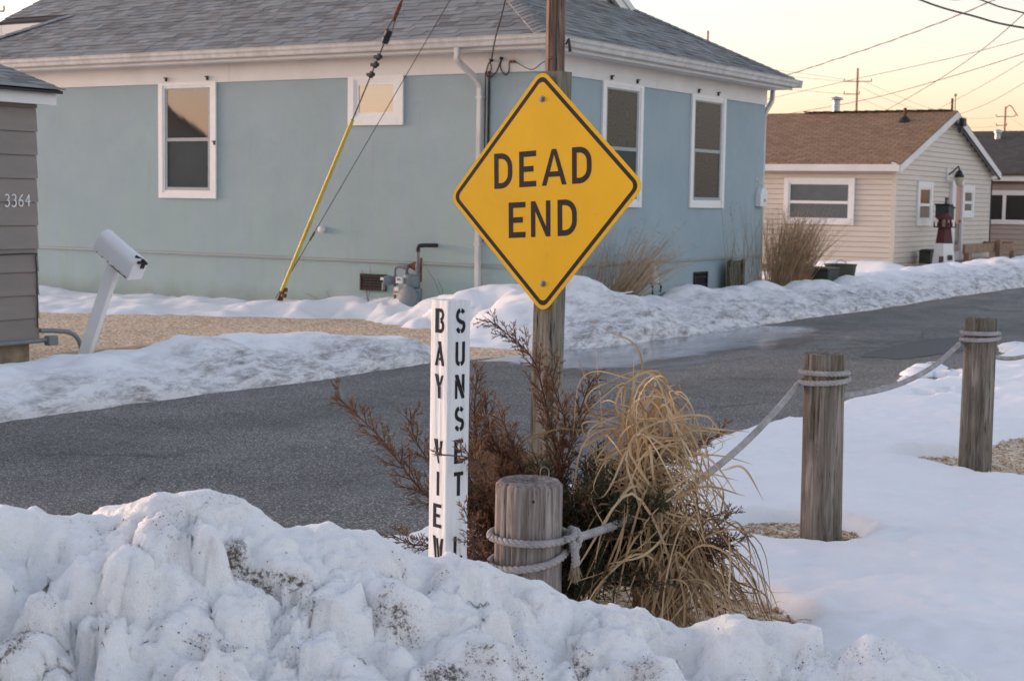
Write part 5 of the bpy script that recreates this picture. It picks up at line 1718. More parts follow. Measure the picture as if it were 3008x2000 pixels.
mbx = thing('mailbox', 'white mailbox on a leaning white post behind the left snow bank', 'mailbox', (-11.10, 10.2, 0))
pl = px(237, 1064, 14.05)
B0 = Vector((-11.12, 10.21, -0.05))
AX = (Vector((-10.62, 10.2, 1.02)) - B0).normalized()
sd = Vector((0, 1, 0))
fw = sd.cross(AX).normalized() * 1.0
if fw.x < 0: fw = -fw
mb = MB()
pw = 0.052
rot = radians(22)
f2_ = fw * cos(rot) + sd * sin(rot)
s2_ = -fw * sin(rot) + sd * cos(rot)
H_ = 1.16
c = []
for zq in (0, H_):
    for a, b in ((-1, -1), (1, -1), (1, 1), (-1, 1)): c.append(B0 + AX * zq + f2_ * pw * a + s2_ * pw * b)
mb.hexa(c); part('post', mb, 'white_enamel', mbx, bevel=0.006)
# the box: its axis dips more than the post leans
bd = Vector((cos(radians(-31)), 0.03, sin(radians(-31)))).normalized()
bs = Vector((0, 1, 0)); bs = (bs - bd * bs.dot(bd)).normalized()
bu = bs.cross(bd).normalized()
if bu.z < 0: bu = -bu
bc = B0 + AX * (H_ - 0.02) - bd * 0.22
hw, hh = 0.085, 0.13
prof_m = [(-hw, 0), (hw, 0), (hw, hh)] + [(hw * cos(radians(a)), hh + hw * sin(radians(a))) for a in range(15, 180, 15)] + [(-hw, hh)]
mb = MB()
mp = lambda a, b, h: bc + bs * a + bu * b + bd * h
mb.prism(prof_m, mp, 0, 0.475); body = part('box', mb, 'white_enamel', mbx, smooth=35)
mb = MB(); mb.prism([(a * 1.04, (b - 0.1) * 1.03 + 0.1) for a, b in prof_m], mp, 0.476, 0.492); door = part('door', mb, 'white_enamel', body)
mb = MB()
for u_, v_, w_, h_ in ((-0.02, hh + 0.055, 0.085, 0.018), (0.02, hh + 0.03, 0.03, 0.075)):
    mb.box(u_ - w_ / 2, u_ + w_ / 2, v_ - h_ / 2, v_ + h_ / 2, 0.4925, 0.515, lambda a, b, h: mp(a, b, h))
mb.tube([mp(-0.05, hh + 0.085, 0.44), mp(0.0, hh + 0.075, 0.50), mp(0.03, hh + 0.05, 0.53)], 0.012, 6)
part('latch', mb, 'black_metal', door)
mb = MB()
for i in range(6):
    mb.lathe([(0.007, 0), (0.006, 0.003)], mp(hw + 0.0005 if False else -hw - 0.0005, 0.008, 0.05 + i * 0.08), 8, axis=-bs)
part('rusty_rivets', mb, 'rust', body)
mb = MB(); mb.box(-hw - 0.003, hw + 0.003, -0.004, 0.004, 0.25, 0.47, mp); part('rusty_hem', mb, 'rust', body)

# ================================================================== FOREGROUND
# ------------------------------------------------------------------ dead end sign
SC = Vector((-3.601, 5.985, 1.641))
SR = Matrix.Rotation(-0.1094, 3, 'Z') @ Matrix.Rotation(-0.0411, 3, 'X') @ Matrix.Rotation(-0.0588, 3, 'Y')
ws = thing('warning_sign', 'yellow diamond DEAD END sign on a weathered square post', 'road sign', (SC.x + 0.03, SC.y + 0.06, 0))
SIDE, RAD = 0.762, 0.050


def diamond(half, rad, n=7):
    """rounded square turned by 45 degrees"""
    out = []
    k = half - rad
    for q, (sx, sz) in enumerate(((1, 1), (-1, 1), (-1, -1), (1, -1))):
        for i in range(n + 1):
            a = radians(90 * q + 90 * i / n)
            x, z_ = sx * k + rad * cos(a), sz * k + rad * sin(a)
            out.append(((x - z_) / sqrt(2), (x + z_) / sqrt(2)))
    return out


SGN = lambda a, b, h: SC + SR @ Vector((a, -h, b))
mb = MB(); mb.prism(diamond(SIDE / 2, RAD), SGN, -0.0015, 0.0015)
plate = part('plate', mb, 'sign_yellow', ws)
mb = MB()
o_, i_ = diamond(SIDE / 2 - 0.0165, RAD - 0.014), diamond(SIDE / 2 - 0.0345, RAD - 0.024)
n = len(o_)
vs = [SGN(a, b, 0.0022) for a, b in o_] + [SGN(a, b, 0.0022) for a, b in i_]
mb.add(vs, [(k, (k + 1) % n, n + (k + 1) % n, n + k) for k in range(n)])
part('border', mb, 'sign_black', plate)
# lettering, five-inch capitals
LH = 0.158
for text, bx0, by0, adv in (('DEAD', -0.272, 0.024, None), ('END', -0.190, -0.199, None)):
    x = bx0
    for ch in text:
        W = {'D': 0.655, 'E': 0.60, 'A': 0.86, 'N': 0.68}[ch]
        fn = (lambda x_, y_: (lambda a, b, h: SGN(x_ + a * LH, y_ + b * LH, h)))(x, by0)
        write_letter(plate, 'letter', sign_letter(ch, W, 0.158), fn, 0.0016, 0.0024, 'sign_black')
        x += (W + {'D': 0.25, 'E': 0.195, 'A': 0.185, 'N': 0.25}[ch]) * LH
for zz_ in (0.405, -0.405):
    mb = MB()
    mb.lathe([(0.016, 0.0), (0.016, 0.0015), (0.010, 0.0025)], SGN(0, zz_, 0.0016), 18, axis=SR @ Vector((0, -1, 0)))
    mb.lathe([(0.0095, 0.0), (0.0095, 0.008), (0.006, 0.0095)], SGN(0, zz_, 0.003), 6, axis=SR @ Vector((0, -1, 0)))
    part('bolt', mb, 'steel', plate)


def timber_square(c, s, z0, z1, rot, seed, top_slope=0.0, lean=(0, 0), grooves=0.0025, nz=50, nper=14, bev=0.10):
    """a sawn square post with rounded edges and shallow drying cracks"""
    ring = []
    m_ = s / 2
    for side in range(4):
        for i in range(nper):
            t = -1 + 2 * (i + 0.5) / nper
            p = Vector((m_ * t, -m_))
            e = max(0, abs(t) - (1 - bev)) / bev
            p.y += m_ * bev * 0.55 * e * e
            a = side * pi / 2
            ring.append((p.x * cos(a) - p.y * sin(a), p.x * sin(a) + p.y * cos(a)))
    ring = np.array(ring)
    n = len(ring)
    zs = np.concatenate([np.linspace(z0, z1 - 0.03, nz), [z1 - 0.012, z1]])
    idx = np.arange(n)
    T, Zg = np.meshgrid(idx * 1.0, zs, indexing='ij')
    rs = np.random.RandomState(seed)
    g = grooves * (vnoise(T * 1.7, Zg * 0.9, seed) + 0.6 * vnoise(T * 5.1, Zg * 1.7, seed + 1))
    for k in range(9):
        i0, za = rs.randint(n), z0 + rs.rand() * (z1 - z0)
        zb = za + 0.15 + 0.5 * rs.rand()
        g[i0] -= grooves * 1.6 * sstep(za, za + 0.05, zs) * sstep(zb, zb - 0.05, zs)
    sc = 1 + g / m_
    x, y = ring[:, 0][:, None] * sc, ring[:, 1][:, None] * sc
    zt_ = Zg + np.where(Zg >= z1 - 1e-6, 0.004 * vnoise(T * 0.9, T * 0, seed + 7) + top_slope * x, 0)
    ca, sa = cos(rot), sin(rot)
    P = np.stack([c[0] + x * ca - y * sa + lean[0] * (Zg - z0), c[1] + x * sa + y * ca + lean[1] * (Zg - z0), zt_], -1)
    mb = MB()
    k = len(zs)
    fs = [(i * k + j, ((i + 1) % n) * k + j, ((i + 1) % n) * k + j + 1, i * k + j + 1) for i in range(n) for j in range(k - 1)]
    mb.add(P.reshape(-1, 3).tolist(), fs)
    tv = P[:, -1, :]
    cen = tv.mean(0)
    mb.add(tv.tolist() + (cen + (tv - cen) * 0.5 + [0, 0, 0.001]).tolist() + [cen.tolist()], [(i, (i + 1) % n, n + (i + 1) % n, n + i) for i in range(n)] + [(n + i, n + (i + 1) % n, 2 * n) for i in range(n)])
    return mb


part('post', timber_square((-3.583, 6.002), 0.104, -0.1, 2.168, -0.09, 5, lean=(-0.0105, 0.0385), grooves=0.004), 'wood_sign', ws, smooth=60)

# ------------------------------------------------------------------ white street name post
WX, WY = -2.716, 4.012
WR = YAW + pi / 4 + pi / 2 + pi / 2
wp = thing('street_name_post', 'white painted square post with stencilled street names BAY VIEW and SUNSET', 'street sign', (WX, WY, 0))
WC = px(1327, 900, 4.87)
S_ = 0.0895
# the near edge stands at WC; the axis lies half a diagonal behind it
fwd = Vector((-sin(YAW), cos(YAW), 0))
wc = Vector((WC.x, WC.y, 0)) + fwd * S_ / sqrt(2)
wl = (0.008, 0.004)
part('post', timber_square((wc.x - wl[0] * 0.65, wc.y - wl[1] * 0.65), S_, 0.0, 1.288, YAW + pi / 4 - 0.035, 8, grooves=0.0016, bev=0.12, lean=(-wl[0] * -1 * 0 + 0.0, 0.0)), 'post_white', wp, smooth=60)
wc = Vector((wc.x - wl[0] * 0.65, wc.y - wl[1] * 0.65, 0))
WQ = YAW - 0.035
nl_ = Vector((cos(WQ + pi + pi / 4), sin(WQ + pi + pi / 4), 0))      # left face normal
nr2 = Vector((cos(WQ - pi / 4), sin(WQ - pi / 4), 0))               # right face normal
for txt, nv, off, wk in (('BAY VIEW', nl_, -0.0195, 0.070), ('SUNSET L', nr2, -0.0170, 0.064)):
    tv_ = Vector((-nv.y, nv.x, 0))
    org = wc + nv * S_ / 2
    zt_ = 1.262
    for i, ch in enumerate(txt):
        if ch == ' ': continue
        fn = (lambda zz, o2, t2, n2: (lambda a, b, h: o2 + t2 * (off + a * wk) + n2 * h + Vector((0, 0, zz + b * 0.0755))))(zt_ - 0.0755 - i * 0.1022, org, tv_, nv)
        write_letter(wp, 'letter', stencil_letter(ch), fn, -0.003, 0.0012, 'stencil_black')

# ------------------------------------------------------------------ fence posts
bl = thing('bollard', 'thick weathered wooden bollard in front with tied rope and wire loop', 'bollard', (POST[0][0], POST[0][1], 0), 'rope fence posts')
part('log', timber_round((-2.683, 4.405), 0.1135, 0.111, -0.1, 0.682, 15, nth=130, nz=60, crack=0.0075, wob=0.02, ncr=26, chamfer=0.014, dish=0.006), 'wood_bollard', bl, smooth=60)
lp = px(1600, 1400, 5.3)
mb = MB(); mb.tube([lp + CR * 0.015 * cos(t) + CU * (0.012 + 0.021 * sin(t)) for t in [radians(-60 + 300 * k / 16) for k in range(17)]], 0.0016, 6); part('wire_loop', mb, 'steel', bl, smooth=True)
mb = MB(); hk = px(1567, 1474, 5.10); mb.lathe([(0.0045, -0.002), (0.0042, 0.0012), (0.001, 0.0015)], (hk.x, hk.y, hk.z), 12, axis=-CF); part('bolt_hole', mb, 'dark_void', bl)
for (x, y), top, seed, lab, ln in ((POST[1], 0.905, 22, 'weathered wooden fence post in the middle distance with double rope wrap', (-0.012, 0.0)), (POST[2], 0.925, 31, 'farthest weathered wooden fence post near the right edge', (0.0, 0.0))):
    b_ = thing('bollard', lab, 'bollard', (x, y, 0), 'rope fence posts')
    part('log', timber_round((x, y), 0.099, 0.0945, -0.05, top, seed, nth=90, nz=50, crack=0.006, wob=0.03, ncr=18, lean=ln), 'wood_post', b_, smooth=60)


# ------------------------------------------------------------------ rope
def resample(pts, step):
    pts = [Vector(p) for p in pts]
    d = [0]
    for i in range(1, len(pts)): d.append(d[-1] + (pts[i] - pts[i - 1]).length)
    n = max(2, int(d[-1] / step))
    out, j = [], 0
    for i in range(n + 1):
        s_ = d[-1] * i / n
        while j < len(d) - 2 and d[j + 1] < s_: j += 1
        t = (s_ - d[j]) / max(1e-9, d[j + 1] - d[j])
        out.append(pts[j].lerp(pts[j + 1], min(1, t)))
    return out


def laid_rope(path, R, pitch, strands=3, n=6):
    """strands laid round one another along the path"""
    pts = resample(path, pitch / 9)
    k = len(pts)
    T = [(pts[min(i + 1, k - 1)] - pts[max(i - 1, 0)]).normalized() for i in range(k)]
    nr = T[0].orthogonal().normalized()
    fr = []
    for t in T:
        nr = (nr - t * nr.dot(t)).normalized()
        fr.append((nr.copy(), t.cross(nr)))
    mb = MB()
    for s_ in range(strands):
        line = []
        L = 0
        for i in range(k):
            if i: L += (pts[i] - pts[i - 1]).length
            a = 2 * pi * (L / pitch + s_ / strands)
            line.append(pts[i] + (fr[i][0] * cos(a) + fr[i][1] * sin(a)) * R * 0.48)
        mb.tube(line, R * 0.56, n)
    return mb


def ring_path(c, r, z0, a0, a1, dz=0.0, n=40, sag=0.0):
    return [Vector((c[0] + r * cos(a0 + (a1 - a0) * i / n), c[1] + r * sin(a0 + (a1 - a0) * i / n), z0 + dz * i / n - sag * sin(pi * i / n))) for i in range(n + 1)]


def sag_line(a, b, sag, n=30):
    a, b = Vector(a), Vector(b)
    return [a.lerp(b, i / n) - Vector((0, 0, sag * 4 * (i / n) * (1 - i / n))) for i in range(n + 1)]


RR = 0.0132
c1_ = (-2.683, 4.405)
rope = thing('rope', 'thick grey rope knotted to the front bollard and slung to the next post', 'rope', (-2.6, 4.4, 0.5))
cam_ang = atan2(-cos(YAW), sin(YAW))                 # direction from the post to the viewer
zA = 0.497
rt = cam_ang + radians(78)
kn = Vector((c1_[0] + 0.133 * cos(rt), c1_[1] + 0.133 * sin(rt), zA - 0.005))
part('upper_turn', laid_rope(ring_path(c1_, 0.1265, zA + 0.006, rt - 2 * pi + 0.25, rt, -0.012, 60), RR, 0.062), 'rope', rope, smooth=True)
part('lower_turn', laid_rope(ring_path(c1_, 0.1265, zA - 0.02, rt - 2 * pi + 0.45, rt, -0.03, 60, 0.062), RR, 0.062), 'rope', rope, smooth=True)
# knot: a hitch of three overlapping bights
kd = Vector((cos(rt), sin(rt), 0))
kt = Vector((-sin(rt), cos(rt), 0))
K = lambda a, b, c_: kn + kd * a * 0.85 + kt * b * 0.85 + Vector((0, 0, c_ * 0.9))
part('knot', laid_rope(smooth_path([K(-.005, -.045, .005), K(.024, -.02, .012), K(.022, .012, .030), K(.0, .026, .026), K(.004, .030, -.01), K(.028, .008, -.030), K(.032, -.018, -.020), K(.020, -.030, -.004)], 9), RR * 0.98, 0.05), 'rope', rope, smooth=True)
part('bight', laid_rope(smooth_path([K(.004, .022, .034), K(.034, .030, .022), K(.040, .022, -.012), K(.026, .010, -.044), K(.006, .020, -.040)], 9), RR * 0.95, 0.05), 'rope', rope, smooth=True)
for i, (b0_, c0_, b1_, c1z) in enumerate(((-.024, -.016, -.010, -.098), (.004, -.038, .016, -.098))):
    part('tail', laid_rope(smooth_path([K(.026, b0_, c0_), K(.034, b0_ - .006 + .01 * i, c0_ - .035), K(.030, b1_, c1z)], 8), RR * 0.98, 0.05), 'rope', rope, smooth=True)
mb = MB()
rg = random.Random(4)
for i in range(120):
    sx_ = rg.choice((-0.010, 0.016))
    s0 = K(.030 + rg.gauss(0, .005), sx_ + rg.gauss(0, .006), -.09 + rg.uniform(-.01, .005))
    e = s0 + kt * (rg.gauss(0.008 + sx_ * .6, .012)) + kd * rg.gauss(.0, .010) + Vector((0, 0, -rg.uniform(.035, .062)))
    m1 = s0.lerp(e, .5) + kt * rg.gauss(0, .005) + kd * rg.gauss(0, .003)
    mb.tube([s0, m1, e], [.0022, .0018, .0012], 4)
part('frayed_end', mb, 'rope_fray', rope, kind='stuff')
c2_, c3_ = POST[1], POST[2]
p2L = Vector((c2_[0] - 0.115, c2_[1] - 0.045, 0.765))
part('span', laid_rope(sag_line(K(.025, .02, .0), p2L, 0.115, 40), RR * 1.15, 0.062), 'rope', rope, smooth=True)
rope2 = thing('rope', 'thick grey rope wrapped twice round the middle post and slung to the farthest post', 'rope', (c2_[0], c2_[1], 0.78))
part('upper_turn', laid_rope(ring_path((c2_[0] - .010, c2_[1]), 0.108, 0.816, 0, 2 * pi, 0.004, 60), RR * 1.05, 0.062), 'rope', rope2, smooth=True)
part('lower_turn', laid_rope(ring_path((c2_[0] - .010, c2_[1]), 0.112, 0.768, 0.6, 2 * pi + 0.6, 0.022, 60, 0.01), RR * 1.05, 0.062), 'rope', rope2, smooth=True)
p2R = Vector((c2_[0] + 0.02, c2_[1] + 0.112, 0.71))
p3L = Vector((c3_[0] - 0.10, c3_[1] - 0.055, 0.78))
part('span', laid_rope(smooth_path([p2R + Vector((0, -.05, .02)), p2R + Vector((0, .1, -.022)), p2R.lerp(p3L, .4) + Vector((0, 0, -.085)), p2R.lerp(p3L, .72) + Vector((0, 0, -.075)), p3L], 10), RR * 1.15, 0.05), 'rope', rope2, smooth=True)
rope3 = thing('rope', 'thick grey rope wrapped round the farthest post, leaving the frame on the right', 'rope', (c3_[0], c3_[1], 0.8))
part('upper_turn', laid_rope(ring_path(c3_, 0.108, 0.842, 0, 2 * pi, 0.002, 60), RR * 1.1, 0.062), 'rope', rope3, smooth=True)
part('lower_turn', laid_rope(ring_path(c3_, 0.110, 0.800, 0.6, 2 * pi + 0.6, 0.018, 60, 0.008), RR * 1.1, 0.062), 'rope', rope3, smooth=True)
part('span', laid_rope(sag_line((c3_[0] + 0.02, c3_[1] + 0.11, 0.70), (-2.66, 12.2, 0.82), 0.13, 30), RR * 1.05, 0.06), 'rope', rope3, smooth=True)

# ------------------------------------------------------------------ juniper
jun = thing('juniper_shrub', 'bronze brown and dark green juniper around the sign post', 'shrub', (-3.0, 5.35, 0))


def spindle(mb, a, b, r):
    """a scale-leaf twiglet: thin tapering spike"""
    t = b - a
    n = t.orthogonal().normalized()
    m = t.cross(n).normalized()
    p = a + t * 0.45
    vs = [a]
    for k in range(3):
        an = 2 * pi * k / 3
        vs.append(p + (n * cos(an) + m * sin(an)) * r)
    vs.append(b)
    mb.add(vs, [(0, 2, 1), (0, 3, 2), (0, 1, 3), (1, 2, 4), (2, 3, 4), (3, 1, 4)])


def rot_dir(d, ang, az):
    o = d.orthogonal().normalized()
    o2 = d.cross(o).normalized()
    s_ = o * cos(az) + o2 * sin(az)
    return (d * cos(ang) + s_ * sin(ang)).normalized()


def plume(stem, leaf, pts, seed, dens=1.0, side_len=0.22, start=0.12, r0=0.006, leaf2=None, sub=0.052):
    rg = random.Random(seed)
    path = resample(smooth_path(pts, 8), 0.02)
    n = len(path)
    stem.tube(path, [r0 * (1 - 0.8 * i / n) + 0.0008 for i in range(n)], 5)
    L = n * 0.02
    i = int(start * n)
    az = rg.uniform(0, 6.28)
    while i < n - 1:
        t = i / n
        d = (path[min(i + 1, n - 1)] - path[i - 1]).normalized()
        az += 2.39996 + rg.gauss(0, .3)
        ln = side_len * (1 - t) ** 0.75 * rg.uniform(0.55, 1.15) + 0.035
        dr = rot_dir(d, radians(rg.uniform(32, 50)), az)
        dr = (dr + Vector((0, 0, 0.22))).normalized()
        m = max(3, int(ln / 0.016))
        p = path[i].copy()
        sp = [p.copy()]
        az2 = rg.uniform(0, 6.28)
        for k in range(m):
            dr = (dr + d * 0.06 + Vector((rg.gauss(0, .05), rg.gauss(0, .05), rg.gauss(0.02, .05)))).normalized()
            q = p + dr * 0.016
            tgt = leaf2 if (leaf2 is not None and rg.random() < 0.5) else leaf
            tl = (1 - k / m)
            for rep in range(2 if rg.random() < dens - 0.2 else 1):
                az2 += 2.2
                td = rot_dir(dr, radians(rg.uniform(24, 42)), az2)
                l2 = rg.uniform(0.4, 1.0) * sub * (0.5 + 0.6 * tl)
                e = q + td * l2
                spindle(tgt, q, e, 0.0021)
                if l2 > 0.03:
                    for f_ in (0.3, 0.55, 0.75):
                        b_ = q + td * l2 * f_
                        for sg in (0, pi):
                            spindle(tgt, b_, b_ + rot_dir(td, radians(33), az2 + sg + f_ * 3) * rg.uniform(0.010, 0.019), 0.0018)
            p = q
            sp.append(p.copy())
        stem.tube(sp, [0.0022 - 0.0014 * k / len(sp) for k in range(len(sp))], 4)
        i += max(1, int(rg.uniform(0.7, 1.5) / dens))
    spindle(leaf, path[-1], path[-1] + (path[-1] - path[-3]).normalized() * 0.03, 0.0014)


st_, br_, gr_ = MB(), MB(), MB()
root = Vector((-3.12, 5.38, 0.02))
J = lambda x, y, d: px(x, y, d)
root2 = J(1700, 1700, 5.95)
# named limbs
plume(st_, br_, [root, J(1650, 1480, 6.1), J(1632, 1330, 6.1), J(1595, 1150, 6.05), J(1555, 1040, 6.0), J(1432, 937, 5.95)], 1, 1.05, 0.20, 0.25)
plume(st_, br_, [root, J(1630, 1420, 6.15), J(1660, 1250, 6.1), J(1625, 1130, 6.08), J(1635, 1065, 6.05)], 2, 1.0, 0.17, 0.3)
plume(st_, br_, [root, J(1640, 1450, 6.1), J(1680, 1300, 6.05), J(1720, 1160, 6.0), J(1745, 1110, 5.95)], 21, 1.0, 0.17, 0.3)
plume(st_, br_, [root, J(1450, 1560, 5.9), J(1260, 1460, 5.75), J(1130, 1300, 5.65), J(1045, 1215, 5.6), J(985, 1160, 5.55)], 3, 1.1, 0.20, 0.15)
plume(st_, br_, [root, J(1450, 1500, 6.0), J(1300, 1400, 6.0), J(1220, 1290, 5.95), J(1205, 1215, 5.9)], 4, 0.9, 0.14, 0.3)
plume(st_, br_, [root, J(1500, 1500, 6.1), J(1420, 1380, 6.1), J(1395, 1230, 6.05), J(1400, 1120, 6.0), J(1402, 1085, 6.0)], 5, 1.0, 0.17, 0.2)
plume(st_, br_, [root, J(1520, 1450, 6.2), J(1440, 1300, 6.15), J(1425, 1160, 6.1)], 6, 1.0, 0.17, 0.2)
plume(st_, br_, [root, J(1480, 1600, 5.8), J(1320, 1600, 5.55), J(1220, 1600, 5.4), J(1150, 1570, 5.35)], 7, 1.0, 0.14, 0.3)
plume(st_, br_, [root, J(1450, 1450, 5.6), J(1420, 1380, 5.1), J(1380, 1345, 4.75), J(1290, 1335, 4.66)], 8, 0.55, 0.10, 0.45)
plume(st_, br_, [root, J(1420, 1640, 5.2), J(1390, 1590, 4.95), J(1385, 1540, 4.80), J(1372, 1520, 4.74)], 9, 0.5, 0.09, 0.5)
plume(st_, br_, [root2, J(1820, 1460, 6.0), J(1960, 1360, 6.0), J(2060, 1300, 6.0), J(2125, 1272, 6.0)], 10, 1.05, 0.15, 0.3)
plume(st_, br_, [root2, J(1850, 1520, 5.8), J(1900, 1420, 5.75), J(1935, 1330, 5.7), J(1960, 1290, 5.7)], 23, 1.0, 0.16, 0.3, leaf2=gr_)
plume(st_, br_, [root2, J(1900, 1650, 5.8), J(2030, 1600, 5.8), J(2110, 1540, 5.8), J(2150, 1500, 5.8)], 11, 0.85, 0.13, 0.35)
plume(st_, br_, [root2, J(1950, 1720, 5.7), J(2080, 1640, 5.65), J(2160, 1580, 5.6)], 22, 0.8, 0.12, 0.35)
# the body of the bush
rg = random.Random(91)
for k in range(62):
    x = rg.uniform(1330, 1960)
    top = 1290 + 130 * abs((x - 1600) / 330) ** 1.4 + rg.uniform(0, 190)
    dpt = rg.uniform(5.45, 6.35)
    b_ = root if x < 1640 else root2
    tip = J(x, top, dpt)
    mid = b_.lerp(tip, 0.5) + Vector((rg.gauss(0, .06), rg.gauss(0, .06), 0.03))
    green = x > 1560 or rg.random() < 0.2
    low = gr_ if green else br_
    plume(st_, low, [b_ + Vector((rg.gauss(0, .08), rg.gauss(0, .08), 0)), mid, tip], 100 + k, 1.0, 0.21, 0.12, leaf2=(br_ if green and rg.random() < 0.3 else (gr_ if rg.random() < 0.25 else None)))
for k in range(40):       # low skirt
    x = rg.uniform(1290, 2010)
    tip = J(x, rg.uniform(1480, 1790), rg.uniform(5.35, 5.8))
    b_ = root if x < 1600 else root2
    low = gr_ if (x > 1480) else br_
    plume(st_, low, [b_ + Vector((rg.gauss(0, .1), rg.gauss(0, .1), 0.05)), b_.lerp(tip, .55) + Vector((0, 0, .05)), tip], 200 + k, 1.0, 0.20, 0.1, leaf2=br_ if rg.random() < 0.25 else None)
for k in range(26):       # dark green boughs in front of the dry grass
    x = rg.uniform(1640, 1930)
    tip = J(x, rg.uniform(1400, 1720), rg.uniform(5.62, 5.85))
    plume(st_, gr_, [root2 + Vector((rg.gauss(0, .08), rg.gauss(0, .08), 0.05)), root2.lerp(tip, .55) + Vector((0, 0, .06)), tip], 300 + k, 1.0, 0.19, 0.2, leaf2=br_ if rg.random() < 0.35 else None)
for k in range(16):       # rusty boughs behind the white post
    tip = J(rg.uniform(1375, 1500), rg.uniform(1180, 1500), rg.uniform(5.5, 6.1))
    plume(st_, br_, [root + Vector((rg.gauss(0, .08), rg.gauss(0, .08), 0.05)), root.lerp(tip, .5) + Vector((0, 0, .03)), tip], 340 + k, 1.0, 0.18, 0.2)
for k in range(7):
    tip = J(rg.uniform(1980, 2160), rg.uniform(1500, 1720), rg.uniform(5.5, 5.7))
    plume(st_, br_, [root2, root2.lerp(tip, .5) + Vector((0, 0, .05)), tip], 360 + k, 0.7, 0.12, 0.3)
part('stems', st_, 'bark', jun)
part('brown_foliage', br_, 'juniper_brown', jun, kind='stuff')
part('green_foliage', gr_, 'juniper_green', jun, kind='stuff')

# ------------------------------------------------------------------ dry grass clump: every blade that can be told apart is a part
gc = thing('grass_clump', 'tangled straw coloured ornamental grass clump right of the bollard', 'grass clump', (GRASS_C[0], GRASS_C[1], 0))
rg = random.Random(17)
side_v = CF.copy()
blades = []


def free_blade(base, az, el, L, w, bend, curl, twist, n=20, kink=None):
    p = Vector(base)
    pts = [p.copy()]
    e, a = el, az
    st = L / n
    for i in range(n):
        s_ = (i + 1) / n
        e -= bend * st * (0.15 + 2.5 * s_ * s_)
        a += curl * st
        if kink and i == int(kink[0] * n): e -= kink[1]
        e = max(e, -1.5)
        d = Vector((cos(a) * cos(e), sin(a) * cos(e), sin(e)))
        q = p + d * st
        if q.z < 0.03:
            q.z = 0.03 + 0.01 * rg.random(); e = max(e, -0.08)
        p = q
        pts.append(p.copy())
    return pts


right = atan2(CR.y, CR.x)
GB0 = J(1938, 1790, 5.75)
GB0.z = 0.02
FHv = Vector((_FH[0], _FH[1], 0))
RHv = Vector((_RH[0], _RH[1], 0))
gq = lambda r_, f_, z_: GB0 + RHv * r_ + FHv * f_ + Vector((0, 0, max(0.025, z_)))
G = rg.gauss
for i in range(105):      # up, then over in a loop
    sd_ = 1 if rg.random() < 0.6 else -1
    hh_ = rg.uniform(0.50, 0.97)
    f0 = G(0.04, .08)
    c_ = [gq(G(0, .06), f0, 0), gq(G(-.03, .06), f0 + G(0, .03), .42 + G(0, .05)), gq(G(-.08, .06), f0 + G(0, .05), hh_ * .88), gq(sd_ * rg.uniform(.0, .13) - .08, f0 + G(0, .07), hh_)]
    if rg.random() < 0.8: c_.append(gq(sd_ * rg.uniform(.1, .24) - .07, f0 + G(0, .1), hh_ * rg.uniform(.70, .98)))
    if rg.random() < 0.6: c_.append(gq(sd_ * rg.uniform(.06, .30) - .03, f0 + G(0, .14), hh_ * rg.uniform(.40, .80)))
    if rg.random() < 0.35: c_.append(gq(sd_ * rg.uniform(-.15, .12) - .03, f0 + G(0, .14), hh_ * rg.uniform(.45, .95)))
    blades.append((smooth_path(c_, 5), rg.uniform(0.0045, 0.0100)))
for i in range(120):      # hanging over to the right
    f0 = G(-.02, .10)
    r1 = rg.uniform(.08, .36)
    zt1 = rg.uniform(.26, .56) - .25 * r1
    c_ = [gq(G(0.02, .08), f0, 0), gq(G(.02, .07), f0, .26 + G(0, .05)), gq(r1 * .45 + G(0, .03), f0 + G(-.03, .05), zt1), gq(r1 * .95, f0 + G(-.06, .06), zt1 * rg.uniform(.55, .9)), gq(r1 * rg.uniform(.9, 1.2) + .03, f0 + G(-.08, .08), rg.uniform(.02, .22))]
    if rg.random() < 0.3: c_.append(gq(r1 * 1.1 + rg.uniform(.03, .12), f0 + G(-.1, .08), .03))
    blades.append((smooth_path(c_, 5), rg.uniform(0.0042, 0.0092)))
for i in range(16):       # falling to the left, over the juniper
    f0 = G(-.05, .08)
    r1 = -rg.uniform(.08, .36)
    zt1 = rg.uniform(.35, .62)
    c_ = [gq(G(-.02, .06), f0, 0), gq(G(-.04, .05), f0, .28), gq(r1 * .4, f0 - .06, zt1), gq(r1 * .9, f0 - .12, zt1 * rg.uniform(.5, .8)), gq(r1 * 1.1, f0 - .15, rg.uniform(.08, .25))]
    blades.append((smooth_path(c_, 5), rg.uniform(0.006, 0.010)))
for i in range(95):      # broken pieces lying across the tangle
    c0_ = (G(.0, .09), G(-.03, .08), rg.uniform(.15, .85))
    l_ = rg.uniform(.06, .17)
    an_ = G(0, .9)
    dv = (l_ * cos(an_), G(0, .05), l_ * sin(an_) * .7)
    sg_ = G(0, .05)
    blades.append((smooth_path([gq(c0_[0] - dv[0], c0_[1] - dv[1], c0_[2] - dv[2]), gq(c0_[0], c0_[1], c0_[2] + sg_), gq(c0_[0] + dv[0], c0_[1] + dv[1], c0_[2] + dv[2])], 6), rg.uniform(0.005, 0.010)))
rg.shuffle(blades)
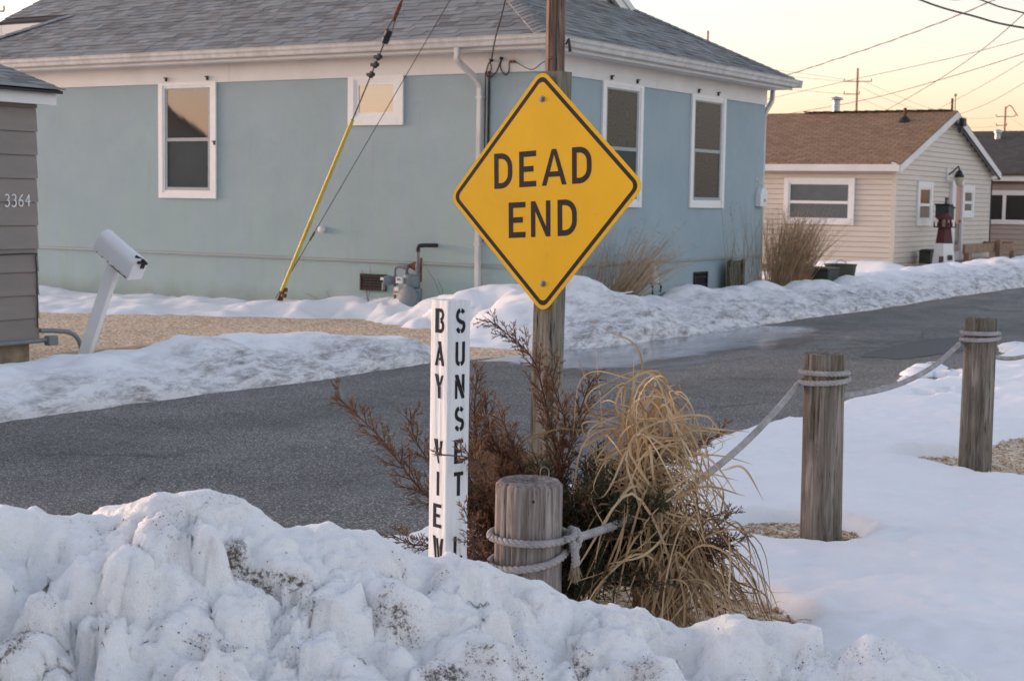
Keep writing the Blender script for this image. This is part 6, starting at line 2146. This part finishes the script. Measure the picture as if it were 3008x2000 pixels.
# blades that stand out
top = J(1790, 1330, 6.15)
sp_ = [
    [J(1775, 1500, 6.1), J(1768, 1230, 6.1), J(1755, 1080, 6.1), J(1742, 935, 6.1)],
    [J(1872, 1380, 6.2), J(1880, 1240, 6.2), J(1888, 1120, 6.2), J(1880, 1040, 6.2), J(1850, 1000, 6.2), J(1800, 980, 6.2), J(1755, 955, 6.2)],
    [J(1858, 1350, 6.2), J(1858, 1180, 6.2), J(1862, 1050, 6.2)],
    [J(1830, 1330, 6.1), J(1880, 1210, 6.1), J(1925, 1130, 6.1), J(1900, 1092, 6.1), J(1850, 1095, 6.1), J(1795, 1118, 6.1)],
    [J(1850, 1380, 6.1), J(1910, 1230, 6.1), J(1940, 1170, 6.1), J(1925, 1148, 6.1), J(1890, 1148, 6.1), J(1800, 1170, 6.1)],
    [J(1880, 1330, 6.0), J(1890, 1190, 6.0), J(1960, 1196, 6.0), J(1998, 1202, 6.0), J(2003, 1210, 6.0), J(1996, 1300, 6.0), J(1990, 1360, 6.0)],
    [J(1700, 1060, 6.3), J(1725, 1130, 6.3), J(1745, 1200, 6.25), J(1765, 1260, 6.2)],
    [J(1890, 1240, 6.1), J(1760, 1205, 6.15), J(1640, 1195, 6.2), J(1570, 1198, 6.2)],
    [J(1880, 1260, 6.1), J(1760, 1225, 6.15), J(1660, 1212, 6.2), J(1600, 1215, 6.2)],
    [J(1880, 1250, 6.0), J(1700, 1262, 6.0), J(1640, 1258, 6.0), J(1570, 1290, 6.0), J(1535, 1330, 6.0)],
    [J(1560, 1370, 6.0), J(1530, 1330, 6.0), J(1545, 1290, 6.0), J(1620, 1262, 6.0)],
    [J(2000, 1420, 5.9), J(2060, 1390, 5.9), J(2100, 1400, 5.9), J(2125, 1450, 5.9), J(2110, 1530, 5.9), J(2090, 1560, 5.9)],
    [J(1960, 1380, 5.9), J(2040, 1380, 5.9), J(2110, 1440, 5.9), J(2132, 1520, 5.9), J(2105, 1590, 5.9)],
    [J(2020, 1500, 5.8), J(2055, 1390, 5.8), J(2063, 1320, 5.8)],
    [J(1980, 1620, 5.7), J(2100, 1560, 5.7), J(2160, 1530, 5.7), J(2200, 1580, 5.7), J(2235, 1680, 5.7), J(2260, 1735, 5.7), J(2330, 1738, 5.7)],
    [J(2000, 1700, 5.6), J(2140, 1545, 5.65), J(2185, 1560, 5.65), J(2205, 1640, 5.65), J(2192, 1705, 5.65)],
    [J(1740, 1770, 5.5), J(1790, 1650, 5.5), J(1840, 1520, 5.5), J(1842, 1440, 5.5)],
    [J(1735, 1770, 5.45), J(1800, 1660, 5.45), J(1830, 1560, 5.45), J(1835, 1480, 5.45)],
    [J(1700, 1705, 5.45), J(1800, 1665, 5.5), J(1930, 1560, 5.6), J(1990, 1460, 5.7), J(2005, 1400, 5.8)],
    [J(1790, 1655, 5.45), J(1890, 1630, 5.5), J(1960, 1560, 5.6), J(2010, 1450, 5.7)],
    [J(1890, 1800, 5.4), J(1920, 1700, 5.45), J(1960, 1580, 5.5), J(1975, 1480, 5.6)],
    [J(2090, 1830, 5.3), J(2110, 1790, 5.3), J(2150, 1775, 5.3), J(2190, 1785, 5.3)],
    [J(2140, 1760, 5.5), J(2145, 1650, 5.5), J(2140, 1570, 5.5)],
]
for q in sp_: blades.append((smooth_path(q, 6), rg.uniform(0.0065, 0.009)))
blades.reverse()
stuff_b = MB()
for i, (pts, w) in enumerate(blades):
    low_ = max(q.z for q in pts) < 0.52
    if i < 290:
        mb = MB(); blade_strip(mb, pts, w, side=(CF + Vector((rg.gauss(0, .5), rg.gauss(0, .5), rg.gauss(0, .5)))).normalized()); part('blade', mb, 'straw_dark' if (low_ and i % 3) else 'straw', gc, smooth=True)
    else: blade_strip(stuff_b, pts, w, side=(CF + Vector((rg.gauss(0, .6), rg.gauss(0, .6), rg.gauss(0, .6)))).normalized())
part('blade_tangle', stuff_b, 'straw', gc, kind='stuff', smooth=True)
mb = MB(); 
for i in range(160):
    a, r0 = rg.uniform(0, 6.28), 0.55 * sqrt(rg.random())
    p = Vector((GRASS_C[0] + r0 * cos(a), GRASS_C[1] - .02 + r0 * sin(a), 0.018 + 0.01 * rg.random()))
    d = Vector((rg.gauss(0, 1), rg.gauss(0, 1), rg.gauss(0, .08))).normalized() * rg.uniform(.04, .13)
    blade_strip(mb, [p, p + d * .5 + Vector((0, 0, .012)), p + d], .006, side=Vector((0, 0, 1)))
part('fallen_leaves', mb, 'straw', gc, kind='stuff')

# ================================================================== RIGHT: TAN HOUSE, FAR HOUSE
TX, TY, TYE = -12.53, 37.30, 45.62
TYM = (TY + TYE) / 2
TEZ, TRZ = 2.70, 4.10
tan_h = thing('house', 'small tan vinyl-sided house with brown shingle gable roof', 'house', (TX, TY, 0))
TFm = lambda u, w, z: (u, TY - w, z)
TG = lambda u, w, z: (TX + w, u, z)
mb = MB(); mb.box(-24, TX, TY, TYE, 0, 2.66)
mb.prism([(TY, 2.66), (TYE, 2.66), (TYM, TRZ - 0.06)], lambda a, b, h: (h, a, b), -24, TX)
part('wall_core', mb, 'siding_shadow', tan_h)
cr_ = 0.1265


def lap(parent, F, u0, u1, z, hgt, mat, th=0.022, base=0.0015):
    mb = MB()
    mb.hexa([F(u0, base, z), F(u1, base, z), F(u1, th, z), F(u0, th, z), F(u0, base, z + hgt), F(u1, base, z + hgt), F(u1, base + 0.0025, z + hgt), F(u0, base + 0.0025, z + hgt)])
    part('siding_board', mb, mat, parent)


z = 0.10
while z < 2.58:
    lap(tan_h, TFm, -20, TX - 0.05, z, cr_ - 0.009, 'vinyl_tan')
    z += cr_
z = 0.10
while z < TRZ - 0.2:
    zm = z + cr_ / 2
    ins = 0 if z < 2.60 else (z + cr_ - 2.66) / (TRZ - 0.06 - 2.66) * (TYM - TY)
    if TYE - TY - 2 * ins > 0.1: lap(tan_h, TG, TY + 0.05 + ins, TYE - 0.05 - ins, z, cr_ - 0.009, 'vinyl_tan')
    z += cr_
mb = MB(); mb.box(TX - 0.08, TX + 0.018, TY - 0.018, TY + 0.06, 0.05, 2.62); part('corner_trim', mb, 'vinyl_tan', tan_h)
mb = MB(); mb.box(TX - 0.05, TX + 0.018, TYE - 0.06, TYE + 0.018, 0.05, 2.62); part('corner_trim', mb, 'trim_white', tan_h)
# roof
mb = MB()
ov, ovx = 0.28, 0.20
pit = (TRZ - TEZ) / (TYM - TY)
zl = TEZ - pit * ov
for s_ in (-1, 1):
    ye = TY - ov if s_ < 0 else TYE + ov
    c = [(-24.3, ye, zl - 0.03), (TX + ovx, ye, zl - 0.03), (TX + ovx, TYM, TRZ - 0.03), (-24.3, TYM, TRZ - 0.03), (-24.3, ye, zl + 0.02), (TX + ovx, ye, zl + 0.02), (TX + ovx, TYM, TRZ + 0.02), (-24.3, TYM, TRZ + 0.02)]
    mb.hexa(c)
troof = part('roof', mb, 'shingle_brown', tan_h)
# ridge caps
capb = MB()
capb.hexa([(-0.15, 0, 0.0), (0.15, 0, 0.0), (0.15, 0.13, 0.012), (-0.15, 0.13, 0.012), (-0.16, -0.02, 0.02), (0.16, -0.02, 0.02), (0.16, 0.13, 0.034), (-0.16, 0.13, 0.034)])
capb.add([(x_, -y_ + 0.0, z_) for x_, y_, z_ in capb.v[:8]], [(0, 3, 2, 1), (4, 5, 6, 7), (0, 1, 5, 4), (1, 2, 6, 5), (2, 3, 7, 6), (3, 0, 4, 7)])
cm = mesh_of('ridge_cap', capb, 'ridge_dark')
x_ = -16.4
while x_ < TX + 0.15:
    piece('ridge_cap', cm, troof, Matrix.Translation((x_, TYM, TRZ + 0.018)) @ Matrix.Rotation(radians(3), 4, 'Y'))
    x_ += 0.29
mb = MB(); mb.box(-24.3, TX + ovx - 0.02, TY - ov - 0.022, TY - ov - 0.002, zl - 0.17, zl - 0.005); part('fascia', mb, 'trim_white', tan_h)
mb = MB(); mb.box(-24.3, TX + ovx - 0.02, TY - ov, TY - 0.016, zl - 0.16, zl - 0.145); part('soffit', mb, 'trim_white', tan_h)
for s_ in (-1, 1):
    ye = TY - ov if s_ < 0 else TYE + ov
    mb = MB()
    mb.hexa([(TX + ovx - 0.01, ye, zl - 0.20), (TX + ovx + 0.015, ye, zl - 0.20), (TX + ovx + 0.015, TYM, TRZ - 0.21), (TX + ovx - 0.01, TYM, TRZ - 0.21), (TX + ovx - 0.01, ye, zl - 0.025), (TX + ovx + 0.015, ye, zl - 0.025), (TX + ovx + 0.015, TYM, TRZ - 0.025), (TX + ovx - 0.01, TYM, TRZ - 0.025)])
    part('rake_board', mb, 'trim_white', tan_h)
    mb = MB()
    mb.hexa([(TX + 0.02, ye, zl - 0.075), (TX + ovx - 0.012, ye, zl - 0.075), (TX + ovx - 0.012, TYM, TRZ - 0.075), (TX + 0.02, TYM, TRZ - 0.075), (TX + 0.02, ye, zl - 0.05), (TX + ovx - 0.012, ye, zl - 0.05), (TX + ovx - 0.012, TYM, TRZ - 0.05), (TX + 0.02, TYM, TRZ - 0.05)])
    part('rake_soffit', mb, 'trim_white', tan_h)
mb = MB(); mb.box(TX + 0.1, TX + 0.19, TYE + ov - 0.02, TYE + ov + 0.09, zl - 0.16, zl - 0.01); part('gutter_end', mb, 'gutter_white', tan_h)


def slider(parent, F, u0, u1, z0, z1, rails, pm, c=0.10, mat='vinyl_white', vert=False):
    mb = MB()
    mb.box(u0, u0 + c, 0.014, 0.06, z0, z1, F); mb.box(u1 - c, u1, 0.014, 0.06, z0, z1, F)
    mb.box(u0 + c, u1 - c, 0.014, 0.058, z1 - c, z1, F); mb.box(u0 + c, u1 - c, 0.014, 0.062, z0, z0 + c, F)
    w = part('window', mb, mat, parent)
    a0, a1, b0_, b1_ = u0 + c, u1 - c, z0 + c, z1 - c
    mb = MB()
    e = 0.045
    mb.box(a0, a0 + e, 0.014, 0.044, b0_, b1_, F); mb.box(a1 - e, a1, 0.014, 0.044, b0_, b1_, F)
    mb.box(a0 + e, a1 - e, 0.014, 0.043, b1_ - e, b1_, F); mb.box(a0 + e, a1 - e, 0.014, 0.043, b0_, b0_ + e, F)
    if vert: m_ = (a0 + a1) / 2; mb.box(m_ - 0.05, m_ + 0.05, 0.014, 0.046, b0_ + e, b1_ - e, F)
    else: m_ = b0_ + (b1_ - b0_) * rails; mb.box(a0 + e, a1 - e, 0.014, 0.046, m_ - 0.035, m_ + 0.035, F)
    part('frame', mb, mat, w)
    for q in (0, 1):
        mb = MB()
        if vert: mb.box(a0 + e if q == 0 else m_ + 0.05, m_ - 0.05 if q == 0 else a1 - e, 0.0145, 0.030, b0_ + e, b1_ - e, F)
        else: mb.box(a0 + e, a1 - e, 0.0145, 0.030, b0_ + e if q == 0 else m_ + 0.035, m_ - 0.035 if q == 0 else b1_ - e, F)
        part('pane', mb, pm, w)
    return w


slider(tan_h, TFm, -15.36, -13.53, 1.13, 2.27, 0.47, 'glass_blind', 0.115)
slider(tan_h, TG, 38.93, 40.12, 1.12, 2.24, 0.46, 'glass', 0.16)
slider(tan_h, TG, 42.78, 43.85, 1.32, 2.20, 0.46, 'glass_bright', 0.15)
# door in a white frame, head panel above
mb = MB(); mb.box(41.66, 41.98, 0.014, 0.10, 0.12, 2.30, TG); mb.box(42.60, 42.68, 0.014, 0.10, 0.12, 2.30, TG); mb.box(41.98, 42.60, 0.014, 0.095, 2.20, 2.56, TG)
dr = part('door', mb, 'white_enamel', tan_h)
mb = MB(); mb.box(41.98, 42.60, 0.016, 0.04, 0.42, 2.195, TG); part('door_leaf', mb, 'door_reflection', dr)
mb = MB(); mb.box(41.98, 42.60, 0.016, 0.06, 0.12, 0.419, TG); part('kick_panel', mb, 'white_enamel', dr)
mb = MB(); mb.box(42.03, 42.55, 0.0405, 0.045, 0.6, 1.15, TG); part('pane', mb, 'glass_blind', dr)
mb = MB(); mb.box(42.50, 42.56, 0.045, 0.09, 1.2, 1.26, TG); part('handle', mb, 'steel', dr)
mb = MB(); mb.box(41.30, 41.50, 0.014, 0.05, 1.62, 1.85, TG); part('number_plate', mb, 'black_metal', tan_h)
numerals(tan_h, '33', TG, 41.33, 1.68, 0.10, 'label_white', 0.16, 0.054)
# carriage lantern
mb = MB(); mb.box(41.28, 41.50, 0.014, 0.05, 2.30, 2.62, TG)
ln_ = part('lantern', mb, 'white_enamel', tan_h)
mb = MB(); mb.tube(smooth_path([TG(41.40, 0.05, 2.45), TG(41.40, 0.18, 2.55), TG(41.40, 0.30, 2.66), TG(41.40, 0.33, 2.52)], 5), 0.02, 8); mb.lathe([(0.02, 0.20), (0.06, 0.17), (0.12, 0.05), (0.13, 0.0)], TG(41.40, 0.33, 2.38), 12); part('arm', mb, 'black_metal', ln_, smooth=40)
mb = MB(); mb.lathe([(0.10, 0.0), (0.11, -0.05), (0.07, -0.2), (0.03, -0.24)], TG(41.40, 0.33, 2.38), 12); part('shade', mb, 'bulb_glass', ln_, smooth=40)
# service entrance at the gable peak
mb = MB(); mb.box(TX + ovx + 0.016, TX + ovx + 0.14, TYM + 0.12, TYM + 0.40, TRZ - 0.38, TRZ - 0.16); part('meter_head', mb, 'black_metal', tan_h, bevel=0.03)
mb = MB(); mb.tube(smooth_path([(TX + ovx + 0.06, TYM + 0.15, TRZ - 0.2), (TX + 0.24, TYM - 0.02, TRZ - 0.42), (TX + 0.24, TYM + 0.12, TRZ - 0.55), (TX + 0.24, TYM + 0.25, TRZ - 0.36)], 5), 0.018, 6); part('drip_loop', mb, 'cable_black', tan_h)
mb = MB(); mb.tube([(TX + 0.225, TYM + 0.1, TRZ - 0.30), (TX + 0.225, TYE + 0.1, 2.42), (TX + 0.03, TYE - 0.02, 2.40), (TX + 0.03, TYE - 0.02, 0.4)], 0.022, 6); part('cable', mb, 'cable_black', tan_h)
# roof vents
mb = MB(); q = hitp(2455, 345, 1, TYM + 0.8); 
mb.tube([(q.x, TYM + 0.8, 3.5), (q.x, TYM + 0.8, 4.50)], 0.105, 14); part('flue', mb, 'galvanised', tan_h, smooth=40)
mb = MB(); mb.lathe([(0.10, 0.0), (0.19, 0.02), (0.19, 0.045), (0.17, 0.07), (0.02, 0.11)], (q.x, TYM + 0.8, 4.50), 16); part('flue_cap', mb, 'galvanised', tan_h, smooth=40)
q = hitp(2658, 348, 1, TYM - 0.9)
zq = TRZ - pit * 0.9
mb = MB(); mb.tube([(q.x, TYM - 0.9, zq), (q.x, TYM - 0.9, zq + 0.36)], 0.042, 10); part('vent_pipe', mb, 'rust', tan_h, smooth=40)
mb = MB(); mb.lathe([(0.19, -0.02), (0.14, 0.06), (0.06, 0.14)], (q.x, TYM - 0.9, zq), 12); part('flashing', mb, 'black_metal', tan_h, smooth=40)
mb = MB(); mb.tube([(TX + 0.05, TYM, TRZ), (TX + 0.05, TYM, TRZ + 0.34)], 0.03, 8); part('mast', mb, 'rust', tan_h)
mb = MB(); mb.tube([(TX + 0.12, TY - 0.33, zl + 0.0), (TX + 0.0, TY - 0.33, zl + 0.03)], 0.02, 8); part('hook', mb, 'label_white', tan_h)

# far beige house
FY = 48.0
far = thing('house', 'beige house with dark roof at the right edge behind the tan house', 'house', (-12.5, FY, 0))
FFm = lambda u, w, z: (u, FY - w, z)
mb = MB(); mb.box(-22, -10.9, FY, FY + 8, 0, 2.55); part('wall_core', mb, 'siding_shadow', far)
z = 0.08
while z < 2.3:
    lap(far, FFm, -16, -10.9, z, 0.141, 'vinyl_beige', 0.022)
    z += 0.15
mb = MB(); mb.box(-22, -10.6, FY - 0.34, FY - 0.30, 2.40, 2.58); part('fascia', mb, 'trim_white', far)
mb = MB(); mb.box(-22, -10.6, FY - 0.36, FY - 0.30, 2.585, 2.62); part('gutter', mb, 'gutter_white', far)
mb = MB(); mb.box(-22, -10.6, FY - 0.30, FY - 0.02, 2.41, 2.43); part('soffit', mb, 'trim_white', far)
mb = MB()
for ya, yb in ((FY - 0.38, FY + 4), (FY + 8.38, FY + 4)):
    mb.hexa([(-22, ya, 2.56), (-10.5, ya, 2.56), (-10.5, yb, 4.02), (-22, yb, 4.02), (-22, ya, 2.62), (-10.5, ya, 2.62), (-10.5, yb, 4.08), (-22, yb, 4.08)])
part('roof', mb, 'shingle_dark', far)
slider(far, FFm, -13.55, -11.95, 1.12, 2.12, 0.5, 'glass', 0.09, 'vinyl_white', True)
q = hitp(2930, 425, 1, FY + 3.2)
mb = MB(); mb.tube([(q.x, q.y, q.z - 0.25), (q.x, q.y, q.z + 0.36)], 0.10, 12); mb.lathe([(0.13, 0), (0.14, 0.04), (0.11, 0.10), (0.02, 0.12)], (q.x, q.y, q.z + 0.36), 12); part('flue', mb, 'galvanised', far, smooth=40)
mb = MB(); mb.lathe([(0.24, -0.06), (0.13, 0.05)], (q.x, q.y, q.z - 0.10), 12); part('flashing', mb, 'galvanised', far)

# lighthouse ornament
LX, LY = -11.62, 38.40
lh = thing('lighthouse_ornament', 'small red and white wooden lighthouse ornament before the tan house', 'garden ornament', (LX, LY, 0.2))


def hexp(prof, mat, nm, parent=lh, n=6):
    mb = MB(); mb.lathe(prof, (LX, LY, 0.0), n); return part(nm, mb, mat, parent)


tow = hexp([(0.33, 0.10), (0.235, 0.72)], 'label_white', 'lower_tower')
hexp([(0.232, 0.722), (0.175, 1.10)], 'red_paint', 'upper_tower')
hexp([(0.27, 1.102), (0.27, 1.125)], 'red_paint', 'gallery')
lan = hexp([(0.12, 1.126), (0.12, 1.30)], 'bulb_glass', 'lantern_room')
for k in range(6):
    a = 2 * pi * k / 6 + 0.1
    mb = MB(); mb.box(LX + 0.14 * cos(a) - 0.018, LX + 0.14 * cos(a) + 0.018, LY + 0.14 * sin(a) - 0.018, LY + 0.14 * sin(a) + 0.018, 1.126, 1.31); part('mullion', mb, 'red_paint', lan)
    mb = MB(); mb.box(LX + 0.255 * cos(a) - 0.014, LX + 0.255 * cos(a) + 0.014, LY + 0.255 * sin(a) - 0.014, LY + 0.255 * sin(a) + 0.014, 1.10, 1.23); part('rail_post', mb, 'red_paint', lh)
hexp([(0.245, 1.30), (0.20, 1.34), (0.03, 1.455), (0.02, 1.48)], 'red_paint', 'cap')
vw = Vector((sin(YAW + .25), -cos(YAW + .25), 0)).normalized()
tv2 = Vector((-vw.y, vw.x, 0))
for du, zz_, kind in ((0.02, 0.38, 'w'), (-0.20, 0.30, 'd')):
    c = Vector((LX, LY, zz_)) + vw * (0.275 if kind == 'w' else 0.245) + tv2 * du
    mb = MB()
    s1, s2 = (0.055, 0.06) if kind == 'w' else (0.05, 0.11)
    for a0, a1, b0_, b1_ in ((-s1, s1, s2 - .014, s2), (-s1, s1, -s2, -s2 + .014), (-s1, -s1 + .014, -s2, s2), (s1 - .014, s1, -s2, s2), (-.007, .007, -s2, s2), (-s1, s1, -.007, .007)):
        mb.box(a0, a1, b0_, b1_, -0.02, 0.02, lambda a, b, h: c + tv2 * a + vw * h + Vector((0, 0, b)))
    part('painted_window' if kind == 'w' else 'painted_door', mb, 'red_paint', tow)
# dark post box behind it
pbx = thing('post_box', 'dark green metal post box on a post above the lighthouse ornament', 'mailbox', (-11.95, 39.4, 0))
mb = MB(); mb.tube([(-11.95, 39.45, 0.1), (-11.95, 39.45, 1.36)], 0.03, 8); part('post', mb, 'black_metal', pbx)
mb = MB(); mb.prism([(39.2, 1.33), (39.68, 1.30), (39.68, 1.55), (39.58, 1.68), (39.2, 1.66)], lambda a, b, h: (h, a, b), -12.12, -11.78); part('box', mb, 'dark_green', pbx, bevel=0.015)
mb = MB(); mb.hexa([(-12.14, 39.16, 1.66), (-11.76, 39.16, 1.66), (-11.76, 39.70, 1.57), (-12.14, 39.70, 1.57), (-12.14, 39.16, 1.685), (-11.76, 39.16, 1.685), (-11.76, 39.72, 1.60), (-12.14, 39.72, 1.60)]); part('lid', mb, 'black_metal', pbx)
ub = thing('utility_box', 'small green utility box at the foot of the tan gable wall', 'utility box', (-12.2, 38.9, 0))
mb = MB(); mb.box(-12.35, -12.05, 38.75, 39.2, 0.05, 0.50); part('body', mb, 'olive_plastic', ub, bevel=0.015)
mb = MB(); mb.hexa([(-12.38, 38.72, 0.50), (-12.02, 38.72, 0.50), (-12.02, 39.23, 0.50), (-12.38, 39.23, 0.50), (-12.3, 38.8, 0.55), (-12.1, 38.8, 0.55), (-12.1, 39.15, 0.55), (-12.3, 39.15, 0.55)]); part('lid', mb, 'dark_green', ub)
# low timber rail by the door
dk = thing('timber_rail', 'low brown timber railing and ramp beside the tan house door', 'railing', (-11.6, 41, 0))
for nm, b in (('rail', (-11.66, -11.58, 40.1, 42.9, 0.44, 0.66)), ('rail', (-11.74, -11.663, 42.9, 45.3, 0.42, 0.63)), ('rail', (-12.5, -11.665, 45.0, 45.08, 0.44, 0.66)), ('post', (-11.64, -11.50, 40.15, 40.40, 0.02, 0.439)), ('post', (-11.57, -11.44, 42.80, 43.02, 0.02, 0.74)), ('post', (-11.66, -11.54, 44.60, 44.80, 0.02, 0.415)), ('deck_board', (-12.4, -11.70, 40.4, 45.0, 0.14, 0.20)), ('skirt', (-11.70, -11.66, 40.45, 44.9, 0.0, 0.22))):
    mb = MB(); mb.box(*b); part(nm, mb, 'deck_wood', dk, bevel=0.012)
eg = thing('timber_edging', 'brown landscape timber lying before the tan gable wall', 'edging', (-12.1, 37.8, 0))
mb = MB(); mb.box(-12.05, -11.92, 37.0, 38.1, 0.0, 0.22); part('beam', mb, 'deck_wood', eg, bevel=0.012)


# ================================================================== BACKGROUND POLES AND WIRES
def upole(x, ytop, ybot, d, w, label, arms=(), mat='far_pole', cat='utility pole', lamp=False, ball=False, group='distant poles'):
    a, b = px(x, ytop, d), px(x, ybot, d)
    t = thing('utility_pole' if cat == 'utility pole' else 'flag_pole', label, cat, (a.x, a.y, 0), group if cat == 'utility pole' else None)
    mb = MB(); mb.tube([(a.x, a.y, 0.0), (a.x, a.y, a.z)], [w * 0.46, w * 0.34], 10); part('shaft', mb, mat, t, smooth=40)
    for y, l_, r_ in arms:
        c = px(x, y, d)
        mb = MB()
        p0, p1 = c - CR * l_, c + CR * r_
        mb.tube([p0, p1], w * 0.15, 6); part('crossarm', mb, mat, t)
        for e in (p0, p1):
            mb = MB(); mb.tube([e, e + Vector((0, 0, w * 0.9))], w * 0.16, 6); part('insulator', mb, mat, t)
    if lamp:
        mb = MB(); mb.tube(smooth_path([a - Vector((0, 0, .2)), a + CR * 0.45 + Vector((0, 0, 0.1)), a + CR * 1.2 - Vector((0, 0, 0.9))], 5), w * 0.2, 6); part('lamp_arm', mb, mat, t)
    if ball:
        mb = MB(); mb.lathe([(0.02, -w), (w * .8, -w * .5), (w, 0), (w * .8, w * .5), (0.02, w)], a, 10); part('finial', mb, mat, t, smooth=True)
    return t


upole(2520, 201, 340, 110, 0.22, 'tall brown utility pole with crossarm above the tan roof', ((240, 0.95, 0.95), (277, 0.95, 0.1)))
upole(2080, 91, 140, 100, 0.20, 'brown pole top rising behind the blue hip roof')
upole(2954, 314, 420, 150, 0.26, 'distant utility pole with lamp arm above the dark roof', ((343, 0.9, 0.9), (369, 0.9, 0.1)), lamp=True)
upole(2807, 280, 360, 120, 0.13, 'thin pale pole with ball finial behind the gable peak', (), 'sand_wood', 'flag pole', ball=True)
upole(-25, 18, 120, 60, 0.24, 'utility pole crossarm end at the top left corner', ((34, 0.5, 0.48),))


def wire(pts, r, label, n=10, twist=False, mat='far_wire'):
    P_ = smooth_path(pts, n)
    mb = MB()
    mb.tube(P_, r, 5)
    if twist:
        Q = resample(P_, 0.25)
        mb.tube([q + Vector((0, 0, r * 1.3 * sin(i * 1.1))) + CR * r * 1.3 * cos(i * 1.1) for i, q in enumerate(Q)], r, 5)
    c = P_[0]
    o = part('overhead_wire', mb, mat, org=c, smooth=True, label=label, cat='wire', group='overhead wires')
    return o


simple('far_wire', (0.20, 0.125, 0.10), 0.8)  # distant wires lightened: backlit haze painted into their colour
simple('near_wire', (0.05, 0.045, 0.05), 0.8)
pt = Vector((UP.x, UP.y, 6.7))
wire([pt, px(2400, -130, 16.5), px(2701, 0, 15.5), px(2855, 47, 15), px(3008, 83, 14.5), px(3500, 150, 13)], 0.010, 'thick dark wire sagging across the top right corner', mat='near_wire')
wire([Vector((UP.x, UP.y, 7.6)), px(2600, -110, 17), px(2880, 0, 16), px(3008, 39, 15.5), px(3500, 150, 14)], 0.008, 'dark wire crossing the extreme top right corner above the thick one', mat='near_wire')
wire([px(2200, 256, 48), px(2308, 223, 45), px(2641, 112, 38), px(2923, 0, 33), px(3150, -110, 30)], 0.009, 'twisted wire rising right from the end of the blue roof', twist=True)
wire([px(2540, 362, 60), px(2585, 335, 58), px(2739, 246, 48), px(2880, 150, 40), px(3008, 41, 34), px(3150, -90, 30)], 0.010, 'steep wire rising from the tan ridge to the right edge')
wire([px(2200, 304, 70), px(2271, 288, 68), px(2513, 233, 60), px(2795, 171, 52), px(3008, 115, 47), px(3200, 60, 43)], 0.010, 'upper of the two long wires passing the tall distant pole')
wire([px(2200, 356, 66), px(2252, 346, 64), px(2526, 297, 56), px(2748, 239, 50), px(3008, 158, 44), px(3200, 90, 40)], 0.011, 'lower of the two long wires passing behind the flue cap')
wire([px(2700, 350, 90), px(2748, 325, 85), px(2880, 255, 72), px(3008, 180, 62), px(3200, 60, 50)], 0.011, 'wire rising right from behind the gable peak')
wire([px(2790, 346, 85), px(2808, 340, 82), px(2897, 306, 72), px(3008, 244, 62), px(3200, 120, 50)], 0.011, 'lowest wire sagging to the right edge from the pale pole')
for i, (q, l_) in enumerate(((((2200, 195), (2310, 210), (2420, 225), (2505, 238)), 'faint wire left of the tall pole, topmost'), (((2200, 200), (2310, 223), (2420, 235), (2505, 241)), 'faint wire left of the tall pole at its crossarm'), (((2300, 262), (2385, 269), (2450, 274), (2502, 277)), 'faint wire left of the tall pole at its lower arm'),
                            (((2536, 240), (2620, 275), (2700, 308), (2780, 332)), 'faint wire right of the tall pole from its crossarm'), (((2528, 255), (2600, 290), (2680, 318), (2740, 335)), 'faint wire right of the tall pole, middle one'), (((2528, 290), (2570, 308), (2620, 330), (2640, 340)), 'faint wire right of the tall pole, lowest one'),
                            (((2812, 340), (2850, 348), (2900, 348), (2945, 343)), 'faint wire left of the lamp pole at its crossarm'), (((2820, 372), (2860, 375), (2900, 374), (2945, 369)), 'faint wire left of the lamp pole at its lower arm'),
                            (((2965, 345), (2985, 358), (3000, 368), (3030, 385)), 'faint wire right of the lamp pole, upper'), (((2960, 378), (2980, 392), (3000, 405), (3030, 420)), 'faint wire right of the lamp pole, lower'))):
    wire([px(x, y, 108 if i < 6 else 148) for x, y in q], 0.010, l_, 5)


# a gabled house down the side road, out of frame; the big window of the long wall mirrors its roof
nb = thing('house', 'gabled house mirrored in the upper pane of the left window', 'house', (-50.3, -15, 0))
nd, np_ = Vector((-0.69, -0.72, 0)).normalized(), Vector((0.72, -0.69, 0)).normalized()
NF = lambda a, b, h: Vector((-50.3, -15, 0)) + np_ * a + nd * h + Vector((0, 0, b))
mb = MB(); mb.prism([(-3.4, 0), (3.4, 0), (3.4, 3.6), (0, 6.15), (-3.4, 3.6)], NF, 0, 9); part('wall', mb, 'vinyl_beige', nb)
mb = MB()
for sg in (-1, 1):
    mb.prism([(sg * 3.8, 3.40), (0, 6.25), (0, 6.37), (sg * 3.8, 3.52)], NF, -0.3, 9.3)
part('roof', mb, 'shingle_dark', nb)
slider(nb, lambda u, w, z: NF(u, z, -w), -0.8, 0.8, 3.4, 4.6, 0.5, 'glass', 0.09)
